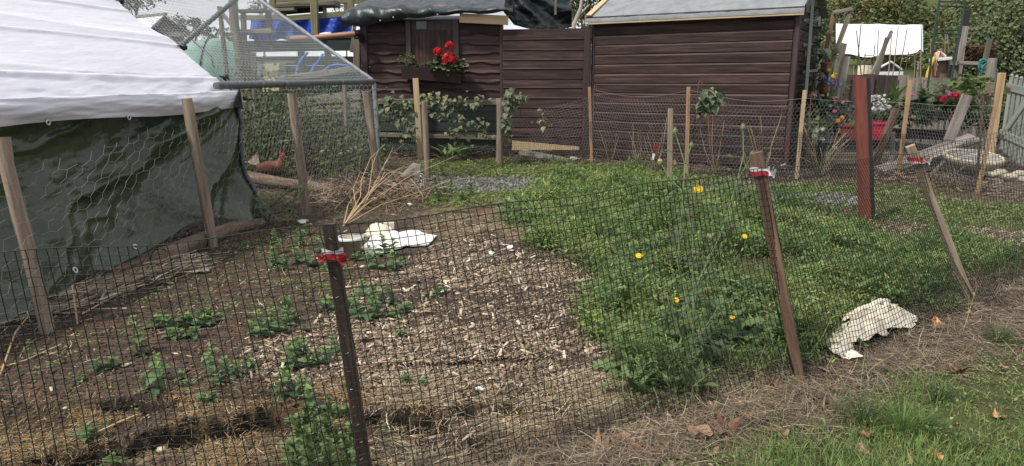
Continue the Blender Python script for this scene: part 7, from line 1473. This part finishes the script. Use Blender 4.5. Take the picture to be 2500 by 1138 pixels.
# ---------- brambles inside the run
for i, (px, py, Y_, r, n, lab) in enumerate(((625, 330, 9.9, .55, 1100, 'leafy bramble at the left of the run beside the green sheet'), (675, 260, 10.4, .5, 800, 'tall twiggy bramble reaching the eave pipe of the run'), (760, 350, 10.1, .6, 900, 'dark tangled bramble in the middle of the run'), (830, 320, 10.4, .55, 650, 'thin twiggy bramble near the run far end'), (860, 385, 9.7, .42, 700, 'low green growth at the run far corner'), (650, 410, 9.7, .45, 600, 'low bramble behind the hen'))):
    c = Q(px, py, Y_); b_ = V3((c.x, c.y, 0)); t = empty('bramble', b_, lab, 'bramble', 'brambles in the run'); g = G()
    n = int(n * 1.7)
    for k in range(26):
        e = c + V3((random.gauss(0, r * .6), random.gauss(0, .3), random.gauss(0, r * .5))); e.z = max(.1, e.z); s0 = b_ + V3((random.gauss(0, r * .35), random.gauss(0, .2), 0)); g.tube([s0, s0.lerp(e, .55) + V3((random.uniform(-.15, .15), 0, .12)), e], [.008, .006, .003], 4, False)
    g.build('canes', 'twig', t, 'stuff')
    pp = np.stack([rng.normal(0, r * .6, n), rng.normal(0, .28, n), np.abs(rng.normal(c.z, r * .55, n))], 1); L = rng.uniform(.03, .08, n)
    V, F = leaves_np(pp, rdir(n, -.7, .4), rdir(n, 0, 1), L, L * .6, .15, .1); o = link('leaves', mesh_np('leaves', V, F, np.repeat(pick([(.12, .165, .055), (.085, .12, .042), (.17, .20, .075), (.10, .14, .05)], n, .3), 4, 0)), 'leaf_far', t); o['kind'] = 'stuff'
# leafy spray at the corner of the green sheet
sp = empty('bramble_spray', gp(640, 545), 'arching green spray in front of the green sheet corner', 'bramble')
for ch in ([(650, 545), (640, 500), (600, 465), (560, 462)], [(655, 545), (670, 500), (700, 470), (740, 455)], [(645, 548), (625, 520), (600, 490)], [(700, 560), (705, 520), (720, 480), (760, 450)]):
    pts = [Q(x, y, 6.4 + .05 * k) for k, (x, y) in enumerate(ch)]; G().tube(pts, [.007, .006, .004, .002][:len(pts)], 5).build('stem', 'stalk_green', sp)
    for k in range(26): f = random.random() * (len(pts) - 1.01); i = int(f); p = pts[i].lerp(pts[i + 1], f - i); put_leaf(leaf_me('nettle', [(.14, .20, .06), (.10, .16, .045)][k % 2], 'sp' + str(k % 2)), sp, p - V3(sp.location), random.uniform(-3, 3), random.uniform(-.6, .7), random.uniform(.05, .10))

# ---------- the hen
hp = Q(662, 452, 9.0); hp.z = float(gz(hp.x, hp.y)) + .02; hen = empty('hen', hp, 'rust brown hen with a pale tail and red comb inside the run', 'hen')
def HP(x, z, y=0.0): return hp + V3((x, y, z))
sp_ = [(-.17, .235, .02, .02), (-.145, .225, .045, .04), (-.10, .205, .075, .075), (-.04, .19, .095, .10), (.03, .19, .10, .105), (.09, .21, .088, .095), (.125, .245, .066, .07), (.145, .285, .046, .046), (.155, .32, .034, .033), (.165, .345, .032, .030), (.185, .352, .024, .022), (.205, .348, .010, .010)]
g = G(); n = 14; vs = []; cs = []
for i, (x, z, ry, rz) in enumerate(sp_):
    a, b = sp_[max(i - 1, 0)], sp_[min(i + 1, len(sp_) - 1)]; d = V3((b[0] - a[0], 0, b[1] - a[1])).normalized(); u = V3((-d.z, 0, d.x))
    for k in range(n):
        t_ = 2 * math.pi * k / n; vs.append(HP(x, z) + u * math.cos(t_) * rz + V3((0, math.sin(t_) * ry, 0))); cs.append((.13, .038, .018) if i < 6 else (.20, .065, .026))
fs = [(i * n + k, i * n + (k + 1) % n, (i + 1) * n + (k + 1) % n, (i + 1) * n + k) for i in range(len(sp_) - 1) for k in range(n)] + [tuple(range(n - 1, -1, -1)), tuple((len(sp_) - 1) * n + k for k in range(n))]
g.add(vs, fs, None, True); g.c = [(c[0] * q, c[1] * q * random.uniform(.8, 1.3), c[2] * q) for c in cs for q in (random.uniform(.45, 1.35),)]; g.build('body', 'feather', hen)
for k in range(11):                                   # fanned pale tail feathers
    a = R(100 + k * 6.5); b_ = HP(-.13, .235, (k % 3 - 1) * .018); L = .135 + .02 * math.sin(k); d = V3((math.cos(a), (k % 3 - 1) * .12, math.sin(a))); w = V3((-d.z, 0, d.x)) * .020
    g = G(); g.col = (.30, .17, .12) if k % 3 == 1 else (.55, .47, .38); g.add([b_, b_ + d * L * .5 + w, b_ + d * L * .92 + w * .8, b_ + d * L, b_ + d * L * .92 - w * .8, b_ + d * L * .5 - w] + [p + V3((0, .004, 0)) for p in (b_, b_ + d * L * .5 + w, b_ + d * L * .92 + w * .8, b_ + d * L, b_ + d * L * .92 - w * .8, b_ + d * L * .5 - w)], [(0, 1, 2, 3, 4, 5), (11, 10, 9, 8, 7, 6)] + [(i, (i + 1) % 6, 6 + (i + 1) % 6, 6 + i) for i in range(6)]); g.build('tail_feather', 'feather', hen)
for s in (-1, 1):
    g = G(); g.col = (.10, .03, .015); g.ball(HP(-.01, .205, s * .088), .085, 10, 7, (1.25, .22, .72)); g.build('wing', 'feather', hen)
    G().ball(HP(.178, .357, s * .024), .0055, 8, 6).build('eye', 'rubber', hen); G().ball(HP(.180, .315, s * .012), .017, 8, 6, (.7, .45, 1.2)).build('wattle', 'comb', hen)
    G().tube([HP(.01, .12, s * .04), HP(.02, .06, s * .04), HP(.015, 0, s * .04)], [.022, .009, .008], 7).tube([HP(.015, .005, s * .04), HP(.06, .0, s * .05)], .006, 5).tube([HP(.015, .005, s * .04), HP(.055, .0, s * .02)], .006, 5).tube([HP(.015, .005, s * .04), HP(-.02, 0, s * .04)], .006, 5).build('leg', 'hose_yellow', hen)
cp = [(.150, .368), (.150, .395), (.158, .383), (.166, .405), (.174, .388), (.184, .408), (.190, .388), (.200, .398), (.202, .372), (.196, .362)]
G().add([HP(x, z, -.005) for x, z in cp] + [HP(x, z, .005) for x, z in cp], [tuple(range(9, -1, -1)), tuple(range(10, 20))] + [(i, (i + 1) % 10, 10 + (i + 1) % 10, 10 + i) for i in range(10)]).build('comb', 'comb', hen)
G().tube([HP(.197, .347), HP(.226, .338)], [.009, .002], 7).build('beak', 'hose_yellow', hen)

# ---------- fallen leaves on the near grass
FL = [(1445, 1092, .11), (1515, 1085, .09), (1545, 1105, .07), (1570, 1062, .07), (1605, 1098, .08), (1700, 1072, .10), (1765, 1070, .11), (1745, 1115, .08), (1845, 1040, .07), (1900, 1065, .08), (1895, 955, .06), (1905, 1070, .05), (2085, 890, .07), (2115, 866, .05), (2060, 905, .05), (2290, 798, .11), (2298, 878, .08), (2330, 915, .07), (2345, 920, .08), (2432, 1020, .07), (2110, 1075, .06), (2105, 1110, .05), (2290, 1125, .05), (2365, 770, .06), (2225, 1130, .04), (1660, 1120, .05), (1585, 955, .06), (1610, 950, .06), (1620, 1040, .05), (2450, 900, .05)]
FLL = ['large curled brown leaf nearest the bottom edge, left end of the row', 'pale folded brown leaf in the row', 'reddish brown leaf below the folded one', 'tan leaf lying against the fence foot', 'brown lobed leaf with its tip up in the row', 'wide brown leaf in the middle of the row', 'tan curled leaf at the right of the row', 'dark reddish leaf at the grass edge', 'narrow curled leaf below the brown stake', 'folded brown leaf beside the narrow one', 'tan leaf left of the brown stake foot', 'tiny curled leaf under the folded one', 'brown star shaped leaf right of the cream sack foot', 'small leaf under the cream sack', 'small orange leaf left of the star shaped one', 'big orange brown leaf right of the cream sack', 'upright brown leaf on bare ground at the right', 'dark folded leaf in the right grass edge', 'pale lobed leaf beside the dark folded one', 'lone orange leaf lying on the right grass', 'dull brown leaf low in the grass', 'brown leaf under the dull one', 'small yellow leaf at the bottom right', 'reddish leaf behind the big orange one', 'small brown leaf at the bottom edge right', 'small red leaf at the bottom edge', 'pale leaf caught in the sow thistle foot', 'brown leaf beside the one at the thistle foot', 'tan leaf bit between the row and the fence', 'small pale leaf right by the grass tuft']
for i, ((px, py, s), lab) in enumerate(zip(FL, FLL)):
    col = [(.24, .135, .085), (.30, .19, .12), (.18, .09, .06), (.33, .22, .145)][i % 4] if i not in (19, 15, 22) else (.45, .24, .11)
    g = G(); s *= 1.0; lf = LEAFG[('maple', 'heart', 'maple', 'nettle')[i % 4]]; cu = random.uniform(.6, 2.2); az = random.uniform(0, 6.28); c = gp(px, py, .012); M_ = Matrix.Rotation(az, 3, 'Z') @ Matrix.Rotation(random.uniform(-.25, .25), 3, 'X') @ Matrix.Rotation(random.uniform(-.25, .25), 3, 'Y')
    vs = [c + M_ @ V3((v.x * s * .9, (v.y - .5) * s, (v.x * v.x * cu * .8 + (v.y - .45) ** 2 * cu * .5 + .13 * math.sin(v.x * 8 + v.y * 6 + i * 1.7)) * s)) for v in lf.v]
    g.col = col; g.add(vs + [v - V3((0, 0, .0015)) for v in vs], lf.f + [tuple(len(vs) + k for k in reversed(f)) for f in lf.f]); g.c = [tuple(np.array(col) * random.uniform(.8, 1.2)) for _ in g.c]
    g.solo('fallen_leaf', 'litter', c, lab, 'leaf', 'fallen leaves on the near ground')
# long grass tufts in the near lawn
random.seed(21)
for i, (px, py, h, n, sp_r, lab) in enumerate(((2110, 1035, .13, 150, .06, 'dark bluish grass tuft in the near lawn, left of the bright one'), (2200, 1055, .15, 190, .08, 'bright green long grass tuft in the near lawn'), (2255, 1060, .12, 120, .06, 'grass tuft right behind the bright one'), (2435, 838, .13, 150, .05, 'round grass tuft at the right edge of bare ground'), (2290, 980, .14, 70, .05, 'thin tall grass behind the bright tuft'), (2350, 1100, .08, 90, .08, 'low grass tuft near the bottom right'), (2020, 1110, .07, 90, .08, 'low grass tuft near the bottom edge'), (2260, 745, .16, 120, .14, 'dark grass clump inside the fence behind the cream sack'), (2160, 735, .14, 80, .12, 'grass clump inside the fence left of the dark one'))):
    c = gp(px, py); a = rng.uniform(0, 6.28, n); rr = sp_r * rng.uniform(0, 1, n) ** .7; base = np.stack([c.x + rr * np.cos(a), c.y + rr * np.sin(a) * .8, np.full(n, c.z - .005)], 1); base[:, 2] = gz(base[:, 0], base[:, 1]) - .005
    el = np.clip(1.5 - np.abs(rng.normal(0, .45, n)) - rr / sp_r * .3, .25, 1.5); L = h * rng.uniform(.5, 1.25, n); p = base.copy(); V = np.zeros((n, 7, 3)); tw = a + 1.57; s = np.stack([np.cos(tw), np.sin(tw), 0 * a], 1); w = rng.uniform(.002, .0042, n); a2 = a + rng.normal(0, .7, n)
    for k, f in enumerate((.4, .35, .25)):
        V[:, 2 * k] = p + s * (w * (1, .85, .6)[k] / 2)[:, None]; V[:, 2 * k + 1] = p - s * (w * (1, .85, .6)[k] / 2)[:, None]; d = np.stack([np.cos(a2) * np.cos(el), np.sin(a2) * np.cos(el), np.sin(el)], 1); p = p + d * (L * f)[:, None]; el = el - rng.uniform(.2, .6, n)
    V[:, 6] = p; b = np.arange(n)[:, None] * 7; F = np.concatenate([b + np.array([f]) for f in ((0, 1, 3), (0, 3, 2), (2, 3, 5), (2, 5, 4), (4, 5, 6))])
    o = link('grass_tuft', mesh_np('grass_tuft', V.reshape(-1, 3) - np.array(c), F, np.repeat(pick([(.075, .13, .04), (.06, .11, .045), (.10, .16, .045)] if i not in (1, 2) else [(.13, .21, .05), (.10, .17, .045)], n, .2), 7, 0)), 'leaf', None, c); tag(o, lab, 'grass tuft', 'grass tufts near the fence')
for ob_ in bpy.data.objects:
    if ob_.type == 'MESH' and not len(ob_.data.materials): print('no material', ob_.name)
